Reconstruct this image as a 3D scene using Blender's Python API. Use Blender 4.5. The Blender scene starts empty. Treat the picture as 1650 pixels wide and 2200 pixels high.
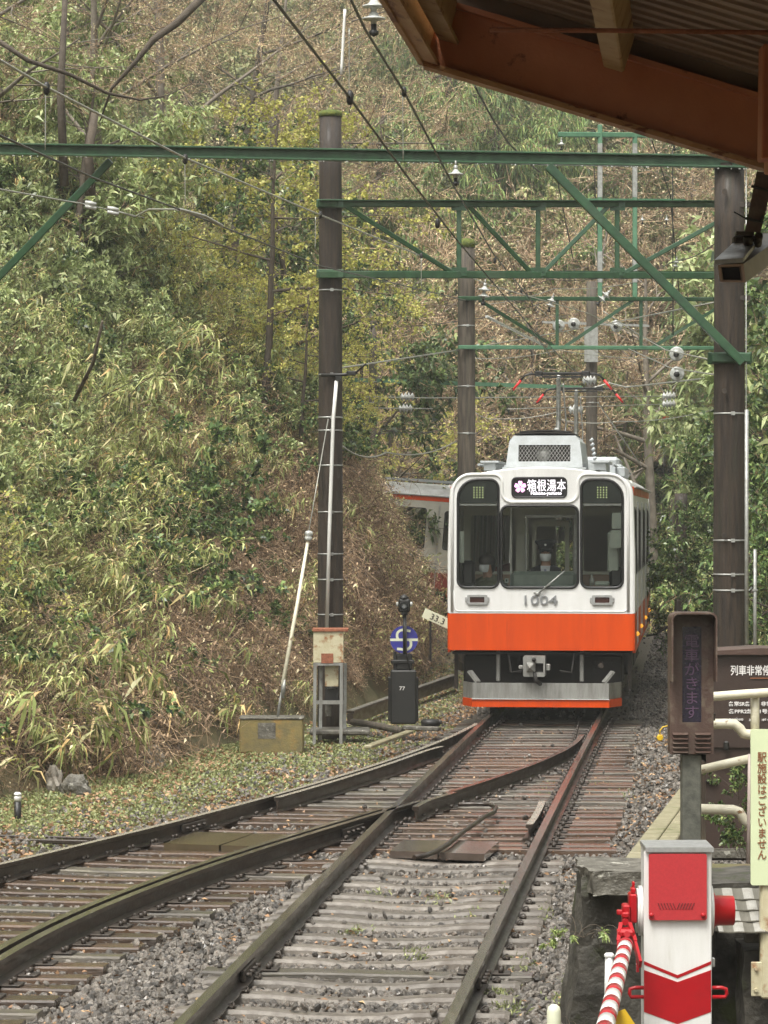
import bpy, math, random
import numpy as np
from mathutils import Vector, Matrix, geometry, noise
SC = bpy.context.scene
COL = SC.collection
R = math.radians
# ------------------------------------------------------------------ camera, sky, sun, exposure
F, H = 7000.0, 2.8                      # focal length in photo pixels, eye height over the rail heads
cam = bpy.data.cameras.new('camera'); camo = bpy.data.objects.new('camera', cam); COL.objects.link(camo)
camo.location = (0, 0, H); camo.rotation_euler = (R(90), 0, 0)
cam.sensor_fit = 'VERTICAL'; cam.sensor_height = 36; cam.lens = F/2200*36; cam.clip_end = 3000; cam.clip_start = .2
SC.camera = camo
W = bpy.data.worlds.new('World'); SC.world = W; W.use_nodes = True
nt = W.node_tree; bg = nt.nodes['Background']
sky = nt.nodes.new('ShaderNodeTexSky'); sky.sky_type = 'NISHITA'; sky.sun_disc = False
SUN_EL, SUN_AZ = 62, -150
sky.sun_elevation = R(SUN_EL); sky.sun_rotation = R(SUN_AZ); sky.dust_density = 6; sky.air_density = 1.2; sky.ozone_density = 1
hs = nt.nodes.new('ShaderNodeHueSaturation'); hs.inputs['Saturation'].default_value = .12   # cloud cover takes the blue out
nt.links.new(sky.outputs[0], hs.inputs['Color'])
tint = nt.nodes.new('ShaderNodeMix'); tint.data_type = 'RGBA'; tint.blend_type = 'MULTIPLY'; tint.inputs[0].default_value = 1
tint.inputs[7].default_value = (1.0, .99, .955, 1)
nt.links.new(hs.outputs[0], tint.inputs[6]); nt.links.new(tint.outputs[2], bg.inputs[0])
bg.inputs[1].default_value = .125
sun = bpy.data.lights.new('sun', 'SUN'); sun.energy = 1.5; sun.angle = R(18); sun.color = (1, .97, .9)
suno = bpy.data.objects.new('sun', sun); COL.objects.link(suno)
_az = R(SUN_AZ); _el = R(SUN_EL)
sd = Vector((math.sin(_az)*math.cos(_el), math.cos(_az)*math.cos(_el), math.sin(_el)))
suno.rotation_euler = sd.to_track_quat('Z', 'Y').to_euler()
SC.view_settings.view_transform = 'Standard'; SC.view_settings.look = 'None'; SC.view_settings.gamma = 1
SC.view_settings.exposure = 1.2
SC.view_settings.use_curve_mapping = False
SC.cycles.max_bounces = 6; SC.cycles.transparent_max_bounces = 12; SC.cycles.diffuse_bounces = 3; SC.cycles.glossy_bounces = 3
SC.cycles.use_denoising = True; SC.cycles.caustics_reflective = False; SC.cycles.caustics_refractive = False
SC.cycles.volume_bounces = 0

HAZE = .0009
# ------------------------------------------------------------------ helpers
def P(x, y, D): return Vector(((x-825)/F*D, D, H+(1100-y)/F*D))
def G(x, y, z=0.):
    D = F*(H-z)/(y-1100); return P(x, y, D)
def tag(o, label=None, cat=None, group=None, kind=None):
    if label: o['label'] = label
    if cat: o['category'] = cat
    if group: o['group'] = group
    if kind: o['kind'] = kind
    return o
def empty(name, loc=(0, 0, 0), rz=0, label=None, cat=None, group=None):
    o = bpy.data.objects.new(name, None); COL.objects.link(o); o.location = loc; o.rotation_euler = (0, 0, rz)
    o.empty_display_size = .1
    return tag(o, label, cat, group)
def link(name, me, parent=None, loc=None, rot=None, sc=None):
    o = bpy.data.objects.new(name, me); COL.objects.link(o); o.parent = parent
    if loc is not None: o.location = loc
    if rot is not None: o.rotation_euler = rot
    if sc is not None: o.scale = sc
    return o
def copy_tree(o, parent=None):
    c = o.copy(); COL.objects.link(c); c.parent = parent
    for ch in list(o.children): copy_tree(ch, c)
    return c

def frame(d, up=Vector((0, 0, 1))):
    d = Vector(d).normalized()
    if abs(d.dot(up)) > .99: up = Vector((0, 1, 0))
    s = d.cross(up).normalized(); u = s.cross(d).normalized()
    return s, u, d
class MB:
    def __init__(s): s.v = []; s.f = []; s.m = []; s.sm = []
    def add(s, vs, fs, mi=0, smooth=False):
        b = len(s.v); s.v += [tuple(v) for v in vs]
        for f in fs: s.f.append([i+b for i in f]); s.m.append(mi); s.sm.append(smooth)
        return s
    def box(s, c, size, rot=None, mi=0, bev=0.):
        c = Vector(c); hx, hy, hz = size[0]/2, size[1]/2, size[2]/2
        if bev <= 0:
            vs = [Vector((x, y, z)) for x in (-hx, hx) for y in (-hy, hy) for z in (-hz, hz)]
            fs = [(0, 1, 3, 2), (4, 6, 7, 5), (0, 4, 5, 1), (2, 3, 7, 6), (0, 2, 6, 4), (1, 5, 7, 3)]
        else:
            b = min(bev, hx*.9, hy*.9, hz*.9); vs = []; idx = {}
            for ix, sx in enumerate((-1, 1)):
                for iy, sy in enumerate((-1, 1)):
                    for iz, sz in enumerate((-1, 1)):
                        for k in range(3):
                            p = [sx*(hx-b), sy*(hy-b), sz*(hz-b)]; p[k] = (sx*hx, sy*hy, sz*hz)[k]
                            idx[(ix, iy, iz, k)] = len(vs); vs.append(Vector(p))
            I = idx; fs = []
            for a in (0, 1):
                q = [(a, 0, 0, 0), (a, 1, 0, 0), (a, 1, 1, 0), (a, 0, 1, 0)]; fs.append([I[t] for t in (q if a else q[::-1])])
                q = [(0, a, 0, 1), (1, a, 0, 1), (1, a, 1, 1), (0, a, 1, 1)]; fs.append([I[t] for t in (q[::-1] if a else q)])
                q = [(0, 0, a, 2), (1, 0, a, 2), (1, 1, a, 2), (0, 1, a, 2)]; fs.append([I[t] for t in (q if a else q[::-1])])
            for a in (0, 1):
                for b2 in (0, 1):
                    fs.append([I[(0, a, b2, 1)], I[(1, a, b2, 1)], I[(1, a, b2, 2)], I[(0, a, b2, 2)]])
                    fs.append([I[(a, 0, b2, 0)], I[(a, 1, b2, 0)], I[(a, 1, b2, 2)], I[(a, 0, b2, 2)]])
                    fs.append([I[(a, b2, 0, 0)], I[(a, b2, 1, 0)], I[(a, b2, 1, 1)], I[(a, b2, 0, 1)]])
                    for c2 in (0, 1): fs.append([I[(a, b2, c2, 0)], I[(a, b2, c2, 1)], I[(a, b2, c2, 2)]])
        if rot is not None: vs = [rot @ v for v in vs]
        return s.add([v+c for v in vs], fs, mi)
    def bar(s, p, q, w, h, up=Vector((0, 0, 1)), mi=0, bev=0.):
        p = Vector(p); q = Vector(q); sd_, u, d = frame(q-p, up)
        rot = Matrix((sd_, d, u)).transposed()
        return s.box((p+q)/2, (w, (q-p).length, h), rot, mi, bev)
    def tube(s, pts, r, n=8, mi=0, cap=True, smooth=True):
        pts = [Vector(p) for p in pts]; k = len(pts)
        rs = r if hasattr(r, '__len__') else [r]*k
        vs = []; pu = None
        for i, p in enumerate(pts):
            d = (pts[min(i+1, k-1)]-pts[max(i-1, 0)])
            if d.length < 1e-9: d = Vector((0, 0, 1))
            d.normalize()
            if pu is None: sd_, u, _ = frame(d)
            else:
                u = (pu - d*pu.dot(d)); u = u.normalized() if u.length > 1e-6 else frame(d)[1]
                sd_ = d.cross(u)
            pu = u
            for j in range(n):
                a = 2*math.pi*j/n; vs.append(p+(sd_*math.cos(a)+u*math.sin(a))*rs[i])
        fs = []
        for i in range(k-1):
            for j in range(n):
                a = i*n+j; b = i*n+(j+1) % n; fs.append((a, b, b+n, a+n))
        s.add(vs, fs, mi, smooth)
        if cap:
            b = len(s.v)-len(vs); s.f.append([b+j for j in range(n)][::-1]); s.m.append(mi); s.sm.append(False)
            s.f.append([b+(k-1)*n+j for j in range(n)]); s.m.append(mi); s.sm.append(False)
        return s
    def lathe(s, prof, o, ax=(0, 0, 1), n=16, mi=0, smooth=True):
        # prof: list of (radius, distance along axis)
        o = Vector(o); sd_, u, d = frame(ax); vs = []
        for r, t in prof:
            for j in range(n):
                a = 2*math.pi*j/n; vs.append(o+d*t+(sd_*math.cos(a)+u*math.sin(a))*max(r, 1e-4))
        fs = [(i*n+j, i*n+(j+1) % n, (i+1)*n+(j+1) % n, (i+1)*n+j) for i in range(len(prof)-1) for j in range(n)]
        s.add(vs, fs, mi, smooth); b = len(s.v)-len(vs)
        s.f.append([b+j for j in range(n)]); s.m.append(mi); s.sm.append(False)
        s.f.append([b+(len(prof)-1)*n+j for j in range(n)]); s.m.append(mi); s.sm.append(False)
        return s
    def plate(s, outer, holes, y0, y1, mi=0, mp=None, smi=None):
        # polygon with holes in (a,b) mapped by mp(a,b,t); t = y0..y1 thickness
        mp = mp or (lambda a, b, t: (a, t, b)); smi = mi if smi is None else smi
        loops = [outer]+list(holes)
        flat = [p for L in loops for p in L]
        tri = geometry.tessellate_polygon([[Vector((p[0], p[1], 0)) for p in L] for L in loops])
        n = len(flat)
        vs = [mp(a, b, y0) for a, b in flat]+[mp(a, b, y1) for a, b in flat]
        fs = [tuple(t) for t in tri]+[tuple(i+n for i in t[::-1]) for t in tri]
        s.add(vs, fs, mi)
        b0 = len(s.v)-len(vs); k = 0
        for L in loops:
            for i in range(len(L)):
                j = (i+1) % len(L); s.f.append([b0+k+i, b0+k+j, b0+n+k+j, b0+n+k+i]); s.m.append(smi); s.sm.append(False)
            k += len(L)
        return s
    def mesh(s, name, mats):
        me = bpy.data.meshes.new(name); me.from_pydata(s.v, [], s.f)
        for m in (mats if isinstance(mats, (list, tuple)) else [mats]): me.materials.append(m)
        me.polygons.foreach_set('material_index', s.m); me.polygons.foreach_set('use_smooth', s.sm)
        me.validate(); me.update()
        import bmesh
        bm = bmesh.new(); bm.from_mesh(me); bmesh.ops.recalc_face_normals(bm, faces=bm.faces); bm.to_mesh(me); bm.free()
        return me
    def build(s, name, mats, parent=None, loc=None, rot=None):
        return link(name, s.mesh(name, mats), parent, loc, rot)
def rrect(x0, x1, z0, z1, r, n=5, rs=None):
    # rounded rectangle, radii order: bl, br, tr, tl
    rs = rs or (r, r, r, r); out = []
    for (cx, cz, a0, q) in ((x0, z0, 180, rs[0]), (x1, z0, 270, rs[1]), (x1, z1, 0, rs[2]), (x0, z1, 90, rs[3])):
        ox = cx+q*(1 if cx == x0 else -1); oz = cz+q*(1 if cz == z0 else -1)
        for k in range(n+1):
            a = R(a0+90*k/n); out.append((ox+q*math.cos(a), oz+q*math.sin(a)))
    return out
def ring(mb, loop, y, r, n=6, mi=0, mp=None):
    mp = mp or (lambda a, b: (a, y, b))
    pts = [mp(a, b) for a, b in loop]; pts.append(pts[0]); return mb.tube(pts, r, n, mi, cap=False)
def text(name, body, size, mat, parent=None, loc=(0, 0, 0), rot=(R(90), 0, 0), depth=.002, fit=None, bold=0., width=None, vertical=False, lsp=1., align='CENTER'):
    c = bpy.data.curves.new(name, 'FONT'); c.body = '\n'.join(body) if vertical else body
    c.size = size; c.extrude = depth; c.align_x = align; c.offset = bold; c.space_line = lsp; c.resolution_u = 3
    t = bpy.data.objects.new(name, c); COL.objects.link(t)
    dg = bpy.context.evaluated_depsgraph_get(); me = bpy.data.meshes.new_from_object(t.evaluated_get(dg))
    bpy.data.objects.remove(t); me.name = name
    co = np.empty(len(me.vertices)*3); me.vertices.foreach_get('co', co); co = co.reshape(-1, 3)
    mn, mx = co.min(0), co.max(0)
    co[:, 1] -= (mn[1]+mx[1])/2
    if align == 'CENTER': co[:, 0] -= (mn[0]+mx[0])/2
    if fit: co[:, 0] *= fit[0]/(mx[0]-mn[0]); co[:, 1] *= fit[1]/(mx[1]-mn[1])
    me.vertices.foreach_set('co', co.ravel()); me.update()
    me.materials.clear(); me.materials.append(mat)
    me.polygons.foreach_set('material_index', [0]*len(me.polygons))
    return link(name, me, parent, loc, rot)

# ------------------------------------------------------------------ materials
def mat(name, c1, c2=None, scale=6., rough=.5, rough2=None, metal=0., bump=0., bscale=40., coat=0., lo=.35, hi=.65, detail=6.,
        vary=0., stretch=(1, 1, 1), spec=.5, c3=None, s3=1.5, l3=.55, h3=.7, emit=None, estr=1., trans=0., coords='Object'):
    m = bpy.data.materials.new(name); m.use_nodes = True; t = m.node_tree; N = t.nodes; L = t.links; b = N['Principled BSDF']
    b.inputs['Base Color'].default_value = (*c1, 1); b.inputs['Roughness'].default_value = rough; b.inputs['Metallic'].default_value = metal
    b.inputs['Coat Weight'].default_value = coat; b.inputs['Coat Roughness'].default_value = .12; b.inputs['Specular IOR Level'].default_value = spec
    tc = N.new('ShaderNodeTexCoord'); mp = N.new('ShaderNodeMapping'); mp.inputs['Scale'].default_value = stretch
    L.new(tc.outputs[coords], mp.inputs[0]); vec = mp.outputs[0]
    def nz(sc, d=detail):
        n = N.new('ShaderNodeTexNoise'); n.inputs['Scale'].default_value = sc; n.inputs['Detail'].default_value = d
        n.inputs['Roughness'].default_value = .62; L.new(vec, n.inputs['Vector']); return n
    def mr(src, a, c, x=0., y=1.):
        q = N.new('ShaderNodeMapRange'); q.inputs[1].default_value = a; q.inputs[2].default_value = c
        q.inputs[3].default_value = x; q.inputs[4].default_value = y; L.new(src, q.inputs[0]); return q.outputs[0]
    def mix(f, a, bb, mode='MIX'):
        q = N.new('ShaderNodeMix'); q.data_type = 'RGBA'; q.blend_type = mode
        for i, v in ((0, f), (6, a), (7, bb)):
            if hasattr(v, 'is_linked') or hasattr(v, 'links'): L.new(v, q.inputs[i])
            elif i == 0: q.inputs[0].default_value = v
            else: q.inputs[i].default_value = (*v, 1)
        return q.outputs[2]
    col = None
    if c2 is not None:
        n1 = nz(scale); fac = mr(n1.outputs[0], lo, hi); col = mix(fac, c1, c2)
        if rough2 is not None:
            L.new(mr(n1.outputs[0], lo, hi, rough, rough2), b.inputs['Roughness'])
    if c3 is not None:
        n3 = nz(s3); col = mix(mr(n3.outputs[0], l3, h3), col if col is not None else c1, c3)
    if vary:
        oi = N.new('ShaderNodeObjectInfo'); v = mr(oi.outputs['Random'], 0, 1, 1-vary, 1+vary)
        cv = N.new('ShaderNodeCombineColor'); [L.new(v, cv.inputs[i]) for i in range(3)]
        col = mix(1., col if col is not None else c1, cv.outputs[0], 'MULTIPLY')
    if col is not None: L.new(col, b.inputs['Base Color'])
    if bump:
        nb = nz(bscale, 4); bp = N.new('ShaderNodeBump'); bp.inputs['Strength'].default_value = bump; bp.inputs['Distance'].default_value = .02
        L.new(nb.outputs[0], bp.inputs['Height']); L.new(bp.outputs[0], b.inputs['Normal'])
    if emit: b.inputs['Emission Color'].default_value = (*emit, 1); b.inputs['Emission Strength'].default_value = estr
    if trans: b.inputs['Transmission Weight'].default_value = trans
    return m
def leafmat(name, pal, rough=.35, tr=.25, vary=.12, spec=.5):
    m = bpy.data.materials.new(name); m.use_nodes = True; t = m.node_tree; N = t.nodes; L = t.links; b = N['Principled BSDF']; out = N['Material Output']
    at = N.new('ShaderNodeAttribute'); at.attribute_name = 'lv'
    cr = N.new('ShaderNodeValToRGB'); e = cr.color_ramp.elements
    for i, (p, c) in enumerate(pal):
        el = e[i] if i < 2 else e.new(p)
        l_ = sum(c)/3; el.position = p; el.color = (*[min(.8, (q*.80+l_*.20)*w_) for q, w_ in zip(c, (1.58, 1.50, 1.42))], 1)
    L.new(at.outputs['Fac'], cr.inputs[0])
    oi = N.new('ShaderNodeObjectInfo'); mr = N.new('ShaderNodeMapRange'); mr.inputs[3].default_value = 1-vary*1.6; mr.inputs[4].default_value = 1+vary
    L.new(oi.outputs['Random'], mr.inputs[0])
    cc = N.new('ShaderNodeCombineColor'); [L.new(mr.outputs[0], cc.inputs[i]) for i in range(3)]
    mx = N.new('ShaderNodeMix'); mx.data_type = 'RGBA'; mx.blend_type = 'MULTIPLY'; mx.inputs[0].default_value = 1
    L.new(cr.outputs[0], mx.inputs[6]); L.new(cc.outputs[0], mx.inputs[7]); L.new(mx.outputs[2], b.inputs['Base Color'])
    b.inputs['Roughness'].default_value = rough; b.inputs['Specular IOR Level'].default_value = spec
    if tr:
        tl = N.new('ShaderNodeBsdfTranslucent'); L.new(mx.outputs[2], tl.inputs[0]); ms = N.new('ShaderNodeMixShader'); ms.inputs[0].default_value = tr
        L.new(b.outputs[0], ms.inputs[1]); L.new(tl.outputs[0], ms.inputs[2]); L.new(ms.outputs[0], out.inputs[0])
    return m
def glass(name, tint=(.75, .8, .76), rough=.03, refl=1.45):
    m = bpy.data.materials.new(name); m.use_nodes = True; t = m.node_tree; N = t.nodes; L = t.links; N.remove(N['Principled BSDF'])
    tr = N.new('ShaderNodeBsdfTransparent'); tr.inputs[0].default_value = (*tint, 1)
    gl = N.new('ShaderNodeBsdfGlossy'); gl.inputs['Roughness'].default_value = rough; gl.inputs[0].default_value = (.9, .95, .93, 1)
    fr = N.new('ShaderNodeFresnel'); fr.inputs[0].default_value = refl; ms = N.new('ShaderNodeMixShader')
    L.new(fr.outputs[0], ms.inputs[0]); L.new(tr.outputs[0], ms.inputs[1]); L.new(gl.outputs[0], ms.inputs[2]); L.new(ms.outputs[0], N['Material Output'].inputs[0])
    return m
M = {}
M['rail'] = mat('rail_steel', (.016, .011, .008), (.04, .027, .018), 14, .32, .5, .25, .25, 60, coat=.35, stretch=(1, .15, 1))
M['railtop'] = mat('rail_head_wet', (.12, .108, .088), (.25, .23, .19), 9, .12, .26, .7, .12, 60, coat=.5, stretch=(3, .12, 1))
M['railshine'] = mat('rail_head_worn', (.52, .48, .40), (.38, .34, .28), 9, .2, .34, .5, .08, 60, stretch=(3, .12, 1))
M['conc'] = mat('sleeper_concrete', (.165, .145, .12), (.085, .07, .055), 9, .4, .58, 0, .35, 60, coat=.12, vary=.22, c3=(.07, .055, .04), s3=3)
M['timber'] = mat('sleeper_timber_wet', (.10, .055, .028), (.035, .023, .015), 5, .2, .36, 0, .45, 30, coat=.55, vary=.35, stretch=(.5, 6, 6), c3=(.17, .085, .04), s3=1.2)
M['timbergrey'] = mat('sleeper_timber_grey', (.16, .14, .11), (.06, .05, .038), 5, .25, .4, 0, .5, 30, coat=.45, vary=.3, stretch=(.5, 6, 6), c3=(.10, .09, .03), s3=2)
M['iron'] = mat('fastening_iron', (.022, .018, .015), (.055, .04, .028), 30, .4, .6, .2, .3, 80, coat=.1)
M['stone'] = mat('ballast_stone', (.19, .172, .148), (.05, .042, .034), 7, .38, .6, 0, .4, 30, coat=.25, vary=.72, c3=(.10, .06, .038), s3=2.)
M['ballast'] = mat('ballast_bed', (.05, .038, .028), (.13, .11, .086), 26, .45, .65, 0, 1., 26, coat=.1, c3=(.05, .035, .022), s3=2, lo=.45, hi=.6)
M['soil'] = mat('verge_soil', (.12, .085, .045), (.085, .10, .03), 3, .7, .8, 0, .9, 22, c3=(.16, .09, .045), s3=1.5)
M['floor'] = mat('slope_soil', (.11, .085, .04), (.075, .075, .03), 1.5, .9, None, 0, .8, 6, c3=(.16, .12, .06), s3=.8)
M['pole'] = mat('pole_dark', (.014, .009, .006), (.056, .038, .024), 6, .5, .75, 0, .8, 30, coat=.05, stretch=(5, 5, .35), c3=(.022, .022, .012), s3=1.6, lo=.38, hi=.7)
M['polegrey'] = mat('pole_weathered', (.035, .027, .02), (.12, .098, .072), 6, .6, .8, 0, .7, 30, stretch=(5, 5, .35), c3=(.06, .065, .03), s3=1.5)
M['green'] = mat('gantry_green', (.028, .085, .036), (.016, .048, .022), 8, .34, .5, .1, .15, 50, coat=.25, c3=(.05, .09, .05), s3=1.4)
M['greenpale'] = mat('gantry_green_faded', (.10, .22, .13), (.06, .16, .09), 6, .4, .6)
M['galv'] = mat('galvanised_steel', (.42, .43, .41), (.26, .26, .24), 12, .35, .55, .5, .1, 40)
M['moss'] = mat('moss_cap', (.06, .09, .02), (.14, .16, .03), 20, .95, None, 0, .9, 50)
M['wire'] = mat('cable_black', (.035, .035, .03), None, rough=.45, metal=.3)
M['wirelight'] = mat('wire_light', (.34, .34, .3), None, rough=.4, metal=.5)
M['porcelain'] = mat('porcelain_white', (.50, .52, .50), (.28, .28, .25), 15, .18, .3, coat=.4)
M['dark'] = mat('black_fittings', (.009, .009, .008), (.016, .015, .013), 12, .4, .55, 0, .1, 40)
M['under'] = mat('underframe_black', (.014, .013, .012), (.028, .024, .02), 8, .6, .8, 0, .2, 30)
M['white'] = mat('train_white', (.79, .79, .775), (.71, .71, .69), 2.2, .3, .45, coat=.2, stretch=(3, 1, .35), bump=.03, c3=(.50, .48, .43), s3=4, l3=.6, h3=.85)
M['orange'] = mat('train_vermilion', (.66, .068, .001), (.56, .055, .001), 2.2, .3, .45, spec=.3, coat=.12, stretch=(3, 1, .35), bump=.03, c3=(.42, .04, .006), s3=4, l3=.6, h3=.85)
M['roof'] = mat('train_roof', (.52, .53, .52), (.36, .36, .34), 5, .4, .55)
M['acgrey'] = mat('aircon_grey', (.42, .45, .46), (.33, .35, .35), 6, .35, .5)
M['skirt'] = mat('skirt_grey', (.30, .30, .28), (.16, .155, .14), 4, .35, .5, .2, stretch=(3, 1, .5), lo=.4, hi=.7)
M['gasket'] = mat('rubber_black', (.013, .013, .013), None, rough=.35)
M['silver'] = mat('silver_trim', (.55, .56, .55), (.42, .42, .41), 20, .3, .4, .7)
M['numeral'] = mat('silver_numerals', (.33, .34, .35), None, rough=.35, metal=.5)
M['inner'] = mat('cab_interior', (.86, .87, .76), (.80, .81, .70), 2, .5, .6)
M['innerwarm'] = mat('saloon_panel_brown', (.45, .30, .2), (.36, .24, .16), 3, .5)
M['console'] = mat('driver_desk', (.26, .32, .28), (.22, .27, .24), 10, .4)
M['darkpanel'] = mat('cab_panel_dark', (.025, .035, .03), (.035, .045, .038), 3, .35)
M['seat'] = mat('seat_red', (.30, .05, .04), (.22, .04, .03), 20, .8)
M['glass'] = glass('window_glass', (.97, .98, .96), .02, 1.5)
M['glassside'] = glass('side_glass', (.92, .95, .92), .03, 1.5)
M['lens'] = mat('lamp_lens_dark', (.05, .015, .01), None, rough=.08, coat=1)
M['amber'] = mat('amber_lamp', (.75, .38, .03), None, rough=.2, emit=(1, .45, .05), estr=.35)
M['ledwhite'] = mat('led_white', (.8, .8, .8), None, emit=(1, .9, 1), estr=.75)
M['ledpink'] = mat('led_pink', (.8, .4, .7), None, emit=(1, .42, .85), estr=.75)
M['leddot'] = mat('led_green_dots', (.5, .6, .3), None, emit=(.75, .85, .4), estr=.28)
M['paper'] = mat('notice_paper', (.55, .62, .54), (.5, .56, .5), 8, .6)
M['skin'] = mat('skin', (.45, .26, .18), (.40, .22, .15), 20, .5)
M['hair'] = mat('hair_black', (.014, .012, .010), (.03, .025, .02), 40, .4)
M['navy'] = mat('uniform_navy', (.014, .016, .024), (.02, .022, .03), 60, .8, bump=.1, bscale=200)
M['shirt'] = mat('shirt_white', (.62, .64, .68), (.55, .57, .62), 30, .7)
M['tie'] = mat('tie_blue', (.14, .16, .26), (.20, .22, .33), 60, .6)
M['mask'] = mat('face_mask', (.84, .87, .9), (.78, .82, .86), 30, .8)
M['khaki'] = mat('coat_olive', (.12, .13, .08), (.17, .18, .12), 18, .85)
M['cream'] = mat('cream_paint_rusty', (.56, .52, .36), (.47, .42, .27), 9, .42, .6, 0, .15, 40, coat=.15, c3=(.27, .11, .035), s3=7, l3=.52, h3=.64)
M['pipe'] = mat('handrail_cream', (.70, .67, .53), (.60, .56, .42), 12, .38, .5, 0, .1, 40, coat=.2, c3=(.22, .12, .05), s3=11, l3=.62, h3=.68)
M['brown'] = mat('cabinet_brown', (.045, .028, .022), (.036, .023, .018), 6, .42, .55, 0, .1, 60, coat=.1)
M['sign_brown'] = mat('signal_box_brown', (.070, .040, .030), (.12, .09, .065), 8, .5, .7, 0, .3, 40, lo=.5, hi=.62, c3=(.034, .024, .018), s3=2)
M['ledpanel'] = mat('led_panel_off', (.012, .010, .022), (.02, .015, .035), 60, .25, coat=.5)
M['ledchar'] = mat('led_characters_unlit', (.10, .055, .10), None, rough=.4)
M['graypost'] = mat('post_grey_speckled', (.055, .057, .047), (.11, .11, .09), 16, .5, .6, 0, .2, 60, coat=.1)
M['red'] = mat('barrier_red', (.38, .005, .010), (.31, .004, .008), 4, .3, .42, coat=.2, spec=.35, c3=(.27, .01, .012), s3=6, l3=.58, h3=.8)
M['redmatte'] = mat('hatch_red', (.44, .03, .035), (.38, .025, .03), 90, .42, .5, 0, .1, 200)
M['bwhite'] = mat('barrier_white', (.70, .70, .68), (.62, .62, .59), 5, .35, .45, coat=.2, stretch=(3, 3, .5), c3=(.5, .49, .44), s3=5, l3=.6, h3=.8)
M['signgreen'] = mat('sign_board_pale', (.60, .67, .43), (.56, .62, .40), 4, .4, coat=.15)
M['lettering'] = mat('lettering_brown', (.22, .085, .035), None, rough=.5)
M['letterwhite'] = mat('lettering_white', (.74, .72, .70), None, rough=.5)
M['lettergrey'] = mat('lettering_grey', (.38, .40, .48), None, rough=.5)
M['blue'] = mat('disc_blue', (.035, .035, .26), (.03, .03, .21), 10, .35, coat=.2)
M['discwhite'] = mat('disc_cream', (.62, .64, .48), None, rough=.45)
M['yellowconc'] = mat('block_yellowed', (.22, .17, .055), (.13, .11, .05), 6, .6, .7, 0, .3, 40, c3=(.34, .19, .04), s3=2)
M['mosswall'] = mat('wall_mossy', (.07, .064, .052), (.022, .02, .015), 7, .6, .8, 0, 1., 14, c3=(.038, .045, .012), s3=3.5, l3=.55, h3=.66)
M['slab'] = mat('slab_lichen', (.15, .14, .115), (.05, .045, .034), 9, .5, .7, 0, .7, 30, c3=(.35, .34, .29), s3=14, l3=.6, h3=.66)
M['path'] = mat('path_slab_cream', (.30, .27, .17), (.22, .20, .12), 7, .45, .6, 0, .3, 50, coat=.15, c3=(.14, .14, .06), s3=3)
M['rock'] = mat('rock_grey', (.13, .11, .085), (.25, .23, .19), 6, .55, .7, 0, .8, 14, coat=.15)
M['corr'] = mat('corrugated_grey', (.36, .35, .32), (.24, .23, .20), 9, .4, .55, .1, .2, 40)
M['beamred'] = mat('canopy_beam_red', (.50, .19, .09), (.42, .14, .065), 4, .5, .6, 0, .1, 60, c3=(.12, .04, .02), s3=9, l3=.62, h3=.7)
M['beamtan'] = mat('canopy_trim_tan', (.42, .24, .11), (.34, .17, .07), 10, .5, .6, 0, .2, 50, stretch=(1, .3, 3), c3=(.16, .05, .02), s3=9, l3=.56, h3=.62)
M['tanpaint'] = mat('canopy_purlin_ochre', (.42, .29, .13), (.33, .21, .09), 6, .5, .6, c3=(.20, .09, .04), s3=12, l3=.6, h3=.66)
M['deck'] = mat('canopy_deck', (.27, .19, .13), (.19, .13, .09), 5, .6, .7, 0, .2, 60, stretch=(.4, 5, 1))
M['corrshadedirt'] = mat('corrugated_shade_dirt', (.14, .13, .105), (.09, .085, .065), 9, .5)  # rib shading put into the colour of valleys and edges, with dirt
M['shadedred'] = mat('train_red_shaded', (.22, .028, .018), (.17, .022, .015), 4, .35, .5)  # rear car's red, darkened in colour for the shade it stands in
M['shadedcream'] = mat('train_cream_shaded', (.50, .48, .41), (.42, .40, .34), 4, .35, .5)  # rear car's white, likewise toned down to look shaded
M['rust'] = mat('rusty_rod', (.34, .12, .06), (.20, .07, .035), 30, .7, .8, 0, .4, 90)
M['cctv'] = mat('camera_housing', (.36, .34, .30), (.28, .26, .22), 8, .4, .5)
M['cctvfront'] = mat('camera_front_rim', (.40, .29, .23), None, rough=.5)
M['yellow'] = mat('yellow_tag', (.65, .42, .02), None, rough=.45)
M['bark'] = mat('bark_brown', (.055, .042, .03), (.10, .08, .058), 9, .8, .9, 0, .6, 20, vary=.2)
M['barkpale'] = mat('bark_pale', (.20, .175, .14), (.11, .09, .07), 7, .8, .9, 0, .4, 20, vary=.2)
M['markerblack'] = M['dark']
# ------------------------------------------------------------------ track geometry traced on the rail-head plane
def fit(pts, deg):
    q = np.array([[G(x, y).y, G(x, y).x] for x, y in pts]); c = np.polyfit(q[:, 0], q[:, 1], deg); d0, d1 = q[:, 0].min(), q[:, 0].max()
    dc = np.polyder(c)
    def f(D):
        if D < d0: return float(np.polyval(c, d0)+np.polyval(dc, d0)*(D-d0))
        if D > d1: return float(np.polyval(c, d1)+np.polyval(dc, d1)*(D-d1))
        return float(np.polyval(c, D))
    return f
L1 = fit([(388, 2200), (424, 2164), (521, 2055), (594, 1982), (686, 1887), (778, 1800), (818, 1760), (857, 1726), (903, 1680), (951, 1634), (1000, 1583), (1030, 1556)], 2)
R1 = fit([(964, 2193), (1002, 2114), (1034.5, 2054), (1062, 2002), (1089, 1931), (1111, 1890), (1130, 1849), (1152, 1805), (1173, 1769), (1192, 1725.5), (1221.5, 1670), (1241, 1631), (1258, 1602), (1270, 1573)], 2)
L2 = fit([(0, 1859), (121, 1824), (242, 1794), (379, 1764), (500, 1733), (600, 1708), (697, 1675.5), (794, 1644), (891, 1615), (964, 1583), (1000, 1566), (1035, 1549)], 3)
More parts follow.
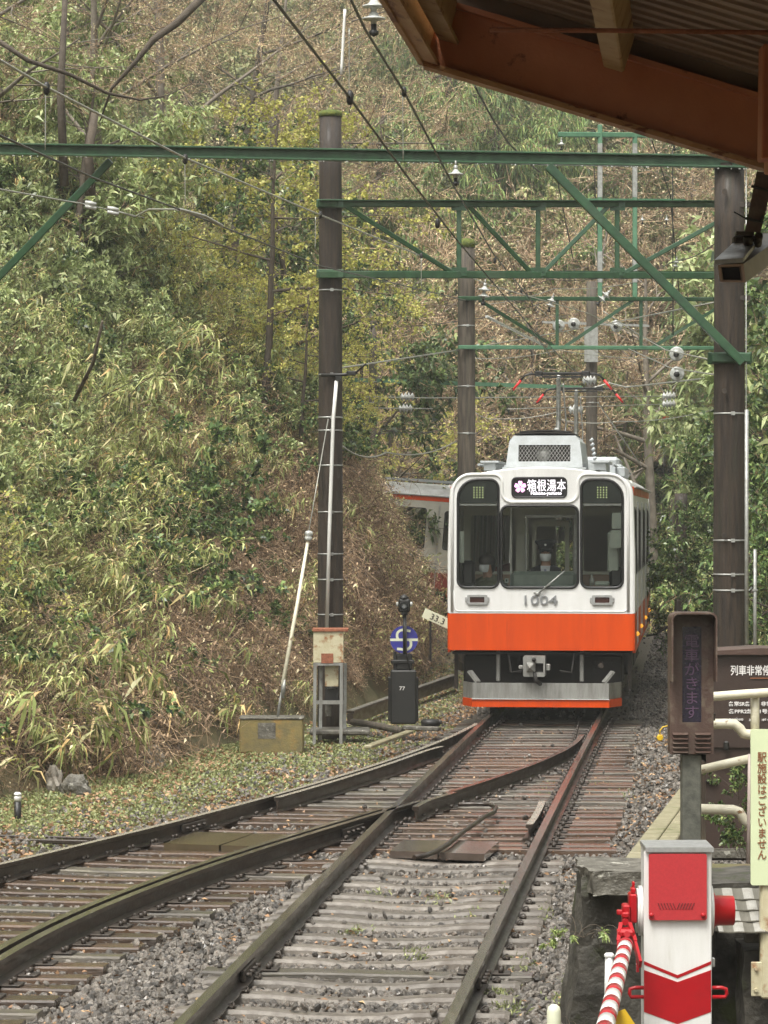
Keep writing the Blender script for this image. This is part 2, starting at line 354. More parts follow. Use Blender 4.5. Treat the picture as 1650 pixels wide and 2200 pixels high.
R2 = fit([(0, 2050), (250, 1943), (500, 1844), (600, 1811), (697, 1781), (760, 1760), (857, 1728), (903, 1716), (950, 1705), (1010, 1690), (1071, 1671), (1144, 1645), (1204, 1612), (1241, 1588), (1252, 1574)], 3)
def CEN(D): return (L1(D)+R1(D))/2
HEAD = R(5.5)
def interp(tab, v):
    return float(np.interp(v, [t[0] for t in tab], [t[1] for t in tab]))
TOE = [(0, -8), (20, -6.6), (28, -5.3), (32.7, -4.1), (36.3, -2.95), (40, -2.15), (42.6, -1.5), (46, -.7), (49, -.15), (53, .35), (57.6, .68), (62, .8), (66, .75), (70, .3), (80, -3), (300, -20)]
TOER = [(0, 3.2), (20, 3.3), (30, 4.1), (45, 5.5), (60, 6.4), (80, 7.5), (300, 20)]
def sst(a, b, x):
    t = min(1, max(0, (x-a)/(b-a))); return t*t*(3-2*t)
def terr(X, Y):
    base = -.208 + max(0, Y-52)*.016
    l2 = min(L2(Y) if Y < 46 else L1(Y), L1(Y))-.75
    z = base
    if X < l2: z = base + .06*sst(0, .5, l2-X)
    toe = interp(TOE, Y); d = (toe-X)*.95
    if d > 0:
        hb = 1.2*min(d, 13) + .45*max(0, d-13) + 1.2*min(d, 1.6)*sst(46, 54, Y)
        hb = max(0, hb-.25*math.exp(-d*3)) + .35*noise.noise((X*.5, Y*.3, 3))*sst(0, 2, d)
        hb *= 1-.85*sst(64, 78, Y)*sst(-26, -10, X)
        z += max(hb, 0)
    tr = interp(TOER, Y); e = X-tr
    if e > 0: z += .42*e*sst(0, 1.2, e)+.2*noise.noise((X*.5, Y*.3, 9))*sst(0, 2, e)
    if Y > 88:
        yy = Y-88; z += .30*yy*sst(0, 25, yy) + (1.6*noise.noise((X*.06, Y*.05, 1)))*sst(0, 20, yy)
    return z
# ground: one sheet reaching past everything seen
def ground():
    xs = list(np.arange(-90, -14, 4.))+list(np.arange(-14, -6, .6))+list(np.arange(-6, 6.2, .22))+list(np.arange(6.4, 14, .6))+list(np.arange(14, 95, 4.))
    ys = list(np.arange(-10, 14, 3.))+list(np.arange(14, 48, .3))+list(np.arange(48, 100, 1.))+list(np.arange(100, 345, 6.))
    vs = []; fs = []; ms = []
    for y in ys:
        for x in xs:
            z = terr(x, y)+.02*noise.noise((x*3, y*3, 0)); vs.append((x, y, z))
    nx = len(xs)
    for j in range(len(ys)-1):
        for i in range(nx-1):
            a = j*nx+i; fs.append((a, a+1, a+1+nx, a+nx)); x, y = xs[i]+.1, ys[j]+.1
            l2 = min(L2(y) if y < 46 else L1(y), L1(y))-.55
            ms.append(2 if (x < interp(TOE, y)+.05 or x > interp(TOER, y)+.3 or y > 88) else (1 if x < l2 else 0))
    me = bpy.data.meshes.new('ground'); me.from_pydata(vs, [], fs)
    for m in (M['ballast'], M['soil'], M['floor']): me.materials.append(m)
    me.polygons.foreach_set('material_index', ms); me.polygons.foreach_set('use_smooth', [True]*len(fs)); me.update()
    return tag(link('ground', me), kind='structure')
ground()
def hit(px, py, d0=26., d1=300.):
    D = d0
    while D < d1:
        p = P(px, py, D)
        if p.z < terr(p.x, p.y): return p
        D += .15 if D < 90 else .8
    return P(px, py, d1)

# ---------- rails
PROF = [(-.0325, 0, 1), (.0325, 0, 0), (.034, -.03, 0), (.009, -.042, 0), (.009, -.118, 0), (.063, -.13, 0), (.063, -.142, 0), (-.063, -.142, 0), (-.063, -.13, 0), (-.009, -.118, 0), (-.009, -.042, 0), (-.034, -.03, 0)]
def rail(name, fn, d0, d1, parent, off=0., top='railtop', step=.5, flare0=0., flare1=0., dz=0.):
    n = max(2, int((d1-d0)/step)); mb = MB(); vs = []; k = len(PROF)
    for i in range(n+1):
        D = d0+(d1-d0)*i/n; s = (fn(D+.2)-fn(D-.2))/.4; t = Vector((s, 1, 0)).normalized(); nn = Vector((t.y, -t.x, 0))
        o2 = off+flare0*max(0, 1-(D-d0)/.8)**1.5+flare1*max(0, 1-(d1-D)/.8)**1.5
        c = Vector((fn(D), D, dz))+nn*o2
        for a, b, _ in PROF: vs.append(c+nn*a+Vector((0, 0, b)))
    for i in range(n):
        for j in range(k):
            q = (i*k+j, i*k+(j+1) % k, (i+1)*k+(j+1) % k, (i+1)*k+j); mb.f.append(q); mb.m.append(1 if j == 0 else 0); mb.sm.append(False)
    mb.v = vs; mb.f.append(list(range(k))); mb.f.append([n*k+j for j in range(k)]); mb.m += [0, 0]; mb.sm += [False, False]
    return mb.build(name, [M['rail'], M[top]], parent)
main = empty('railway_track', (0, 0, 0), 0, 'main railway track under the train, concrete sleepers in the foreground', 'railway track')
rail('rail', L1, 10, 62, main); rail('rail', R1, 10, 62, main)
rail('check_rail', R1, 29.2, 31.6, main, -.125, 'railshine', .3, -.012, -.012)
div = empty('railway_track', (0, 0, 0), 0, 'track curving off to the left on rusty brown timber sleepers', 'railway track')
rail('rail', L2, 10, 43.2, div, top='railshine'); rail('rail', R2, 10, 31.6, div)
rail('rail', R2, 32.5, 41.0, div); rail('check_rail', L2, 32.0, 39.0, div, .115, 'railshine', .4, .0, .06)
rail('guard_rail', R2, 10, 30.7, div, -.115, 'railtop')
# wing rail bending away at the crossing
mb = MB(); rail('wing_rail', R2, 31.0, 32.6, div, .06, 'railtop', .2, .09, 0)
for (fn, D) in ((R2, 29.5), (L2, 29.9), (R1, 20.2), (L1, 20.5)):
    s = (fn(D+.2)-fn(D-.2))/.4; t = Vector((s, 1, 0)).normalized(); nn = Vector((t.y, -t.x, 0)); m2 = MB()
    for sg in (-1, 1):
        c = Vector((fn(D), D, -.08))+nn*.028*sg; m2.bar(c-t*.3, c+t*.3, .03, .075, bev=.006)
        for k in range(4):
            q = c+t*(-.22+.147*k); m2.tube([q, q+nn*.05*sg], .016, 6)
    m2.build('fish_plate', M['iron'], main if fn in (L1, R1) else div)

# ---------- sleepers
def conc_mesh():
    mb = MB(); cs = [(-.125, -.16), (-.098, -.022), (-.078, 0), (.078, 0), (.098, -.022), (.125, -.16)]
    st = [(-1.0, -.012), (-.97, 0), (-.5, 0), (-.36, -.01), (-.2, -.025), (0, -.028), (.2, -.025), (.36, -.01), (.5, 0), (.97, 0), (1.0, -.012)]
    vs = []
    for x, dz in st:
        for y, z in cs: vs.append((x, y, z+(dz if z > -.1 else 0)))
    k = len(cs); fs = []
    for i in range(len(st)-1):
        for j in range(k): fs.append((i*k+j, i*k+(j+1) % k, (i+1)*k+(j+1) % k, (i+1)*k+j))  # wide leaf tone spread also stands in for highlights and dark gaps
    fs.append(tuple(range(k))); fs.append(tuple((len(st)-1)*k+j for j in range(k)))
    mb.add(vs, fs); return mb.mesh('sleeper', M['conc'])
CM = conc_mesh(); SLP = []
def clip_mesh(sg):
    mb = MB(); pts = []
    for k in range(9):
        a = k/8*math.pi*1.5; pts.append((sg*(.02+.035*math.cos(a)), -.03+.045*math.sin(a)*.8, .035+.02*math.sin(a*1.3)))
    mb.tube(pts, .0085, 5); mb.box((sg*.03, .0, .012), (.07, .11, .024), bev=.006)
    mb.tube([(sg*.055, -.05, .0), (sg*.055, -.05, .05)], .011, 6)
    return mb.mesh('rail_clip', M['iron'])
CLIP = {1: clip_mesh(1), -1: clip_mesh(-1)}
rng = random.Random(4)
def put_conc(D, parent):
    c = CEN(D); s = (CEN(D+.5)-CEN(D-.5)); rz = -math.atan(s)
    SLP.append((c, D, rz, 1.0, .12))
    o = link('sleeper', CM, parent, (c, D, -.145+rng.uniform(-.006, .004)), (R(rng.uniform(-1, 1)), R(rng.uniform(-.4, .4)), rz+R(rng.uniform(-1, 1))))
    for gx in (-.755, .755):
        for sg in (-1, 1): link('rail_clip', CLIP[sg], o, (gx+sg*.08, 0, .0), None, (.62, .8, .62))
    return o
for y in (2177, 2143, 2115, 2066, 2043, 2017, 1992, 1977, 1962, 1946, 1930, 1904, 1887, 1866, 1853): put_conc(F*2.97/(y-1100), main)
for D in (18.68, 18.1, 17.55, 17.0, 16.4, 15.8): put_conc(D, main)
TM = {}
def timber_mesh(L, m, k):
    key = (round(L, 1), m, k)
    if key not in TM:
        mb = MB(); r = random.Random(k*7+int(L*10)); w = r.uniform(.19, .225); n = 6; vs = []
        for i in range(n+1):
            x = -L/2+L*i/n; dy = r.uniform(-.006, .006); dz = r.uniform(-.008, .004)
            for yy, zz in ((-w/2, -.14), (-w/2, -.012), (-w/2+.012, 0), (w/2-.012, 0), (w/2, -.012), (w/2, -.14)): vs.append((x, yy+dy, zz+(dz if zz > -.1 else 0)))
        fs = [(i*6+j, i*6+(j+1) % 6, (i+1)*6+(j+1) % 6, (i+1)*6+j) for i in range(n) for j in range(6)]+[tuple(range(6)), tuple(n*6+j for j in range(6))]
        mb.add(vs, fs); TM[key] = mb.mesh('sleeper', M[m])
    return TM[key]
def plate_mesh():
    mb = MB(); mb.box((0, 0, .006), (.34, .17, .012), bev=.003)
    for sx in (-.11, .11):
        for sy in (-.05, .05): mb.tube([(sx, sy, .01), (sx, sy, .045)], .017, 6)
    return mb.mesh('tie_plate', M['iron'])
PLATE = plate_mesh()
def put_timber(xa, xb, D, rz, m, parent, rails, k, dz=0.):
    SLP.append(((xa+xb)/2, D, rz, (xb-xa)/2, .11))
    L = round((xb-xa)*2)/2; L = max(L, .5); c = (xa+xb)/2
    o = link('sleeper', timber_mesh(L, m, k % 3), parent, (c, D, -.145+dz), (R(rng.uniform(-1.5, 1.5)), R(rng.uniform(-.3, .3)), rz))
    o.scale = ((xb-xa)/L/math.cos(rz), 1, 1)
    for fn in rails:
        x = fn(D)
        if xa+.05 < x < xb-.05: link('tie_plate', PLATE, o, ((x-c)/math.cos(rz)/o.scale[0], 0, 0), None, (1/o.scale[0], 1, 1))
    return o
put_timber(CEN(20.88)-1.05, CEN(20.88)+1.05, 20.88, -HEAD*.9, 'timbergrey', main, (L1, R1), 0)
D = 28.1; k = 0
while D < 46:
    D += .46+rng.uniform(-.03, .05); k += 1
    both = D > 30.6
    xa = (L2(D) if D < 43.5 else L1(D))-.45 if both else L1(D)-.42; xb = R1(D)+.62+rng.uniform(-.05, .05)
    if D > 37: xb -= .1
    m = 'timber' if (D < 32.2 or 37 < D < 40.5) else ('timbergrey' if k % 3 else 'timber')
    put_timber(xa, xb, D, -R(4.5), m, main, (L1, R1, L2, R2), k)
for i in range(34):
    D = 14.5+i*.49+rng.uniform(-.03, .03)
    if D > 30.4: break
    slope = (R2(D+.5)-R2(D-.5)); rz = -math.atan(slope)*.9
    a = L2(D+.35)-.4; a = max(a, R2(D)-2.25); b = min(R2(D)+.5, L1(D)-.5 if D > 28 else 99)
    put_timber(a, b, D, rz, 'timber' if i % 5 else 'timbergrey', div, (L2, R2), i)

# cover slabs between the rails
def slab(name, px, z, m, label, cat='cover slab', th=.06, group=None):
    pts = [G(x, y, z) for x, y in px]; mb = MB(); n = len(pts)
    mb.add(list(pts)+[p-Vector((0, 0, th)) for p in pts], [tuple(range(n)), tuple(range(2*n-1, n-1, -1))]+[(i, (i+1) % n, n+(i+1) % n, n+i) for i in range(n)])
    o = mb.build(name, M[m]); return tag(o, label, cat, group)
M['slabbrown'] = mat('cover_board_wet', (.085, .062, .032), (.055, .042, .022), 5, .16, .25, 0, .12, 30, coat=.6)
M['slabdark'] = mat('cover_plate_wet', (.10, .075, .06), (.06, .045, .035), 5, .14, .22, 0, .1, 30, coat=.7)
slab('cover_board', [(352, 1812), (470, 1816), (545, 1790), (420, 1787)], -.10, 'slabbrown', 'left half of the wet brown board lying between the diverging rails')
slab('cover_board', [(475, 1816), (600, 1820), (632, 1793), (549, 1790)], -.10, 'slabbrown', 'right half of the wet brown board between the diverging rails')
slab('cover_plate', [(838, 1828), (940, 1831), (978, 1806), (866, 1805)], -.09, 'slabdark', 'dark left cover plate between the main rails beside the cable')
slab('cover_plate', [(944, 1831), (1040, 1835), (1072, 1808), (982, 1806)], -.085, 'slabdark', 'reddish right cover plate between the main rails under the cable')
cb = MB(); pp = [G(x, y, -.05) for x, y in ((985, 1728), (1020, 1727), (1052, 1728), (1066, 1735), (1062, 1745), (1040, 1755), (1020, 1770), (1000, 1783), (985, 1795), (965, 1812), (940, 1828), (915, 1838), (890, 1842))]
cb.tube(pp, .022, 6); tag(cb.build('cable', M['rail']), 'dark cable snaking across the sleepers between the main rails', 'cable')

# ---------- scatter by geometry nodes (uncountable stuff only)
def scatter(name, meshes, pts, rots, scl, idx):
    n = len(pts); me = bpy.data.meshes.new(name); me.vertices.add(n)
    me.vertices.foreach_set('co', np.asarray(pts, dtype=np.float32).ravel())
    for nm, ty, ar in (('rot', 'FLOAT_VECTOR', rots), ('scl', 'FLOAT', scl), ('idx', 'INT', idx)):
        a = me.attributes.new(nm, ty, 'POINT'); a.data.foreach_set('vector' if ty == 'FLOAT_VECTOR' else 'value', np.asarray(ar).ravel())
    src = bpy.data.collections.new(name+'_sources')
    for i, m in enumerate(meshes):
        src.objects.link(bpy.data.objects.new('%s_source_%02d' % (name, i), m))
    g = bpy.data.node_groups.new(name, 'GeometryNodeTree'); g.interface.new_socket('Geometry', in_out='INPUT', socket_type='NodeSocketGeometry')
    g.interface.new_socket('Geometry', in_out='OUTPUT', socket_type='NodeSocketGeometry')
    N = g.nodes; L = g.links; gi = N.new('NodeGroupInput'); go = N.new('NodeGroupOutput')
    mp = N.new('GeometryNodeMeshToPoints'); L.new(gi.outputs[0], mp.inputs[0])
    ci = N.new('GeometryNodeCollectionInfo'); ci.inputs[0].default_value = src; ci.inputs['Separate Children'].default_value = True; ci.inputs['Reset Children'].default_value = True
    ip = N.new('GeometryNodeInstanceOnPoints'); L.new(mp.outputs[0], ip.inputs['Points']); L.new(ci.outputs[0], ip.inputs['Instance']); ip.inputs['Pick Instance'].default_value = True
    def na(nm, ty):
        q = N.new('GeometryNodeInputNamedAttribute'); q.data_type = ty; q.inputs[0].default_value = nm; return q.outputs[0]
    L.new(na('idx', 'INT'), ip.inputs['Instance Index']); L.new(na('scl', 'FLOAT'), ip.inputs['Scale'])
    e2r = N.new('FunctionNodeEulerToRotation'); L.new(na('rot', 'FLOAT_VECTOR'), e2r.inputs[0]); L.new(e2r.outputs[0], ip.inputs['Rotation'])
    L.new(ip.outputs[0], go.inputs[0])
    o = link(name, me); md = o.modifiers.new('scatter', 'NODES'); md.node_group = g
    return tag(o, kind='stuff')
nr = np.random.default_rng(7)
def stone_mesh(k):
    import bmesh
    bm = bmesh.new(); bmesh.ops.create_icosphere(bm, subdivisions=1, radius=1); r = random.Random(k)
    sc = (r.uniform(.8, 1.3), r.uniform(.7, 1.1), r.uniform(.5, .8))
    for v in bm.verts: v.co = Vector((v.co.x*sc[0], v.co.y*sc[1], v.co.z*sc[2]))*r.uniform(.75, 1.15)
    me = bpy.data.meshes.new('stone'); bm.to_mesh(me); bm.free(); me.materials.append(M['stone']); return me
STN = [stone_mesh(i) for i in range(8)]
pts = []; scl = []
def sleeper_top(X, Y): return False
for (y0, y1, n) in ((16.5, 22, 15000), (22, 30, 17000), (30, 45, 22000), (45, 60, 14000), (60, 78, 6000)):
    for _ in range(n):
        Y = rng.uniform(y0, y1); lx = (0-825)/F*Y-.3; rx = (1560-825)/F*Y+.6
        X = rng.uniform(lx, rx) if Y < 45 or rng.random() < .3 else (rng.uniform(R1(Y)+.3, interp(TOER, Y)+.5) if rng.random() < .65 else rng.uniform(interp(TOE, Y), L1(Y))); l2 = min(L2(Y) if Y < 46 else L1(Y), L1(Y))
        tr = interp(TOER, Y)+.6
        if X < l2-.5 and Y < 43 and rng.random() > max(.0, .95-(l2-.5-X)*.55): continue
        if X > tr or X < interp(TOE, Y)+.05: continue
        z = terr(X, Y)
        on = False
        for c_, d_, r_z, hl, hw in SLP:
            if abs(Y-d_) > .35: continue
            dx = X-c_; dy = Y-d_; u_ = dx*math.cos(r_z)+dy*math.sin(r_z); v_ = -dx*math.sin(r_z)+dy*math.cos(r_z)
            if abs(u_) < hl+.02 and abs(v_) < hw: on = True; break
        if on and rng.random() < .985: continue
        near = min(abs(X-f(Y)) for f in (L1, R1, R2, L2))
        if near < .07: continue
        s = rng.uniform(.016, .036); pts.append((X, Y, (z+s*.3+rng.uniform(0, .010)) if not on else -.135)); scl.append(s)
pts = np.array(pts); n = len(pts)
scatter('ballast', STN, pts, nr.uniform(0, 6.28, (n, 3)), np.array(scl), nr.integers(0, 8, n))
# ------------------------------------------------------------------ train
CW = 1.287
def body_outline(ins=0.):
    w = CW-ins; pts = [(-w, .87+ins), (w, .87+ins), (w, 1.41), (w-.005, 2.6)]
    pts = [(-w, .87+ins), (w, .87+ins), (w, 2.2), (w-.025, 3.02)]
    r = .30
    for k in range(0, 7):
        a = R(k*90/7); pts.append((w-.03-r+r*math.cos(a), 3.06+ (r*.85)*math.sin(a)-ins*.5))
    # shallow roof crown
    x0 = w-.03-r
    for k in range(1, 8):
        x = x0*(1-2*k/8); pts.append((x, 3.315+.105*(1-(x/x0)**2)-ins*.5))
    for k in range(7, -1, -1):
        a = R(k*90/7) if k < 7 else R(90)
        pts.append((-(w-.03-r+r*math.cos(a)), 3.06+(r*.85)*math.sin(a)-ins*.5))
    pts.append((-(w-.025), 3.02)); pts.append((-w, 2.2))
    out = []
    for p in pts:
        if not out or (abs(out[-1][0]-p[0])+abs(out[-1][1]-p[1])) > 1e-4: out.append(p)
    return out
def resample_bands(o):  # only used for the front plate
    return o
LWIN = rrect(-1.14, -.585, 1.765, 3.245, .1, 6, (.1, .1, .12, .26))
RWIN = rrect(.55, 1.115, 1.765, 3.245, .1, 6, (.1, .1, .26, .12))
CWIN = rrect(-.545, .505, 1.765, 2.885, .1, 6)
DEST = rrect(-.395, .345, 3.0, 3.27, .06, 5)
def side_wall(parent, sx, L, nm='side_wall', cols=('white', 'orange')):
    # one side of a car: three colour bands, window and door openings, panes of their own
    def mp(a, b, t): return (sx*(CW-t-(.03*sst(2.2, 3.05, b))), a, b)
    wins = []; y = 1.15
    lay = [('win', .55, 1.05), ('door', 1.2, 1.85), ('win', 2.15, 3.0), ('win', 3.1, 3.95), ('door', 4.4, 5.4), ('win', 5.8, 6.75), ('win', 6.85, 7.8), ('door', 8.3, 9.3), ('win', 9.7, 10.65), ('win', 10.75, 11.7), ('door', 12.2, 12.9)]
    holes = []
    for kd, a, b in lay:
        if kd == 'win': holes.append(rrect(a, b, 1.95, 2.86, .05, 3))
        else: holes.append(rrect(a+.13, b-.13, 1.95, 2.82, .05, 3))
    mb = MB(); x0 = .1
    mb.plate([(x0, 1.415), (L, 1.415), (L, 3.03), (x0, 3.03)], holes, 0, .04, 0, mp)
    mb.build(nm, [M[cols[0]]], parent)
    mb = MB(); mb.plate([(x0, .87), (L, .87), (L, 1.411), (x0, 1.411)], [], 0, .04, 0, mp); mb.build('lower_panel', M[cols[1]], parent)
    mb = MB(); mb.plate([(x0+.15, 3.034), (L, 3.034), (L, 3.15), (x0+.15, 3.15)], [], -.004, .03, 0, lambda a, b, t: (sx*(CW-.03-t), a, b)); mb.build('roof_edge_stripe', M['orange'], parent)
    mb = MB(); mb.tube([(sx*(CW-.01), x0+.2, 3.155), (sx*(CW-.01), L, 3.155)], .022, 6); mb.build('rain_gutter', M['roof'], parent)
    for (kd, a, b), hl in zip(lay, holes):
        g = MB(); g.plate(hl, [], .012, .018, 0, mp); g.build('window_pane', M['glassside'], parent)
        g = MB(); ring(g, hl, 0, .014, 5, 0, lambda p, q: mp(p, q, .004)); g.build('window_frame', M['gasket'], parent)
        if kd == 'door':
            g = MB()
            for yy in (a, b): g.box((sx*(CW+.004), yy, 1.95), (.012, .02, 2.0))
            g.build('door', M['silver'], parent)
            g = MB(); g.lathe([(.03, 0), (.035, .02), (.0, .045)], (sx*CW, a-.2, 1.1), (sx, 0, 0), 8); g.build('side_lamp', M['amber'], parent)
def bogie(parent, yc):
    mb = MB()
    for sx in (-1, 1):
        mb.box((sx*.93, yc, .52), (.14, 2.4, .22), bev=.03); mb.box((sx*.93, yc, .35), (.2, .5, .3), bev=.05)
        for dy in (-.9, .9):
            mb.box((sx*.95, yc+dy, .44), (.22, .26, .26), bev=.03)
    mb.box((0, yc, .5), (1.8, .3, .2), bev=.02)
    b = mb.build('bogie', M['under'], parent)
    for dy in (-.9, .9):
        w = MB()
        for sx in (-1, 1): w.lathe([(.43, -.07), (.43, 0), (.455, .02), (.455, .03), (.1, .035)][::-1] if sx > 0 else [(.1, -.035), (.455, -.03), (.455, -.02), (.43, 0), (.43, .07)], (sx*.75, yc+dy, .43), (1, 0, 0), 24)
        w.tube([(-.75, yc+dy, .43), (.75, yc+dy, .43)], .08, 10); w.build('wheelset', M['iron'], b)
def pantograph(parent, y0, top=4.93, tilt=0):
    mb = MB()
    mb.box((0, y0, 3.47), (.9, .9, .06), bev=.01); mb.tube([(-.06, y0, 3.5), (-.06, y0, 3.85)], .05, 8)
    pg = mb.build('pantograph', M['dark'], parent)
    a = MB(); a.tube([(-.03, y0+.1, 3.8), (-.03, y0+.75, 4.25), (0, y0, top-.04)], [.045, .04, .03], 8)
    a.tube([(.09, y0+.15, 3.95), (.09, y0+.7, 4.2), (.07, y0+.05, top-.16)], .012, 6); a.box((-.03, y0+.12, 3.95), (.09, .1, .3), bev=.015)
    a.build('arm', M['galv'], pg)
    h = MB()
    for dy in (-.11, .11): h.box((.06, y0+dy, top), (.78, .045, .035), bev=.008); h.box((.06, y0+dy, top-.05), (.62, .02, .02))
    for sx in (-1, 1):
        h.tube([(.06+sx*.38, y0, top-.01), (.06+sx*.5, y0, top+.0), (.06+sx*.58, y0, top-.03), (.06+sx*.64, y0, top-.10)], .018, 6)
        h.box((.06+sx*.36, y0, top), (.12, .3, .07), bev=.01)
    h.build('collector_head', M['dark'], pg)
    for sx in (-1, 1):
        t = MB(); t.tube([(.06+sx*.64, y0, top-.10), (.06+sx*.76, y0, top-.25)], [.020, .017], 8); t.build('horn_tip', M['led_red'], pg)
M['led_red'] = mat('horn_red', (.62, .02, .02), None, rough=.35)
def car(name, loc, rz, label, L=13.9, front=False, group='cars of the red and white mountain train', panto=(1,), cols=('white', 'orange')):
    c = empty(name, loc, rz, label, 'train', group)
    o = body_outline(); n = len(o)
    # roof skin from one cantrail over to the other
    rp = [p for p in o if p[1] > 3.05]
    mb = MB(); vs = []; y0 = .12
    for y in (y0, L):
        for a, b in rp: vs.append((a, y, b))
    k = len(rp); fs = [(i, i+1, k+i+1, k+i) for i in range(k-1)]
    mb.add(vs, fs, 0, True); mb.build('roof', M['roof'], c)
    mb = MB(); mb.box((0, L/2+.1, .98), (2*CW-.1, L-.2, .14)); mb.build('floor', M['under'], c)
    mb = MB()
    mb.box((0, L/2, .66), (1.1, L-1.0, .45), bev=.05)
    for y, w in ((4.6, 1.6), (7.0, 2.0), (9.3, 1.4)):
        for sx in (-1, 1): mb.box((sx*.85, y, .62), (.6, w, .46), bev=.04)
    mb.build('underframe', M['under'], c)
    for yc in (2.3, L-2.4): bogie(c, yc)
    side_wall(c, 1, L, cols=cols); side_wall(c, -1, L, cols=cols)
    # inside of the car
    mb = MB()
    for sx in (-1, 1): mb.box((sx*.98, L/2+1, 1.28), (.45, L-4, .45), bev=.05); mb.box((sx*1.17, L/2+1, 1.65), (.08, L-4, .5), bev=.03)
    mb.build('bench_seat', M['seat'], c)
    mb = MB()
    mb.plate([(-CW+.06, 1.05), (CW-.06, 1.05), (CW-.06, 3.15), (-CW+.06, 3.15)], [rrect(-.4, .4, 1.1, 2.85, .05, 3)], L-.08, L, 0)
    mb.build('end_wall', M['inner'] if not front else M['inner'], c)
    mb = MB()
    for yc in panto and (9.2,) or ():
        for sx in (-1, 1): mb.box((sx*.5, yc, 3.55), (.75, 2.2, .28), bev=.05)
    for yy in np.arange(4.2, 8, .5):
        for sx in (-1, 1): mb.box((sx*.82, yy, 3.43), (.36, .06, .16), bev=.01)
    for sx in (-1, 1): mb.tube([(sx*.95, 1.4, 3.47), (sx*.95, L-.6, 3.47)], .02, 6); mb.tube([(sx*.66, 1.4, 3.5), (sx*.66, L-.6, 3.5)], .015, 6)
    if mb.v: mb.build('roof_equipment', M['acgrey'], c)
    for y in panto: pantograph(c, y[0], y[1])
    if not front:
        mb = MB(); mb.plate([p for p in o], [rrect(-.4, .4, 1.0, 2.85, .05, 3)], .02, .1, 0); mb.build('front_wall', M['white'], c)
        return c
    return c
CAR1 = (2.15, 44.6, 0.); RZ1 = -HEAD
c1 = car('train_car', CAR1, RZ1, 'leading car of the white and vermilion mountain train, number 1004 on its front', front=True, panto=((5.6, 4.93), (13.0, 4.98)))
def carw(x, y, z):
    return Matrix.Translation(CAR1) @ Matrix.Rotation(RZ1, 4, 'Z') @ Vector((x, y, z))
# front mask
o = body_outline(); oi = body_outline(.035)
def band(pts, zlo, zhi):
    out = []
    n = len(pts)
    for i in range(n):
        a = pts[i]; b = pts[(i+1) % n]
        if zlo <= a[1] <= zhi: out.append(a)
        for zc in (zlo, zhi):
            if (a[1]-zc)*(b[1]-zc) < 0:
                t = (zc-a[1])/(b[1]-a[1]); out.append((a[0]+(b[0]-a[0])*t, zc))
    return out
def rimmed(name, m, lo, hi, holes):
    mb = MB(); A = band(oi, lo, hi); mb.plate(A, holes, 0, .05, 0)
    B = []
    k = len(A)
    for a in A:
        # matching point on the full outline: push outwards from the centre line
        bx = a[0]; bz = a[1]; w = CW
        best = min(((p[0]-a[0])**2+(p[1]-a[1])**2, p) for p in OF)[1]
        B.append((best[0], min(max(best[1], lo), hi) if (abs(a[1]-lo) < 1e-6 or abs(a[1]-hi) < 1e-6) else best[1]))
    vs = [(a, .0, b) for a, b in A]+[((a+p)/2+(p-a)*.22, .012, (b+q)/2+(q-b)*.22) for (a, b), (p, q) in zip(A, B)]+[(a, .045, b) for a, b in B]+[(a, .14, b) for a, b in B]
    fs = [(r*k+i, r*k+(i+1) % k, (r+1)*k+(i+1) % k, (r+1)*k+i) for r in range(3) for i in range(k)]
    mb.add(vs, fs, 0, False)
    return mb.build(name, M[m], c1)
OF = []
for i in range(len(o)):
    a = o[i]; b = o[(i+1) % len(o)]
    for t in np.linspace(0, 1, 24, endpoint=False): OF.append((a[0]+(b[0]-a[0])*t, a[1]+(b[1]-a[1])*t))
rimmed('front_panel', 'white', 1.41, 9, [LWIN, RWIN, CWIN, DEST])
rimmed('front_apron', 'orange', 0, 1.407, [])
mb = MB()
for hl, r in ((LWIN, .02), (RWIN, .02), (CWIN, .02), (DEST, .014)): ring(mb, hl, -.002, r, 6)
mb.build('window_gasket', M['gasket'], c1)
for hl in (LWIN, RWIN, CWIN):
    g = MB(); g.plate(hl, [], .015, .02, 0); g.build('windscreen_pane', M['glass'], c1)
# raised moulding round the window groups and under the destination display
mo = MB(); path = [(-1.2, 1.70), (-1.2, 3.08)]
def arc(cx, cz, r, a0, a1, n=6): return [(cx+r*math.cos(R(a0+(a1-a0)*k/n)), cz+r*math.sin(R(a0+(a1-a0)*k/n))) for k in range(n+1)]
half = [(1.19, 1.44), (1.19, 2.9)]+arc(.93, 3.06, .255, 0, 90)+[(.72, 3.315)]+arc(.62, 3.20, .115, 90, 180)+[(.505, 3.08)]+arc(.37, 3.07, .135, 0, -90)+[(0, 2.935)]
left = [(-x-.03, z) for x, z in half[::-1]]
mo.tube([(x, .004, z) for x, z in half+left[1:]], .024, 8); mo.build('moulding', M['white'], c1)
mo = MB(); mo.tube([(x, .0, z) for x, z in [(-1.2, 1.72)]+arc(-1.13, 1.50, .06, 180, 270)+arc(1.12, 1.50, .06, 270, 360)+[(1.18, 1.72)]], .009, 6); mo.build('panel_seam', M['white'], c1)
text('fleet_number', '1004', .16, M['numeral'], c1, (0, -.012, 1.595), depth=.012, fit=(.45, .128), bold=0)
for x in (-.875, .835):
    mb = MB(); mb.plate(rrect(x-.14, x+.14, 1.53, 1.665, .02, 3), [rrect(x-.10, x+.10, 1.56, 1.635, .01, 3)], -.025, .0, 0); mb.box((x-.15, -.01, 1.6), (.03, .02, .07), bev=.006); mb.box((x+.15, -.01, 1.6), (.03, .02, .07), bev=.006)
    hl = mb.build('headlight', M['silver'], c1)
    mb = MB(); mb.box((x, -.006, 1.5975), (.2, .008, .075)); mb.build('lens', M['lens'], hl)
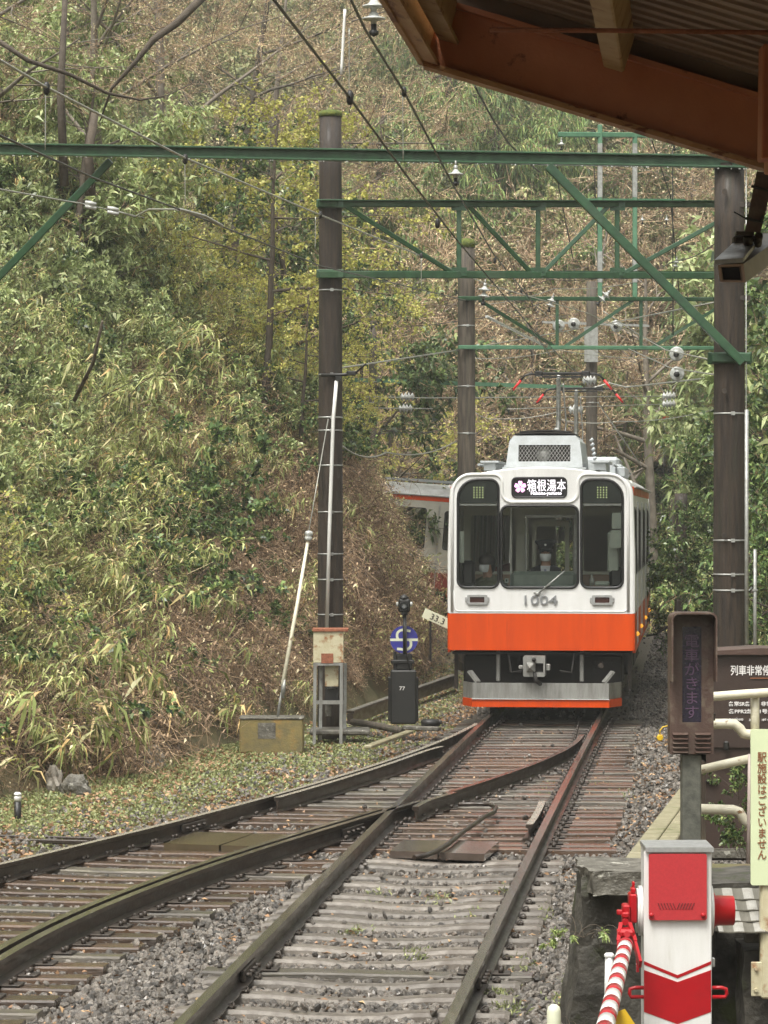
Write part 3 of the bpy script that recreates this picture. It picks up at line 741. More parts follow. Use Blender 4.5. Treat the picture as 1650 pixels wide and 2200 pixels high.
w = MB(); w.tube([(-.03, -.03, 1.69), (.31, -.045, 1.985)], [.014, .008], 6); w.tube([(.05, -.028, 1.77), (.33, -.035, 2.0)], .006, 5); w.lathe([(.03, 0), (.03, .03), (.012, .05)], (-.05, .0, 1.68), (0, -1, 0), 10); w.box((-.05, -.03, 1.69), (.1, .02, .03), bev=.005)
w.build('wiper', M['galv'], c1)
# destination display
d = MB(); d.plate(DEST, [], .012, .03, 0); dd = d.build('destination_display', M['gasket'], c1)
text('destination_name', '箱根湯本', .19, M['ledwhite'], dd, (.075, .004, 3.165), depth=.002, fit=(.53, .165), bold=0)
text('destination_name', 'Hakone-yumoto', .06, M['ledwhite'], dd, (.07, .004, 3.052), depth=.002, fit=(.42, .062), bold=.0012)
fl = MB()
for k in range(5):
    a = R(90+72*k); cx, cz = -.285+.047*math.cos(a), 3.145+.047*math.sin(a); loop = []
    for j in range(13):
        t = -1+2*j/12; rr = .062*math.sqrt(max(0, 1-t*t*.9))
    cx, cz = -.285, 3.145; ca, sa = math.cos(a), math.sin(a)
    for u_, v_ in ((.006, 0), (.035, .022), (.055, .029), (.073, .026), (.083, .012), (.075, 0), (.083, -.012), (.073, -.026), (.055, -.029), (.035, -.022)):
        loop.append((cx+u_*ca-v_*sa, cz+u_*sa+v_*ca))
    fl.plate(loop, [], .002, .006, 0)
fl.build('blossom_emblem', M['ledpink'], dd)
# cab interior
mb = MB(); mb.plate([(-1.2, 1.05), (1.2, 1.05), (1.2, 3.25), (-1.2, 3.25)], [rrect(-.27, .36, 1.1, 2.72, .03, 3), rrect(-1.1, -.45, 1.95, 2.75, .05, 3), rrect(.52, 1.1, 1.95, 2.75, .05, 3)], 1.9, 1.96, 0)
mb.build('cab_partition', M['inner'], c1)
mb = MB()
for x in (-.3, .39): mb.box((x, 1.88, 1.9), (.04, .05, 1.65), bev=.01)
mb.box((.05, 1.88, 2.74), (.73, .05, .04)); mb.box((-.47, 1.0, 2.2), (.025, .03, 1.4)); mb.box((.45, 1.2, 2.2), (.03, .03, 1.5)); mb.box((.5, 1.5, 2.2), (.03, .03, 1.5))
mb.build('door_frame', M['silver'], c1)
mb = MB(); mb.plate(rrect(-.22, .31, 1.25, 2.68, .03, 3), [rrect(-.16, .25, 1.7, 2.6, .03, 3)], 1.905, 1.93, 0); mb.build('cab_door', M['inner'], c1)
for (x0, x1) in ((-1.14, -.585), (.55, 1.115)):
    xc = (x0+x1)/2
    mb = MB(); mb.box((xc, .06, 3.1), (x1-x0+.04, .03, .36)); p = mb.build('indicator_panel', M['darkpanel'], c1)
    mb = MB()
    for i in range(4):
        for j in range(5): mb.box((xc-.06+.04*i, .04, 3.0+.034*j), (.017, .008, .017))
    mb.build('indicator_dots', M['leddot'], p)
    mb = MB(); mb.box((xc, .07, 2.9), (x1-x0+.04, .02, .022)); mb.build('sun_visor_rail', M['silver'], c1)
mb = MB(); mb.box((.02, .42, 1.82), (.92, .3, .32), bev=.05); mb.box((0, .3, 1.4), (2.3, .3, .6), bev=.03); mb.build('driver_desk', M['console'], c1)
mb = MB(); mb.box((-1.09, .045, 2.32), (.06, .006, .43)); mb.box((1.04, .05, 2.68), (.15, .006, .22)); mb.box((1.03, .05, 2.43), (.16, .006, .24)); mb.box((-.475, .045, 1.86), (.05, .006, .06)); mb.build('notice_card', M['paper'], c1)
mb = MB(); mb.box((-.475, .040, 1.86), (.026, .006, .032)); mb.build('sticker_square', M['darkpanel'], c1)
mb = MB(); mb.lathe([(.035, 0), (.035, .09), (.015, .12), (.015, .16)], (.69, .14, 1.79), n=10); mb.build('bottle', M['porcelain'], c1)
mb = MB(); mb.box((.83, .2, 1.82), (.2, .12, .06), bev=.015); mb.box((.98, .3, 2.25), (.16, .1, .55), bev=.02); mb.build('cab_box', M['paper'], c1)
mb = MB(); mb.box((.8, 1.84, 1.6), (.6, .08, .62), bev=.01); mb.box((-.8, 1.84, 1.6), (.6, .08, .62), bev=.01); mb.build('saloon_panel', M['innerwarm'], c1)
mb = MB(); mb.box((0, 7.0, 3.2), (2.2, 13.4, .05)); mb.build('ceiling', M['bwhite'], c1); mb = MB(); mb.box((0, 7.5, 1.075), (2.2, 12.0, .03)); mb.build('floor_covering', M['inner'], c1)
mb = MB(); mb.box((1.02, .35, 1.9), (.2, .2, .28), bev=.04); mb.box((-1.02, .35, 1.95), (.18, .2, .36), bev=.04); mb.build('cab_equipment', M['dark'], c1)
# under the front: coupler, bumper, plough
mb = MB(); mb.plate(rrect(-.235, .065, .555, .835, .02, 3), [rrect(-.07, .04, .615, .74, .01, 2)], -.22, .1, 0)
mb.box((-.085, -.23, .79), (.05, .03, .04), bev=.01); mb.box((.10, -.1, .68), (.06, .1, .09), bev=.01); mb.box((-.27, -.1, .68), (.06, .1, .05), bev=.01)
mb.add([(-.19, -.22, .75), (-.07, -.22, .75), (-.07, -.22, .62), (-.19, -.22, .62), (-.14, -.34, .68)], [(0, 1, 4), (1, 2, 4), (2, 3, 4), (3, 0, 4), (0, 3, 2, 1)])
cp = mb.build('coupler', M['skirt'], c1)
mb = MB(); mb.lathe([(.03, 0), (.03, .02), (.0, .03)], (-.085, -.245, .79), (0, -1, 0), 10); mb.box((-.05, -.05, .675), (.2, .1, .1)); mb.tube([(-.08, -.2, .62), (-.06, -.25, .5), (0, -.1, .45)], .03, 6); mb.build('coupler_pin', M['under'], cp)
mb = MB()
for x in (-.60, .55): mb.box((x, .2, .68), (.055, .08, .42), bev=.01)
mb.build('plough_hanger', M['skirt'], c1)
def plough(z0, z1, y0, m, nm, ex=0.):
    mb = MB(); prof = [(-1.09, .42), (-.93, .0), (.93, .0), (1.09, .42)]
    vs = []
    for t in (0, .03):
        for z in (z0, z1):
            for x, y in prof: vs.append((x*(1+ex), y0+y+t-ex, z))
    n = 4; fs = [(i, i+1, n+i+1, n+i) for i in range(3)]+[(2*n+i, 3*n+i, 3*n+i+1, 2*n+i+1) for i in range(3)]+[(n+i, n+i+1, 3*n+i+1, 3*n+i) for i in range(3)]+[(i, 2*n+i, 2*n+i+1, i+1) for i in range(3)]+[(0, n, 3*n, 2*n), (3, 3+2*n, 3+3*n, 3+n)]
    mb.add(vs, fs); return mb.build(nm, M[m], c1)
plough(.25, .465, -.12, 'skirt', 'snow_plough'); plough(.135, .245, -.125, 'orange', 'plough_stripe', .006)
mb = MB(); mb.add([(-.93, -.12, .247), (.93, -.12, .247), (.95, -.15, .243), (-.95, -.15, .243), (-.93, -.12, .235), (.93, -.12, .235)], [(0, 1, 2, 3), (0, 4, 5, 1)]); mb.build('plough_ledge', M['bwhite'], c1)
for sx in (-1, 1):
    mb = MB(); mb.bar((sx*.98, .0, .62), (sx*.86, -.05, .47), .12, .03); mb.build('guard_bracket', M['skirt'], c1)
    mb = MB(); mb.tube([(sx*.45, .1, .86), (sx*.42, .1, .6), (sx*.25, .1, .62)], .016, 6); mb.build('hose', M['under'], c1)
mb = MB(); mb.box((0, .75, .62), (2.2, .5, .42), bev=.03); mb.box((-.75, .9, .35), (.2, .3, .4), bev=.03); mb.box((.75, .9, .35), (.2, .3, .4), bev=.03); mb.box((0, .4, .86), (2.45, .6, .03)); mb.build('underframe', M['under'], c1)
mb = MB()
for x in (-1.2, 1.2): mb.box((x, .5, .6), (.05, .05, .5)); 
mb.lathe([(.04, 0), (.04, .03)], (.82, .05, .7), (0, -1, 0), 10); mb.build('step_iron', M['iron'], c1)
# air conditioner on the roof
def loft(mb, bot, top, z0, z1, mi=0):
    vs = [(x, y, z0) for x, y in bot]+[(x, y, z1) for x, y in top]; n = len(bot)
    mb.add(vs, [(i, (i+1) % n, n+(i+1) % n, n+i) for i in range(n)]+[tuple(range(n)), tuple(range(2*n-1, n-1, -1))], mi)
AX = .02
mb = MB(); bot = rrect(-.555+AX, .555+AX, .5, 3.0, .12, 4); top = rrect(-.49+AX, .49+AX, .62, 2.9, .16, 4)
# front sheet with grille opening, then the side walls
def acp(a, b, t): return (a, .5+(b-3.42)*.28+t, b)
mb.plate([(-.53+AX, 3.42), (.53+AX, 3.42), (.525+AX, 3.5), (.49+AX, 3.78), (.43+AX, 3.86), (-.43+AX, 3.86), (-.49+AX, 3.78), (-.525+AX, 3.5)], [[(-.36+AX, 3.50), (.36+AX, 3.50), (.36+AX, 3.73), (-.36+AX, 3.73)]], 0, .03, 0, acp)
for sx in (-1, 1):
    mb.add([(AX+sx*.53, .5, 3.42), (AX+sx*.525, .52, 3.5), (AX+sx*.49, .6, 3.78), (AX+sx*.43, .625, 3.86), (AX+sx*.53, 3, 3.42), (AX+sx*.525, 3, 3.5), (AX+sx*.49, 3, 3.78), (AX+sx*.43, 3, 3.86)], [(0, 1, 5, 4), (1, 2, 6, 5), (2, 3, 7, 6)])
mb.add([(AX-.43, .625, 3.86), (AX+.43, .625, 3.86), (AX+.43, 3, 3.86), (AX-.43, 3, 3.86)], [(0, 1, 2, 3)])
mb.box((AX, 3.0, 3.64), (.9, .03, .42)); mb.box((AX, .49, 3.405), (1.16, .04, .03))
ac = mb.build('air_conditioner', M['acgrey'], c1)
mb = MB()
for k in np.arange(-5, 26, 1.6):
    for sg in (-1, 1):
        x0 = -.36+k*.03; pts = []
        xa, za, xb, zb = (x0, 3.5, x0+.16, 3.73) if sg > 0 else (x0+.16, 3.5, x0, 3.73)
        # clip to opening
        if min(xa, xb) < -.36 or max(xa, xb) > .36: 
            t0 = max(0, min(1, ((-.36 if xb > xa else .36)-xa)/(xb-xa))) if not (-.36 <= xa <= .36) else 0
            t1 = max(0, min(1, ((.36 if xb > xa else -.36)-xa)/(xb-xa))) if not (-.36 <= xb <= .36) else 1
            if t1-t0 < .02: continue
            xa, za, xb, zb = xa+(xb-xa)*t0, za+(zb-za)*t0, xa+(xb-xa)*t1, za+(zb-za)*t1
        mb.tube([acp(xa+AX, za, .01), acp(xb+AX, zb, .01)], .0032, 4, cap=False, smooth=False)
mb.build('grille_mesh', M['skirt'], ac)
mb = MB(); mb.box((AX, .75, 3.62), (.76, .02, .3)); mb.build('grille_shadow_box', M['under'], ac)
mb = MB(); mb.lathe([(.09, 0), (.1, .03), (.02, .06)], (AX-.02, .70, 3.60), (0, -1, 0), 12); mb.build('fan_hub', M['galv'], ac)
mb = MB()
for (a, b, z) in ((-.42, .42, 3.885), (-.35, .35, 3.915)):
    vs = []
    for k in range(9):
        x = a+(b-a)*k/8; zz = z+.02*(1-(2*k/8-1)**2)
        vs += [(AX+x, .62, zz-.012), (AX+x, 2.7, zz-.012), (AX+x, 2.7, zz+.006), (AX+x, .62, zz+.006)]
    mb.add(vs, [(4*k+j, 4*k+(j+1) % 4, 4*k+4+(j+1) % 4, 4*k+4+j) for k in range(8) for j in range(4)]+[(0, 1, 2, 3), (32, 33, 34, 35)])
mb.build('aircon_lid', M['under'], ac)
for x in (-.74, .79):
    mb = MB(); mb.box((x, 1.6, 3.495), (.26, 2.2, .03), bev=.006); mb.box((x-.07, 1.55, 3.43), (.02, 2.0, .11)); mb.box((x+.07, 1.55, 3.43), (.02, 2.0, .11)); mb.box((x, 1.0, 3.43), (.12, .9, .1)); mb.build('roof_vent', M['acgrey'], c1)
mb = MB()
for i in range(12):
    mb.box((1.02, 2.6+i*.22, 3.38+.0), (.14, .12, .14), bev=.01)
    if i < 5: mb.tube([(.62-.03*0, 1.6+i*.35, 3.8-.06*i), (.66, 1.6+i*.35, 3.84-.06*i)], .025, 6)
mb.build('roof_louvre', M['acgrey'], c1)
# the other cars round the bend
c2 = car('train_car', carw(0, 14.15, .0)[:], -R(2), 'second car, hidden behind the leading car of the train', panto=())
c3p = P(968, 1100, 77.0)
c3 = car('train_car', (c3p.x+1.5, 75.6, .46), R(78), 'rear car of the train, red and cream side seen behind the bushes', panto=(), cols=('shadedcream', 'shadedred'))
c3.rotation_euler = (0, R(0), R(80)); c3.rotation_mode = 'XYZ'
mm = Matrix.Translation((c3p.x+1.5, 75.2, -.12)) @ Matrix.Rotation(R(82), 4, 'Z') @ Matrix.Rotation(R(4.0), 4, 'X')
c3.matrix_world = mm; c3.location = mm.to_translation(); c3.rotation_euler = mm.to_euler()

# ------------------------------------------------------------------ people
def skin_body(name, joints, edges, mats, parent, loc, rz, sub=1):
    me = bpy.data.meshes.new(name); me.from_pydata([j[0] for j in joints], edges, [])
    ob = bpy.data.objects.new(name, me); COL.objects.link(ob); md = ob.modifiers.new('s', 'SKIN')
    for i, j in enumerate(joints):
        r = j[1]; me.skin_vertices[0].data[i].radius = (r, r*.8) if not hasattr(r, '__len__') else r
    me.skin_vertices[0].data[0].use_root = True
    sb = ob.modifiers.new('u', 'SUBSURF'); sb.levels = sub+1
    dg = bpy.context.evaluated_depsgraph_get(); m2 = bpy.data.meshes.new_from_object(ob.evaluated_get(dg)); bpy.data.objects.remove(ob)
    m2.materials.clear(); m2.materials.append(mats); m2.polygons.foreach_set('use_smooth', [True]*len(m2.polygons)); m2.polygons.foreach_set('material_index', [0]*len(m2.polygons))
    return link(name, m2, parent)
def ell(mb, c, r, n=14, mi=0, zlo=-1., zhi=1.):
    vs = []; k = 10
    for i in range(k+1):
        t = zlo+(zhi-zlo)*i/k; ph = math.asin(max(-1, min(1, t)))
        for j in range(n):
            a = 2*math.pi*j/n; vs.append((c[0]+r[0]*math.cos(ph)*math.cos(a), c[1]+r[1]*math.cos(ph)*math.sin(a), c[2]+r[2]*math.sin(ph)))
    mb.add(vs, [(i*n+j, i*n+(j+1) % n, (i+1)*n+(j+1) % n, (i+1)*n+j) for i in range(k) for j in range(n)]+[tuple(range(n)), tuple(k*n+j for j in range(n))], mi, True)
def person(label, lx, ly, headz, cap, coat, turn=0., lean=0., ps=1.14):
    w = carw(lx, ly, 0); p = empty('person', (w.x, w.y, 0), RZ1+turn, label, 'person'); p.scale = (ps, ps, ps)
    z = headz/ps
    J = [((0, .05, z-.78), .12), ((0, .06, z-.55), .10), ((0, .06, z-.36), (.12, .07)), ((0, .03, z-.2), .05), ((0, 0, z-.12), .055), ((lean*.5, 0, z), (.077, .095)), ((lean*.5, 0.01, z+.06), (.07, .09)),
         ((.17, .05, z-.30), .045), ((.23, -.02, z-.5), .05), ((.16, -.25, z-.55), .04), ((.13, -.33, z-.56), .035),
         ((-.17, .05, z-.30), .045), ((-.23, -.02, z-.5), .05), ((-.16, -.25, z-.55), .04), ((-.13, -.33, z-.56), .035),
         ((.1, -.22, z-.80), .07), ((.11, -.28, z-.84), .05), ((-.1, -.22, z-.80), .07), ((-.11, -.28, z-.84), .05)]
    E = [(0, 1), (1, 2), (2, 3), (3, 4), (4, 5), (5, 6), (3, 7), (7, 8), (8, 9), (9, 10), (3, 11), (11, 12), (12, 13), (13, 14), (0, 15), (15, 16), (0, 17), (17, 18)]
    skin_body('body', J, E, M['skin'], p, None, 0)
    mb = MB(); ell(mb, (0, .04, z-.42), (.205, .15, .27), 18, 0, -1, .97); mb.tube([(.16, .05, z-.24), (.215, .03, z-.34), (.245, -.02, z-.5), (.17, -.24, z-.55)], [.075, .075, .06, .05], 10); mb.tube([(-.16, .05, z-.24), (-.215, .03, z-.34), (-.245, -.02, z-.5), (-.17, -.24, z-.55)], [.075, .075, .06, .05], 10)
    mb.tube([(-.02, .04, z-.19), (.17, .045, z-.25)], [.09, .07], 10); mb.tube([(.02, .04, z-.19), (-.17, .045, z-.25)], [.09, .07], 10)
    mb.build('jacket', M[coat], p)
    hx = lean*.5
    if cap:
        mb = MB(); mb.add([(-.05, -.085, z-.16), (.05, -.085, z-.16), (0, -.15, z-.38)], [(0, 1, 2)]); mb.add([(-.06, -.07, z-.15), (.06, -.07, z-.15), (.05, -.135, z-.24), (-.05, -.135, z-.24)], [(0, 1, 2, 3)]); mb.build('shirt', M['shirt'], p)
        mb = MB(); mb.add([(-.014, -.122, z-.19), (.014, -.122, z-.19), (.02, -.155, z-.36), (-.02, -.155, z-.36)], [(0, 1, 2, 3)]); mb.build('tie', M['tie'], p)
        mb = MB(); mb.lathe([(.093, .0), (.098, .045), (.135, .085), (.13, .105), (.05, .12), (.001, .12)], (hx, .01, z+.05), n=20)
        mb.add([(hx-.08, -.075, z+.055), (hx+.08, -.075, z+.055), (hx+.055, -.145, z+.03), (hx, -.158, z+.026), (hx-.055, -.145, z+.03)], [(0, 1, 2, 3, 4)]); cp_ = mb.build('cap', M['navy'], p)
        mb = MB(); mb.lathe([(.014, 0), (.01, .01)], (hx, -.105, z+.105), (0, -1, .3), 8); mb.build('cap_badge', M['silver'], cp_)
        mb = MB(); ell(mb, (hx, .02, z+.02), (.083, .095, .09), 14, 0, -.6, 1); mb.build('hair', M['hair'], p)
    else:
        mb = MB(); ell(mb, (hx, .015, z+.045), (.098, .11, .095), 16, 0, -.5, 1); ell(mb, (hx, .05, z-.02), (.092, .08, .11), 14); mb.build('hair', M['hair'], p)
    mb = MB(); vs = []
    for (zz, ry, rx) in ((.012, .108, .07), (-.015, .128, .072), (-.05, .132, .066), (-.08, .108, .05)):
        for k in range(7):
            a = -1+2*k/6; vs.append((hx+rx*math.sin(a*1.25), -ry*math.cos(a*1.1)+.012, z+zz-.015))
    mb.add(vs, [(r*7+k, r*7+k+1, r*7+k+8, r*7+k+7) for r in range(3) for k in range(6)], 0, True); mb.build('face_mask', M['mask'], p)
    mb = MB()
    for sx in (-1, 1): ell(mb, (hx+sx*.032, -.088, z+.022), (.014, .008, .007), 8)
    mb.build('eye', M['hair'], p)
    return p
person('train driver in peaked cap, white face mask and dark uniform with tie behind the windscreen', .03, .72, 2.225, True, 'navy')
person('dark haired person in an olive coat and mask behind the left cab window', -.78, .75, 2.07, False, 'khaki', turn=-.5, lean=-.04)
# ------------------------------------------------------------------ gantries
def ibeam(mb, p, q, h, w, mi=0, up=Vector((0, 0, 1)), tf=.02):
    p = Vector(p); q = Vector(q); s, u, d = frame(q-p, up)
    for o in (h/2-tf/2, -h/2+tf/2): mb.bar(p+u*o, q+u*o, w, tf, up, mi, .003)
    mb.bar(p, q, .012, h-2*tf, up, mi)
def angle(mb, p, q, w, mi=0, up=Vector((0, 0, 1)), t=.012):
    p = Vector(p); q = Vector(q); s, u, d = frame(q-p, up); mb.bar(p, q, t, w, up, mi); mb.bar(p+u*w/2+s*w/2, q+u*w/2+s*w/2, w, t, up, mi)
def pole(parent, x, D, ztop, r0, r1, m='pole', rings=(), nm='pole', z0=None):
    z0 = terr(x, D)-.3 if z0 is None else z0; mb = MB(); n = 10
    mb.tube([(x, D, z0+(ztop-z0)*i/n) for i in range(n+1)], [r0+(r1-r0)*i/n for i in range(n+1)], 24); o = mb.build(nm, M[m], parent)
    for z in rings:
        rr = r0+(r1-r0)*(z-z0)/(ztop-z0); b = MB(); b.lathe([(rr+.005, -.009), (rr+.005, .009)], (x, D, z), n=24); b.box((x+.02, D-rr-.01, z), (.04, .025, .04)); b.build('band', M['galv'], parent)
    return o
def insulator(loc, ax, label, s=1., group='white porcelain insulators on the overhead line', n=2, hang=.12):
    loc = Vector(loc); ax = Vector(ax).normalized(); t = empty('insulator', loc, 0, label, 'insulator', group)
    mb = MB(); mb.tube([Vector((0, 0, 0)), ax*hang*s*.8], .014*s, 6); mb.lathe([(.02*s, hang*s*.6), (.035*s, hang*s*.75), (.035*s, hang*s), (.03*s, hang*s+.06*s)], (0, 0, 0), ax, 10); mb.build('metal_cap', M['galv'], t)
    L = hang*s
    for k in range(n):
        mb = MB(); o = L+.05*s+k*.13*s; mb.lathe([(.035*s, o-.03*s), (.05*s, o), (.07*s, o+.02*s), (.12*s, o+.035*s), (.125*s, o+.05*s), (.10*s, o+.055*s), (.035*s, o+.06*s), (.03*s, o+.1*s)], (0, 0, 0), ax, 16); mb.build('porcelain_disc', M['porcelain'], t)
    mb = MB(); o = L+.08*s+n*.13*s; mb.lathe([(.03*s, o-.07*s), (.03*s, o), (.05*s, o+.01*s), (.05*s, o+.05*s), (.01*s, o+.07*s)], (0, 0, 0), ax, 10); mb.build('clamp', M['dark'], t)
    return t
def flat(d): return d
# P2 + front beam
g1 = empty('line_gantry', (3.7, 35, 0), 0, None, None)
def rel(root): # children are built in world space: keep the root at its base and undo its shift
    bpy.context.view_layer.update()
def root_at(o):
    # move the children so that world positions hold with the root standing at its base
    for ch in o.children: ch.location = Vector(ch.location)-Vector(o.location)
tag(g1, 'nearest green beam gantry with the thick dark pole at the right and knee braces', 'gantry', 'overhead line gantries')
D2 = 35.0; X2 = P(1567, 0, D2).x
def zat(y, D): return H+(1100-y)/F*D
pole(g1, X2, D2, zat(352, D2), .182, .160, 'pole', [zat(y, D2) for y in (889, 1161, 1234, 1268)])
A = P(-70, 319, 37.6); B = P(1605, 348, 35.0-.2); mb = MB(); ibeam(mb, A, B, .135, .13); o = mb.build('beam', M['green'], g1)
dm = MB(); r_ = random.Random(3)
for i in range(95):
    t = r_.random(); q = A.lerp(B, t)+Vector((0, -.06, -.078)); dm.lathe([(.001, -.012), (.007, -.008), (.007, 0), (.002, .006)], q, n=6)
wd = dm.build('water_drop', M['porcelain'], g1); wd['kind'] = 'stuff'
for (a, b) in (((1172, 362), (1590, 785)),):
    mb = MB(); p, q = P(*a, 34.72), P(*b, 34.72); mb.bar(p, q, .014, .10, up=Vector((0, -1, 0)), bev=.004); mb.bar(p+Vector((.03, -.045, .03)), q+Vector((.03, -.045, .03)), .08, .012, up=Vector((0, -1, 0)), bev=.004); mb.bar(p+Vector((.03, .045, .03)), q+Vector((.03, .045, .03)), .08, .012, up=Vector((0, -1, 0))); mb.build('knee_brace', M['green'], g1)
mb = MB(); p, q = P(238, 345, 37.2), P(-60, 655, 37.6); mb.bar(p, q, .085, .05, up=Vector((0, -1, 0)), bev=.01); mb.build('knee_brace', M['green'], g1)
pole(g1, A.x-.05, 37.7, A.z+.05, .18, .16, 'pole')
mb = MB(); zz = zat(770, D2); mb.lathe([(.19, -.06), (.19, .06)], (X2, D2, zz), n=24); mb.box((X2, D2-.2, zz), (.42, .03, .10), bev=.01)
for sx in (-1, 1): mb.box((X2+sx*.21, D2-.02, zz), (.05, .12, .13), bev=.01)
mb.build('clamp_band', M['green'], g1)
mb = MB(); mb.tube([P(1603, 350, 34.8), P(1603, 1400, 34.8)], .006, 5); mb.tube([P(1604, 880, 34.8), P(1604, 1430, 34.8)], .022, 8); mb.build('conduit', M['galv'], g1)
mb = MB()
for y in (440, 640): mb.box(P(1600, y, 34.9), (.12, .05, .05))
for y in (412, 583, 840, 1150): mb.lathe([(.03, 0), (.03, .03)], P(1556, y, D2-.19), (0, -1, 0), 8)
mb.build('bolt', M['iron'], g1)
# small box with the outlet at the beam's right end, second column of conduit behind
t = empty('conduit_post', P(1622, 1400, 36.5), 0, 'thin pale conduit post right behind the thick dark pole', 'post'); mb = MB(); mb.tube([P(1622, 1180, 36.5), P(1622, 1480, 36.5)], .02, 8); mb.build('post_tube', M['galv'], t)
mb = MB(); mb.box(P(1622, 1268, 36.5), (.06, .05, .02)); mb.build('bracket', M['galv'], t)
# P1 + second truss
g2 = empty('line_gantry', (P(710, 0, 42).x, 42, 0), 0, 'green lattice gantry in front of the weathered moss capped pole beside the cabinet', 'gantry', 'overhead line gantries')
DP = 42.; X1 = P(710, 0, DP).x
pole(g2, X1, DP, zat(243, DP), .170, .142, 'pole', [zat(y, DP) for y in (624, 805, 897, 925, 1000, 1100, 1190, 1245, 1320)])
mb = MB(); mb.lathe([(.15, -.05), (.155, .0), (.12, .03), (.02, .05)], (X1, DP, zat(243, DP)), n=24); mb.build('moss_cap', M['moss'], g2)
def TP(x, y): return P(x, y, 41.8+(x-710)/850*2.2)
mb = MB(); angle(mb, TP(684, 438), TP(1545, 439), .085, up=Vector((0, 0, 1))); mb.bar(TP(684, 438), TP(1545, 439), .05, .06); mb.build('top_chord', M['green'], g2)
mb = MB(); mb.bar(TP(684, 590), TP(1545, 592), .05, .09, bev=.008); mb.bar(TP(684, 583)+Vector((0, .3, 0)), TP(1545, 585)+Vector((0, .3, 0)), .05, .07); mb.build('bottom_chord', M['green'], g2)
for x in (986, 1156, 1326):
    mb = MB(); mb.bar(TP(x, 444), TP(x, 585), .065, .05, up=Vector((0, 1, 0)), bev=.008); mb.build('upright', M['green'], g2)
for a, b in (((735, 438), (978, 590)), ((1005, 440), (1140, 585)), ((1310, 440), (1165, 588)), ((1545, 440+35), (1335, 590))):
    mb = MB(); mb.bar(TP(*a), TP(*b), .06, .045, up=Vector((0, 1, 0)), bev=.008); mb.build('diagonal', M['green'], g2)
for x, y in ((986, 444), (986, 584), (1156, 444), (1156, 584), (1326, 444), (1326, 584)):
    mb = MB(); c_ = TP(x, y)+Vector((0, -.035, 0)); mb.box(c_, (.2, .012, .11))
    for ddx in (-.07, 0, .07): mb.lathe([(.012, 0), (.010, .012)], c_+Vector((ddx, -.006, 0)), (0, -1, 0), 6)
    mb.build('gusset_plate', M['green'], g2)
for y in (440, 590):
    mb = MB(); mb.lathe([(.165, -.05), (.165, .05)], (X1, DP, zat(y, DP)), n=24); mb.box((X1, DP-.17, zat(y, DP)), (.36, .04, .11), bev=.01); mb.build('clamp_band', M['green'], g2)
mb = MB(); mb.tube([P(723, 818, 41.75), P(716, 900, 41.75), P(708, 1130, 41.75), P(702, 1352, 41.75)], .024, 8); mb.build('white_conduit', M['bwhite'], g2)
mb = MB(); mb.tube([P(690, 806, 41.8), P(740, 805, 41.8), P(768, 800, 41.8)], .022, 8); mb.tube([P(765, 800, 41.8), P(786, 782, 41.6)], .012, 6); mb.box(P(727, 812, 41.75), (.07, .07, .05)); mb.box(P(755, 802, 41.78), (.12, .07, .06), bev=.01); mb.build('arm', M['dark'], g2)
# P3 + third truss
g3 = empty('line_gantry', (P(1002, 0, 58).x, 58, 0), 0, 'third gantry with the plain brown pole left behind the train roof', 'gantry', 'overhead line gantries')
pole(g3, P(1002, 0, 58).x, 58, zat(520, 58), .168, .150, 'polegrey', [zat(y, 58) for y in (700, 830, 931)])
mb = MB(); mb.lathe([(.16, -.1), (.165, .0), (.13, .05), (.02, .07)], (P(1002, 0, 58).x, 58, zat(520, 58)), n=16); mb.build('moss_cap', M['moss'], g3)
def T3(x, y): return P(x, y, 57.8+(x-1000)/560*2)
mb = MB(); mb.bar(T3(985, 641), T3(1560, 643), .07, .075, bev=.01); mb.build('top_chord', M['green'], g3)
mb = MB(); mb.bar(T3(985, 746), T3(1560, 748), .07, .07, bev=.01); mb.build('bottom_chord', M['greenpale'], g3)
for x in (1197, 1377):
    mb = MB(); mb.bar(T3(x, 645), T3(x, 745), .06, .05, up=Vector((0, 1, 0))); mb.build('upright', M['green'], g3)
for a, b in (((1030, 645), (1195, 747)), ((1360, 645), (1210, 747)), ((1560, 650), (1400, 747))):
    mb = MB(); mb.bar(T3(*a), T3(*b), .06, .05, up=Vector((0, 1, 0))); mb.build('diagonal', M['green'], g3)
pole(g3, T3(1555, 0).x, 60, T3(1555, 600).z, .17, .15, 'polegrey')
for x in (1289, 1364):
    mb = MB(); mb.bar(T3(x, 645), T3(x, 268), .085, .085, up=Vector((0, 1, 0)), bev=.01); mb.build('tall_post', M['greenpale'], g3)
    mb = MB(); mb.bar(T3(x, 425), T3(x, 308), .092, .092, up=Vector((0, 1, 0)), bev=.01); mb.build('post_sleeve', M['galv'], g3); mb = MB(); mb.bar(T3(x, 608), T3(x, 540), .092, .092, up=Vector((0, 1, 0)), bev=.01); mb.build('post_sleeve', M['galv'], g3)
mb = MB(); mb.bar(T3(1200, 289), T3(1470, 291), .08, .09, bev=.01); mb.bar(T3(1245, 430), T3(1470, 431), .06, .06); mb.build('cross_arm', M['greenpale'], g3)
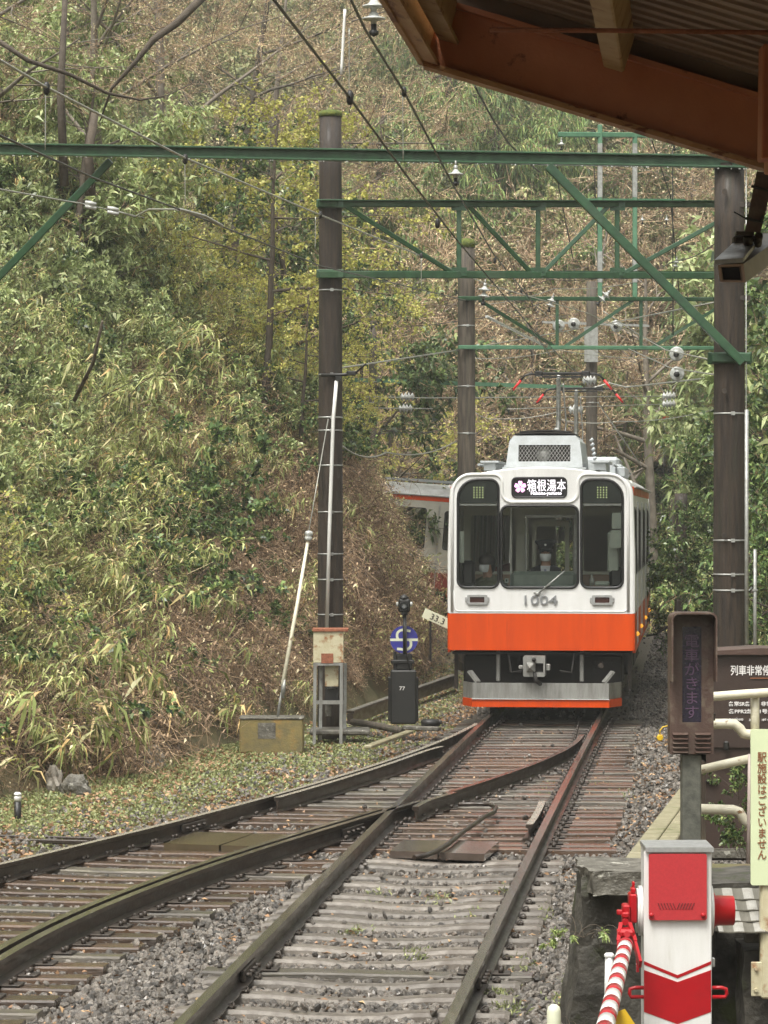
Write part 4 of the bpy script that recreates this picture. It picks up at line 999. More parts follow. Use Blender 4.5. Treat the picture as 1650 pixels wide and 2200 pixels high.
# P4, P5 far poles with thin span wires
for (px, D, yt, w, lab, m, ybase) in ((801, 72, 690, 18, 'slender brown pole standing among bare trees between the two nearer left poles', 'polegrey', 1040), (1271, 84, 605, 25, 'far grey brown pole rising directly behind the pantographs', 'polegrey', 1000)):
    g = empty('line_pole', (P(px, 0, D).x, D, terr(P(px, 0, D).x, D)), 0, lab, 'pole', None)
    pole(g, P(px, 0, D).x, D, zat(yt, D), w/2*D/F*1.08, w/2*D/F*.9, m, [zat(y, D) for y in (820, 865)])
    if px < 900:
        mb = MB(); mb.bar(P(760, 816, D), P(1250, 833, D+2), .05, .09); mb.bar(P(800, 862, D), P(700, 862, D), .02, .02); mb.build('cross_arm', M['greenpale'], g)
    else:
        mb = MB(); mb.bar(P(1165, 692, D), P(1395, 700, D), .05, .06); mb.box(P(1270, 740, D-.3), (.35, .05, .9)); mb.build('cross_arm', M['galv'], g)
for g in (g1, g2, g3): root_at(g)
for o in list(COL.objects):
    if o.name.startswith('line_pole') or o.name == 'conduit_post': root_at(o)

# ------------------------------------------------------------------ wires
def wire(pts, r, label, m='wire', sag=0., name='overhead_wire', group=None, cat='wire', clips=()):
    W_ = [P(*p) for p in pts]; out = []
    for i in range(len(W_)-1):
        for k in range(8):
            t = k/8; q = W_[i].lerp(W_[i+1], t); q.z -= sag*4*t*(1-t); out.append(q)
    out.append(W_[-1]); mb = MB(); mb.tube(out, r, 5); o = mb.build(name, M[m]); tag(o, label, cat, group)
    for c in clips:
        b = MB(); b.lathe([(.01, -.04), (.02, -.025), (.02, .025), (.01, .04)], P(*c), n=8); b.build('wire_clamp', M['dark'], o)
    return o
wire([(570, -25, 14), (750, 208, 18), (870, 372, 23), (985, 520, 30), (1130, 690, 45), (1190, 775, 56)], .008, 'contact wire running down the middle from top centre towards the pantographs', clips=[(752, 210, 18), (940, 480, 27)])
wire([(745, -20, 20), (783, 60, 21.5), (868, 197, 25), (975, 400, 33), (1060, 545, 42), (1145, 650, 56)], .010, 'messenger wire passing the insulators right of the contact wire', clips=[(868, 197, 25), (1063, 560, 42), (1120, 625, 52)])
wire([(-20, 118, 18), (100, 188, 20), (398, 340, 26), (688, 462, 34), (900, 548, 42), (1050, 612, 50), (1260, 672, 60), (1420, 740, 70)], .009, 'upper left wire sloping down from the left edge to the middle', 'wirelight', clips=[(100, 190, 20), (398, 342, 26), (688, 462, 34), (905, 550, 42)])
wire([(-20, 282, 20), (200, 382, 24), (385, 450, 28), (690, 572, 37), (1000, 645, 52)], .0085, 'lower left wire sloping parallel under the upper one', 'wire')
wire([(385, 450, 28), (440, 465, 29), (478, 486, 29.8)], .016, 'pale splice sleeve on the lower left wire', 'wirelight', name='wire_sleeve', cat='wire sleeve')
wire([(-20, 403, 30), (130, 430, 31), (178, 438, 31.4)], .008, 'pale stay wire ending at two porcelain links at the left', 'wirelight')
wire([(255, 455, 32), (290, 466, 32.3), (320, 450, 30), (380, 450, 28.2)], .010, 'curved jumper wire right of the porcelain links', 'wirelight')
for (x, y, w) in ((195, 441, 1), (243, 453, 1)):
    t = empty('link_insulator', P(x, y, 31.6), 0, 'first porcelain link insulator on the left stay wire' if x < 200 else 'second porcelain link insulator on the left stay wire', 'insulator')
    mb = MB()
    for dz in (-.02, .02): mb.tube([(-.055, 0, dz+.012), (.0, 0, dz), (.055, 0, dz-.012)], [.016, .022, .016], 8)
    mb.build('porcelain_link', M['porcelain'], t)
wire([(178, 438, 31.5), (310, 468, 32)], .005, 'thin wire threading the two porcelain links', 'wirelight')
wire([(1020, 185, 40), (1062, 262, 42), (1095, 310, 44), (1130, 345, 47), (1160, 370, 50)], .014, 'thick dark cable curving down under the canopy edge', 'wire')
wire([(1262, 300, 60), (1275, 330, 60), (1290, 620, 60)], .01, 'dark cable hanging from the faded green cross arm', 'wire')
wire([(1445, 320, 58), (1446, 720, 58)], .012, 'dark vertical drop wire left of the thick dark pole', 'wire')
wire([(1195, 330, 55), (1200, 400, 56), (1232, 560, 60)], .012, 'dark drop wire under the left faded insulator', 'wire')
wire([(1400, 300, 58), (1440, 420, 60), (1460, 640, 62)], .012, 'second dark cable sloping below the cross arm', 'wire')
wire([(735, 958, 50), (830, 972, 52), (980, 948, 58)], .012, 'sagging pale cable left of the train roof', 'wirelight', sag=.12)
wire([(735, 790, 43), (985, 752, 58)], .012, 'pale span wire between the two left poles', 'wirelight')
wire([(1020, 746, 58), (1280, 700, 70), (1535, 650, 36)], .010, 'pale pull-off wire rising to the right pole', 'wirelight')
wire([(1045, 680, 50), (1175, 745, 55)], .024, 'white steady rod below the middle insulators', 'porcelain', name='steady_rod', cat='rod')
wire([(1250, 840, 66), (1310, 823, 66), (1345, 832, 66), (1525, 812, 60)], .016, 'pale registration wire right of the rear pantograph', 'wirelight')
wire([(740, 852, 62), (920, 855, 64), (1440, 851, 68)], .010, 'horizontal span wire level with the pantographs', 'wirelight')
wire([(1090, 879, 64), (1440, 868, 68)], .010, 'lower horizontal span wire behind the pantographs', 'wirelight')
wire([(740, 876, 62), (930, 878, 64)], .010, 'left lower horizontal span wire beside the left pole', 'wirelight')
wire([(1285, 865, 60), (1330, 930, 62), (1378, 1000, 64)], .014, 'pale stay wire sloping into the right bushes', 'wirelight')
wire([(1295, 668, 60), (1380, 724, 60), (1430, 752, 50), (1535, 775, 36)], .010, 'upper tension wire to the green clamp on the right pole', 'wirelight')
wire([(1330, 740, 60), (1440, 790, 55), (1535, 805, 36)], .010, 'lower tension wire to the right pole', 'wirelight')
wire([(1390, 1366, 60), (1410, 1362, 58), (1438, 1344, 52)], .02, 'black cable lying on the ballast right of the train', 'wire')
for (x0, y0, x1, y1) in ((98, 190, 97, 322), (397, 345, 398, 440), (678, 465, 677, 535), (905, 555, 905, 620), (865, 200, 866, 345), (750, 60, 750, 205)):
    wire([(x0, y0, 22+x0*.012), (x1, y1, 22+x1*.012)], .0045, 'thin dropper wire ' + {98: 'above the left end of the front beam', 397: 'hanging behind the front beam, left of its middle', 678: 'just left of the moss capped pole', 905: 'across the lattice gantry bottom chord', 865: 'below the canopy corner', 750: 'beside the pale rope at top centre'}[x0], 'wirelight', name='dropper_wire')
wire([(741, 20, 20), (733, 160, 20)], .010, 'pale rope hanging at top centre left of the insulators', 'bwhite', name='rope', cat='rope')
for i, (pp_, lab) in enumerate(((((740, 700, 60), (985, 690, 62), (1197, 640, 64)), 'thin span wire crossing behind the second pole'), (((1020, 770, 66), (1200, 752, 68), (1440, 770, 70)), 'thin wire above the pantographs'), (((1030, 640, 62), (1180, 600, 64), (1330, 590, 66)), 'thin pull wire under the lattice gantry, upper'),
        (((1030, 655, 62), (1190, 620, 64), (1370, 605, 66)), 'thin pull wire under the lattice gantry, lower'), (((1130, 690, 45), (1300, 850, 70), (1330, 870, 80)), 'contact wire running away above the train roof'), (((1150, 655, 56), (1290, 760, 75), (1350, 830, 95)), 'messenger wire running away above the train roof'),
        (((760, 905, 60), (900, 930, 62), (985, 905, 64)), 'slack grey wire between the slender pole and the third gantry'), (((1020, 885, 66), (1070, 900, 66), (1215, 880, 66)), 'slack wire left of the front pantograph'), (((1330, 600, 58), (1450, 560, 50), (1540, 520, 40)), 'thin wire rising to the right pole'), (((1200, 900, 66), (1330, 905, 66), (1535, 880, 50)), 'low thin wire behind the rear pantograph'))):
    wire(pp_, .0075, lab, 'wirelight' if i % 2 else 'wire', sag=.06)
for (x, y, D) in ((1165, 745, 62), (1225, 640, 60), (1345, 590, 60), (1175, 590, 58)):
    pass
DN = (0, 0, -1)
for (x, y, D, s, ax, n, lab) in ((803, -30, 24, .95, DN, 2, 'large double porcelain insulator at the top edge beside the canopy'),
    (979, 345, 34.8, .92, DN, 1, 'porcelain insulator hanging under the nearest green beam'),
    (1043, 600, 46, .95, (-.1, 0, -1), 2, 'double porcelain insulator under the lattice gantry at the pale rod'),
    (1206, 295, 58, .8, DN, 1, 'small insulator under the left end of the faded cross arm'), (1449, 295, 58, .8, DN, 1, 'small insulator under the right end of the faded cross arm'),
    (1190, 630, 55, .85, (-.3, 0, -1), 2, 'tilted pair of discs left of the steep steady arm'), (1315, 620, 56, 1.0, (-.75, 0, -.8), 2, 'large steeply tilted pair of discs under the lattice gantry'),
    (1296, 550, 60, .8, (-.25, 0, -1), 2, 'upper pair of small discs left of the grey sleeve'), (1455, 550, 60, .75, (-.2, 0, -1), 2, 'pair of small discs near the right pole'),
    (1380, 462, 62, .6, DN, 1, 'tiny insulator left of the drop wire'), (1432, 462, 62, .6, DN, 1, 'tiny insulator right of the drop wire')):
    insulator(P(x, y, D), ax, lab, s*.74, n=n)
for (x, y, D, r) in ((1204, 697, 66, 1.0), (1237, 693, 66, 1.0), (1328, 698, 66, 1.0), (1459, 757, 52, .95), (1460, 800, 52, .95)):
    insulator(P(x, y, D)+Vector((0, .3, 0)), (-.15, -1, -.1), 'round disc insulator facing the platform, %s' % {1204: 'left of the far grey pole', 1237: 'second beside the far grey pole', 1328: 'right of the far grey pole', 1459: 'upper one left of the green clamp', 1460: 'lower one left of the green clamp'}[x], r, n=1, hang=.1)
for (x, y, D, lab) in ((1437, 851, 66, 'upper starry strain insulator on the right span wire'), (1437, 868, 66, 'lower starry strain insulator on the right span wire'), (1266, 817, 64, 'strain insulator above the rear pantograph'), (1237, 880, 62, 'strain insulator between the two pantographs'), (875, 853, 64, 'strain insulator on the left span wire'), (871, 878, 64, 'strain insulator on the lower left span wire')):
    t = empty('strain_insulator', P(x, y, D), 0, lab, 'insulator', 'ribbed strain insulators on the span wires'); mb = MB()
    mb.lathe([(.02, -.14), (.09, -.10), (.03, -.07), (.11, -.03), (.03, 0), (.11, .03), (.03, .06), (.09, .1), (.02, .14)], (0, 0, 0), (1, 0, .03), 10); mb.build('ribbed_body', M['porcelain'], t)
t = empty('marker_pole', P(1428, 950, 70), 0, 'small red topped marker rod left of the right pole behind the train', 'marker'); mb = MB(); mb.tube([(0, 0, -.5), (0, 0, .55)], .035, 6); mb.build('rod', M['galv'], t); mb = MB(); mb.lathe([(.1, 0), (.11, .08), (.03, .1)], (-.02, 0, .5), n=10); mb.build('cap', M['led_red'], t)

# ------------------------------------------------------------------ trackside on the left
# cabinet on legs
Dc = 41.0; s = Dc/F
def bx(mb, x0, x1, y0, y1, D, th, mi=0, bev=0.): 
    p = P((x0+x1)/2, (y0+y1)/2, D); mb.box((p.x, D+th/2, p.z), ((x1-x0)*D/F, th, (y1-y0)*D/F), None, mi, bev)
cb_ = empty('relay_cabinet', (0, 0, 0), 0, 'rusty cream relay cabinet on grey legs in front of the left pole', 'cabinet')
mb = MB(); bx(mb, 673, 738, 1356, 1424, Dc, .38, 0, .006); mb.build('cabinet_body', M['cream'], cb_)
mb = MB(); bx(mb, 671, 748, 1351, 1357, Dc-.02, .44, 0, .004); mb.build('lid', M['rust'], cb_)
mb = MB(); bx(mb, 690, 716, 1404, 1425, Dc-.006, .01); mb.build('rust_patch_plate', M['rust'], cb_)
for (x, dy) in ((677, 0), (734, 0), (690, .33), (742, .33)):
    mb = MB(); p = P(x, 1425, Dc+dy); q = P(x-2, 1578, Dc+dy); q.z = terr(q.x, Dc+dy)-.05; mb.bar(p, q, .04, .04, up=Vector((0, 1, 0))); mb.build('leg', M['galv'] if dy else M['skirt'], cb_)
mb = MB(); bx(mb, 673, 738, 1505, 1513, Dc, .03); mb.build('cross_bar', M['skirt'], cb_); mb = MB(); bx(mb, 673, 738, 1424, 1430, Dc, .03); mb.build('cross_bar', M['skirt'], cb_)
mb = MB(); bx(mb, 698, 727, 1430, 1475, Dc+.1, .12, 0, .005); mb.build('lower_box', M['cream'], cb_)
mb = MB(); bx(mb, 698, 728, 1478, 1506, Dc+.12, .12, 0, .01); mb.lathe([(.05, 0), (.06, .03)], P(712, 1480, Dc+.1), n=10); mb.build('transformer', M['dark'], cb_)
mb = MB(); bx(mb, 698, 712, 1515, 1540, Dc+.2, .05, 0, .01); bx(mb, 665, 795, 1568, 1580, Dc+.1, .6, 0, .02); mb.build('foot_slab', M['slab'], cb_)
# concrete anchor block and guy rod
ab = empty('anchor_block', (0, 0, 0), 0, 'yellowed concrete anchor block of the stay rod left of the cabinet', 'block')
mb = MB(); Da = 39.6; z0 = terr(P(583, 0, Da).x, Da)-.1; zt = zat(1545, Da); w = 137*Da/F
mb.box((P(583, 0, Da).x, Da+.25, (z0+zt)/2), (w, .5, zt-z0), bev=.015); mb.build('block_body', M['yellowconc'], ab)
mb = MB(); mb.box((P(583, 0, Da).x, Da+.25, zt+.008), (w+.015, .52, .02), bev=.004); mb.build('top_plate', M['slab'], ab)
mb = MB(); bx(mb, 554, 592, 1553, 1587, Da-.004, .006); mb.build('plaque', M['slab'], ab)
gr = empty('stay_rod', (0, 0, 0), 0, 'white sheathed stay rod leaning from the anchor block to the pole', 'stay rod')
mb = MB(); mb.tube([P(607, 1472, 39.8), P(640, 1290, 40.2), P(661, 1165, 40.6)], [.026, .024, .020], 8); mb.build('white_sheath', M['pipe'], gr)
mb = MB(); mb.tube([P(596, 1545, 39.8), P(601, 1510, 39.8), P(609, 1470, 39.8)], [.018, .02, .014], 6); mb.tube([P(607, 1500, 39.78), P(609, 1476, 39.78), P(612, 1460, 39.78)], [.02, .03, .01], 6); mb.build('turnbuckle', M['galv'], gr)
mb = MB(); mb.tube([P(662, 1150, 40.6), P(705, 900, 41.7)], .007, 5); mb.build('stay_wire', M['wirelight'], gr)
mb = MB(); mb.lathe([(.02, -.06), (.045, -.05), (.05, -.01), (.03, 0), (.055, .02), (.045, .06), (.015, .07)], P(663, 1152, 40.6), (.1, 0, 1), 12); mb.build('guy_insulator', M['porcelain'], gr)
# point machine / signal
Ds = 42.4
sg = empty('shunting_signal', (0, 0, 0), 0, 'black point indicator with lamp and blue disc marked with a white S', 'signal')
mb = MB(); bx(mb, 839, 895, 1440, 1556, Ds, .3, 0, .02); bx(mb, 834, 842, 1455, 1550, Ds+.05, .2, 0, .01); bx(mb, 892, 899, 1455, 1550, Ds+.05, .2, 0, .01); bx(mb, 850, 886, 1405, 1440, Ds+.08, .14, 0, .02); bx(mb, 840, 890, 1418, 1426, Ds+.05, .05, 0, .01); bx(mb, 845, 852, 1400, 1440, Ds+.1, .05); mb.build('machine_box', M['dark'], sg)
text('machine_number', '77', .06, M['letterwhite'], sg, P(864, 1479, Ds-.006), depth=.001, fit=(12*Ds/F, 8*Ds/F))
mb = MB(); mb.tube([P(869, 1405, Ds), P(869, 1320, Ds)], .022, 8); mb.tube([P(872, 1320, Ds-.05), P(873, 1400, Ds-.05), P(880, 1440, Ds-.04)], .009, 5); mb.build('mast', M['dark'], sg)
mb = MB(); bx(mb, 856, 881, 1287, 1316, Ds-.06, .16, 0, .02); mb.lathe([(.06, 0), (.065, .02), (.03, .05), (.01, .06)], P(868, 1287, Ds), n=12); bx(mb, 862, 876, 1315, 1322, Ds-.04, .1); mb.tube([P(868, 1302, Ds-.07), P(868, 1303, Ds-.13)], [.05, .055], 14, cap=False); lm = mb.build('lamp_housing', M['dark'], sg)
mb = MB(); mb.lathe([(.045, 0), (.03, .015), (.005, .02)], P(868, 1302, Ds-.075), (0, -1, 0), 14); mb.build('lens', M['acgrey'], lm)
mb = MB()
for x in (853.5, 883.5): mb.lathe([(.016, -.03), (.02, 0), (.016, .03)], P(x, 1298, Ds-.02), n=8)
mb.build('side_lens', M['porcelain'], lm)
cd = P(868, 1374, Ds+.06); rd = 30*Ds/F
mb = MB(); mb.lathe([(rd, 0), (rd, .008)], cd, (0, -1, 0), 40); dk = mb.build('disc', M['blue'], sg)
def strk(mb, pts, w, y):
    # flat stroke in the xz plane as a swept quad strip
    n = len(pts); vs = []
    for i in range(n):
        a = Vector(pts[max(0, i-1)]); b = Vector(pts[min(n-1, i+1)]); d = (b-a).normalized(); q = Vector((-d.y, d.x))*w/2; c = Vector(pts[i])
        vs += [(c.x+q.x, y, c.y+q.y), (c.x-q.x, y, c.y-q.y)]
    mb.add(vs, [(2*i, 2*i+1, 2*i+3, 2*i+2) for i in range(n-1)])
mb = MB(); k = rd/30.; yy = cd.y-.010; C = (cd.x, cd.z)
def dpt(x, y): return (C[0]+x*k, C[1]-y*k)
strk(mb, [dpt(-30, .5), dpt(30, .5)], 5.4*k, yy)
# upper hook opening right, lower hook opening left (the S of the disc)
strk(mb, [dpt(14, -18)]+[dpt(-1+14*math.cos(R(a)), -10-11*math.sin(R(a))) for a in range(60, 200, 14)]+[dpt(-15, -6), dpt(-13, -1)], 5.4*k, yy-.0006)
strk(mb, [dpt(-15, 20)]+[dpt(1-14*math.cos(R(a)), 11+11*math.sin(R(a))) for a in range(60, 200, 14)]+[dpt(15, 6), dpt(13, 1)], 5.4*k, yy-.0009)
mb.build('disc_symbol', M['discwhite'], dk)
# gradient-like plate 33.3
t = empty('distance_plate', (0, 0, 0), 0, 'tilted white plate with black figures 33.3 against the left side of the train', 'plate')
mid = P(940, 1330, 46.4); rot = Matrix.Rotation(R(24), 3, 'Y'); mb = MB(); mb.box(mid, (66*46.4/F, .015, 21*46.4/F), rot, 0, .003); mb.build('plate_board', M['discwhite'], t)
text('plate_figures', '33.3', .1, M['dark'], t, mid+Vector((0.0, -.012, .0)), (R(90), R(24), 0), depth=.001, fit=(32*46.4/F, 13*46.4/F))
mb = MB(); mb.bar(P(925, 1322, 46.45), P(925, 1420, 46.45), .03, .03, up=Vector((0, 1, 0))); mb.build('stake', M['dark'], t)
# cable duct and loose pipe behind
t = empty('trough_beam', (0, 0, 0), 0, 'long dark duct running back from the left pole to behind the train', 'duct')
mb = MB(); a = P(752, 1530, 44); b = P(975, 1452, 53); mb.bar(a, b, .12, .03); mb.bar(a-Vector((0, 0, .09)), b-Vector((0, 0, .09)), .08, .14); mb.build('duct_body', M['rail'], t)
mb = MB(); mb.bar(a+Vector((0, 0, .02)), b+Vector((0, 0, .02)), .10, .008); mb.build('duct_lid', M['slab'], t)
mb = MB(); mb.tube([P(757, 1551, 42.8), P(800, 1557, 42.3), P(866, 1571, 41.8)], .045, 8); tag(mb.build('loose_pipe', M['polegrey']), 'mossy loose pipe lying between the cabinet and the point machine', 'pipe')
mb = MB(); mb.bar(P(867, 1563, 41.8), P(945, 1566, 41.6), .12, .05, bev=.01); tag(mb.build('concrete_strip', M['slab']), 'white concrete strip lying below the point machine', 'concrete strip')
mb = MB(); mb.bar(P(880, 1572, 41.4), P(790, 1605, 38.6), .10, .04, bev=.01); tag(mb.build('concrete_strip', M['path']), 'narrow cream kerb strip slanting from the point machine to the gravel', 'concrete strip')
mb = MB(); mb.lathe([(.12, 0), (.13, .06), (.10, .09)], P(925, 1560, 42.3), n=14); mb.box(P(940, 1552, 42.3), (.12, .1, .05), bev=.01); tag(mb.build('junction_pot', M['dark']), 'low black junction pot on the ballast left of the rail', 'junction box')
for (x0, y0, x1, y1, lab) in ((0, 1797, 205, 1803, 'thin dark rail lying in the leaf litter, upper of two'), (60, 1806, 190, 1810, 'thin dark rail lying in the leaf litter, lower of two')):
    mb = MB(); mb.bar(G(x0-30, y0, -.14), G(x1, y1, -.14), .04, .04, bev=.008); tag(mb.build('loose_rail', M['rail']), lab, 'rail piece')
# rocks, stumps, marker
def rock(px, py, w, h, label, seed, m='rock', dp=.5):
    import bmesh
    D = F*(H+.15)/(py-1100); bm = bmesh.new(); bmesh.ops.create_icosphere(bm, subdivisions=3, radius=1)
    for v in bm.verts:
        c = v.co*1.6; n = noise.noise(c+Vector((seed, 0, 0)))*.45+noise.noise(c*2.7+Vector((seed, 5, 0)))*.18
        q = v.co*(1+n); q.z = max(q.z, -.45); v.co = Vector((q.x*w*D/F/2, q.y*dp*w*D/F/2, q.z*h*D/F*.75))
    me = bpy.data.meshes.new('rock'); bm.to_mesh(me); bm.free(); me.materials.append(M[m]); p = P(px, py, D)
    return tag(link('rock', me, None, (p.x, D+.1, -.13+h*D/F*.28), (0, 0, R(seed*20))), label, 'rock')
rock(328, 1652, 78, 42, 'dark flat rock at the foot of the bank left of the grassy strip', 3); rock(160, 1712, 70, 40, 'pale broken rock behind the black and white marker', 8, 'slab'); rock(115, 1705, 80, 52, 'brown squared rock against the bank beside the pale rock', 5)
def stump(x0, y0, y1, w, lab, m='barkpale'):
    D = F*(H+.15)/(y1-1100); mb = MB(); a = P(x0, y1+8, D); b = P(x0-2, y0, D); mb.tube([a, a.lerp(b, .5), b], [w*D/F/2*1.1, w*D/F/2, w*D/F/2*.92], 9); return tag(mb.build('timber_stake', M[m]), lab, 'stake')
stump(149, 1597, 1668, 26, 'mossy upright timber stake behind the squared rock')
D = F*(H+.15)/(1764-1100); mp_ = empty('marker_post', P(38, 1764, D), 0, 'short black marker post with white top on the leaf litter at the left edge', 'marker'); k = D/F
mb = MB(); mb.tube([(0, 0, -.1), (0, 0, 43*k)], 7.5*k, 16); mb.build('post_body', M['dark'], mp_)
mb = MB(); mb.lathe([(8*k, 43*k), (8*k, 53*k), (7*k, 54*k)], (0, 0, 0), n=16); mb.lathe([(8.4*k, 55*k), (8.2*k, 59*k), (5*k, 62*k)], (0, 0, 0), n=16); mb.build('white_cap', M['bwhite'], mp_)

# ------------------------------------------------------------------ right-hand side
# LED sign on its post
Dl = 22.5
ls = empty('train_warning_sign', (P(1484, 0, Dl).x, Dl, 0), 0, 'tall brown warning box with unlit vertical letters on a grey post', 'sign')
def lx(x): return (x-1484)*Dl/F
def lz(y): return zat(y, Dl)
k = Dl/F
mb = MB(); mb.plate(rrect(lx(1437), lx(1530), lz(1618), lz(1317), .03, 4, (.005, .005, .035, .035)), [rrect(lx(1463), lx(1504), lz(1550), lz(1345), .004, 2)], -.1, .1, 0); hb = mb.build('sign_housing', M['sign_brown'], ls)
hood = [p for p in rrect(lx(1435), lx(1532), lz(1620), lz(1313), .04, 5, (.0, .0, .045, .045)) if p[1] > lz(1600)]; hin = [p for p in rrect(lx(1438.5), lx(1528.5), lz(1620), lz(1317), .04, 5, (.0, .0, .04, .04)) if p[1] > lz(1600)]
hood = [(lx(1532), lz(1460))]+hood+[(lx(1435), lz(1460))]+[(lx(1438.5), lz(1460))]+hin[::-1]+[(lx(1528.5), lz(1460))]
mb = MB(); mb.plate(hood, [], -.30, -.08, 0); mb.build('hood', M['sign_brown'], ls)
mb = MB(); mb.box((0, -.075, lz(1447)), (42*k, .02, 206*k)); pl = mb.build('letter_panel', M['ledpanel'], ls)
text('panel_letters', list('電車がきます'), .1, M['ledchar'], pl, (0, -.088, lz(1452)), depth=.001, fit=(31*k, 178*k), vertical=True, lsp=1.0)
mb = MB()
for i in range(5):
    for x in (1459, 1507):
        c = Vector((lx(x), -.105, lz(1575+i*9.5))); w = 34*k
        mb.add([(c.x-w/2, -.1, c.z+.01), (c.x+w/2, -.1, c.z+.01), (c.x+w/2-.006, -.125, c.z-.004), (c.x-w/2+.006, -.125, c.z-.004), (c.x-w/2, -.1, c.z-.008), (c.x+w/2, -.1, c.z-.008)], [(0, 1, 2, 3), (3, 2, 5, 4), (0, 3, 4), (1, 5, 2)])
mb.build('louvre', M['sign_brown'], ls)
mb = MB(); mb.box((lx(1484), 0, (lz(1618)-.25)/2), (42*k, .13, lz(1618)+.25), bev=.008); mb.build('post', M['graypost'], ls)
mb = MB(); mb.box((lx(1533), 0, lz(1352)), (.02, .05, .05)); mb.box((lx(1533), 0, lz(1540)), (.02, .05, .05)); mb.build('hinge', M['iron'], ls)
yt = empty('lock_tag', P(1418, 1585, 22.9), 0, 'small yellow tag hanging on a wire left of the warning box', 'tag'); mb = MB(); mb.lathe([(.02, -.01), (.026, 0), (.02, .01)], (0, 0, 0), (0, 1, 0), 6); mb.build('tag_plate', M['yellow'], yt); mb = MB(); mb.tube([(0, 0, .02), (0, 0, .05), (.02, 0, .075), (.06, 0, .085)], .005, 5); mb.build('wire_loop', M['yellow'], yt)
# brown cabinets behind
Dk = 24.6; k = Dk/F
kb = empty('emergency_panel', (P(1650, 0, Dk).x, Dk, 0), 0, 'large brown cabinet with white emergency stop lettering behind the handrails', 'cabinet')
def kx(x): return (x-1650)*k
def kz(y): return zat(y, Dk)
mb = MB(); mb.plate([(kx(1524), kz(1606)), (kx(1780), kz(1606)), (kx(1780), kz(1406)), (kx(1524), kz(1406))], [], 0, .5, 0); mb.build('upper_body', M['brown'], kb)
mb = MB(); mb.plate([(kx(1514), kz(1406)), (kx(1790), kz(1406)), (kx(1790), kz(1398)), (kx(1632), kz(1392)), (kx(1514), kz(1399))], [], -.05, .55, 0); mb.build('roof', M['sign_brown'], kb)
mb = MB(); mb.plate([(kx(1518), kz(1640)), (kx(1780), kz(1640)), (kx(1780), kz(1606)), (kx(1518), kz(1606))], [], .02, .5, 0); mb.plate([(kx(1518), kz(1850)), (kx(1780), kz(1850)), (kx(1780), kz(1590)), (kx(1518), kz(1590))], [], .05, .5, 0); mb.build('lower_body', M['brown'], kb)
mb = MB(); mb.box((kx(1560), -.01, kz(1602)), (.04, .03, .07), bev=.01); mb.box((kx(1530), .03, kz(1680)), (.09, .03, .025), bev=.008); mb.box((kx(1575), .03, kz(1594)), (.5, .03, .02)); mb.build('latch', M['dark'], kb)
text('panel_title', '列車非常停止', .1, M['letterwhite'], kb, (kx(1569), -.006, kz(1440)), depth=.001, fit=(.36, .078), bold=.0015, align='LEFT')
mb = MB(); mb.box((kx(1640), -.004, kz(1457)), (.2, .006, .008)); mb.build('title_rule', M['lettering'], kb)
for i, (tx, x, w) in enumerate((('各常SR各常　非常日', 1565, .36), ('各PPR2線　1号線', 1565, .34), ('制御盤　3番　ボタン', 1565, .36))):
    text('panel_lines', tx, .05, M['letterwhite'], kb, (kx(x), -.006, kz(1512+i*16)), depth=.001, fit=(w, .036), bold=.001, align='LEFT')
# step structure under the cabinet
mb = MB(); mb.box((kx(1640), .2, -.1+.32), (.95, .55, .05)); mb.box((kx(1640), .05, .02), (.95, .05, .2)); mb.box((kx(1640), .25, kz(1830)), (.95, .5, .04)); mb.build('plinth', M['slab'], kb)
# cream handrails
hr = empty('handrail', (P(1620, 0, 23.0).x, 23.0, 0), 0, 'cream painted pipe handrail with rust spots right of the warning box', 'handrail')
def hpt(x, y, D=23.0): 
    return P(x, y, D)-Vector((P(1620, 0, 23.0).x, 23.0, 0))
for nm, pts in (('upper_rail', [(1500, 1499), (1600, 1491), (1700, 1485)]), ('middle_rail', [(1500, 1655), (1560, 1641), (1615, 1629)]),):
    mb = MB(); mb.tube([hpt(*q) for q in pts], 9.6*23.0/F, 12); mb.build(nm, M['pipe'], hr)
for nm, pts in (('stepped_rail', [(1500, 1556), (1560, 1555), (1578, 1556), (1590, 1566), (1597, 1576), (1610, 1578), (1690, 1577)]), ('lower_stepped_rail', [(1495, 1738), (1575, 1740), (1588, 1744), (1598, 1762), (1606, 1768), (1640, 1768), (1690, 1767)])):
    mb = MB(); mb.tube([hpt(*q) for q in pts], 11*23.0/F, 12); mb.build(nm, M['pipe'], hr)
mb = MB(); mb.tube([hpt(1622, 1490, 23.05), hpt(1622, 1580, 23.05)], 9.5*23.0/F, 12); mb.tube([hpt(1617, 1580, 23.1), hpt(1617, 1905, 23.1)], 5*23.0/F, 10); mb.build('upright', M['pipe'], hr)
mb = MB(); mb.tube([hpt(1611, 1620, 22.9), hpt(1607, 1870, 22.9)], 4*23.0/F, 8); mb.build('back_strut', mat('pinkish_white', (.55, .46, .42), (.5, .4, .36), 12, .5), hr)
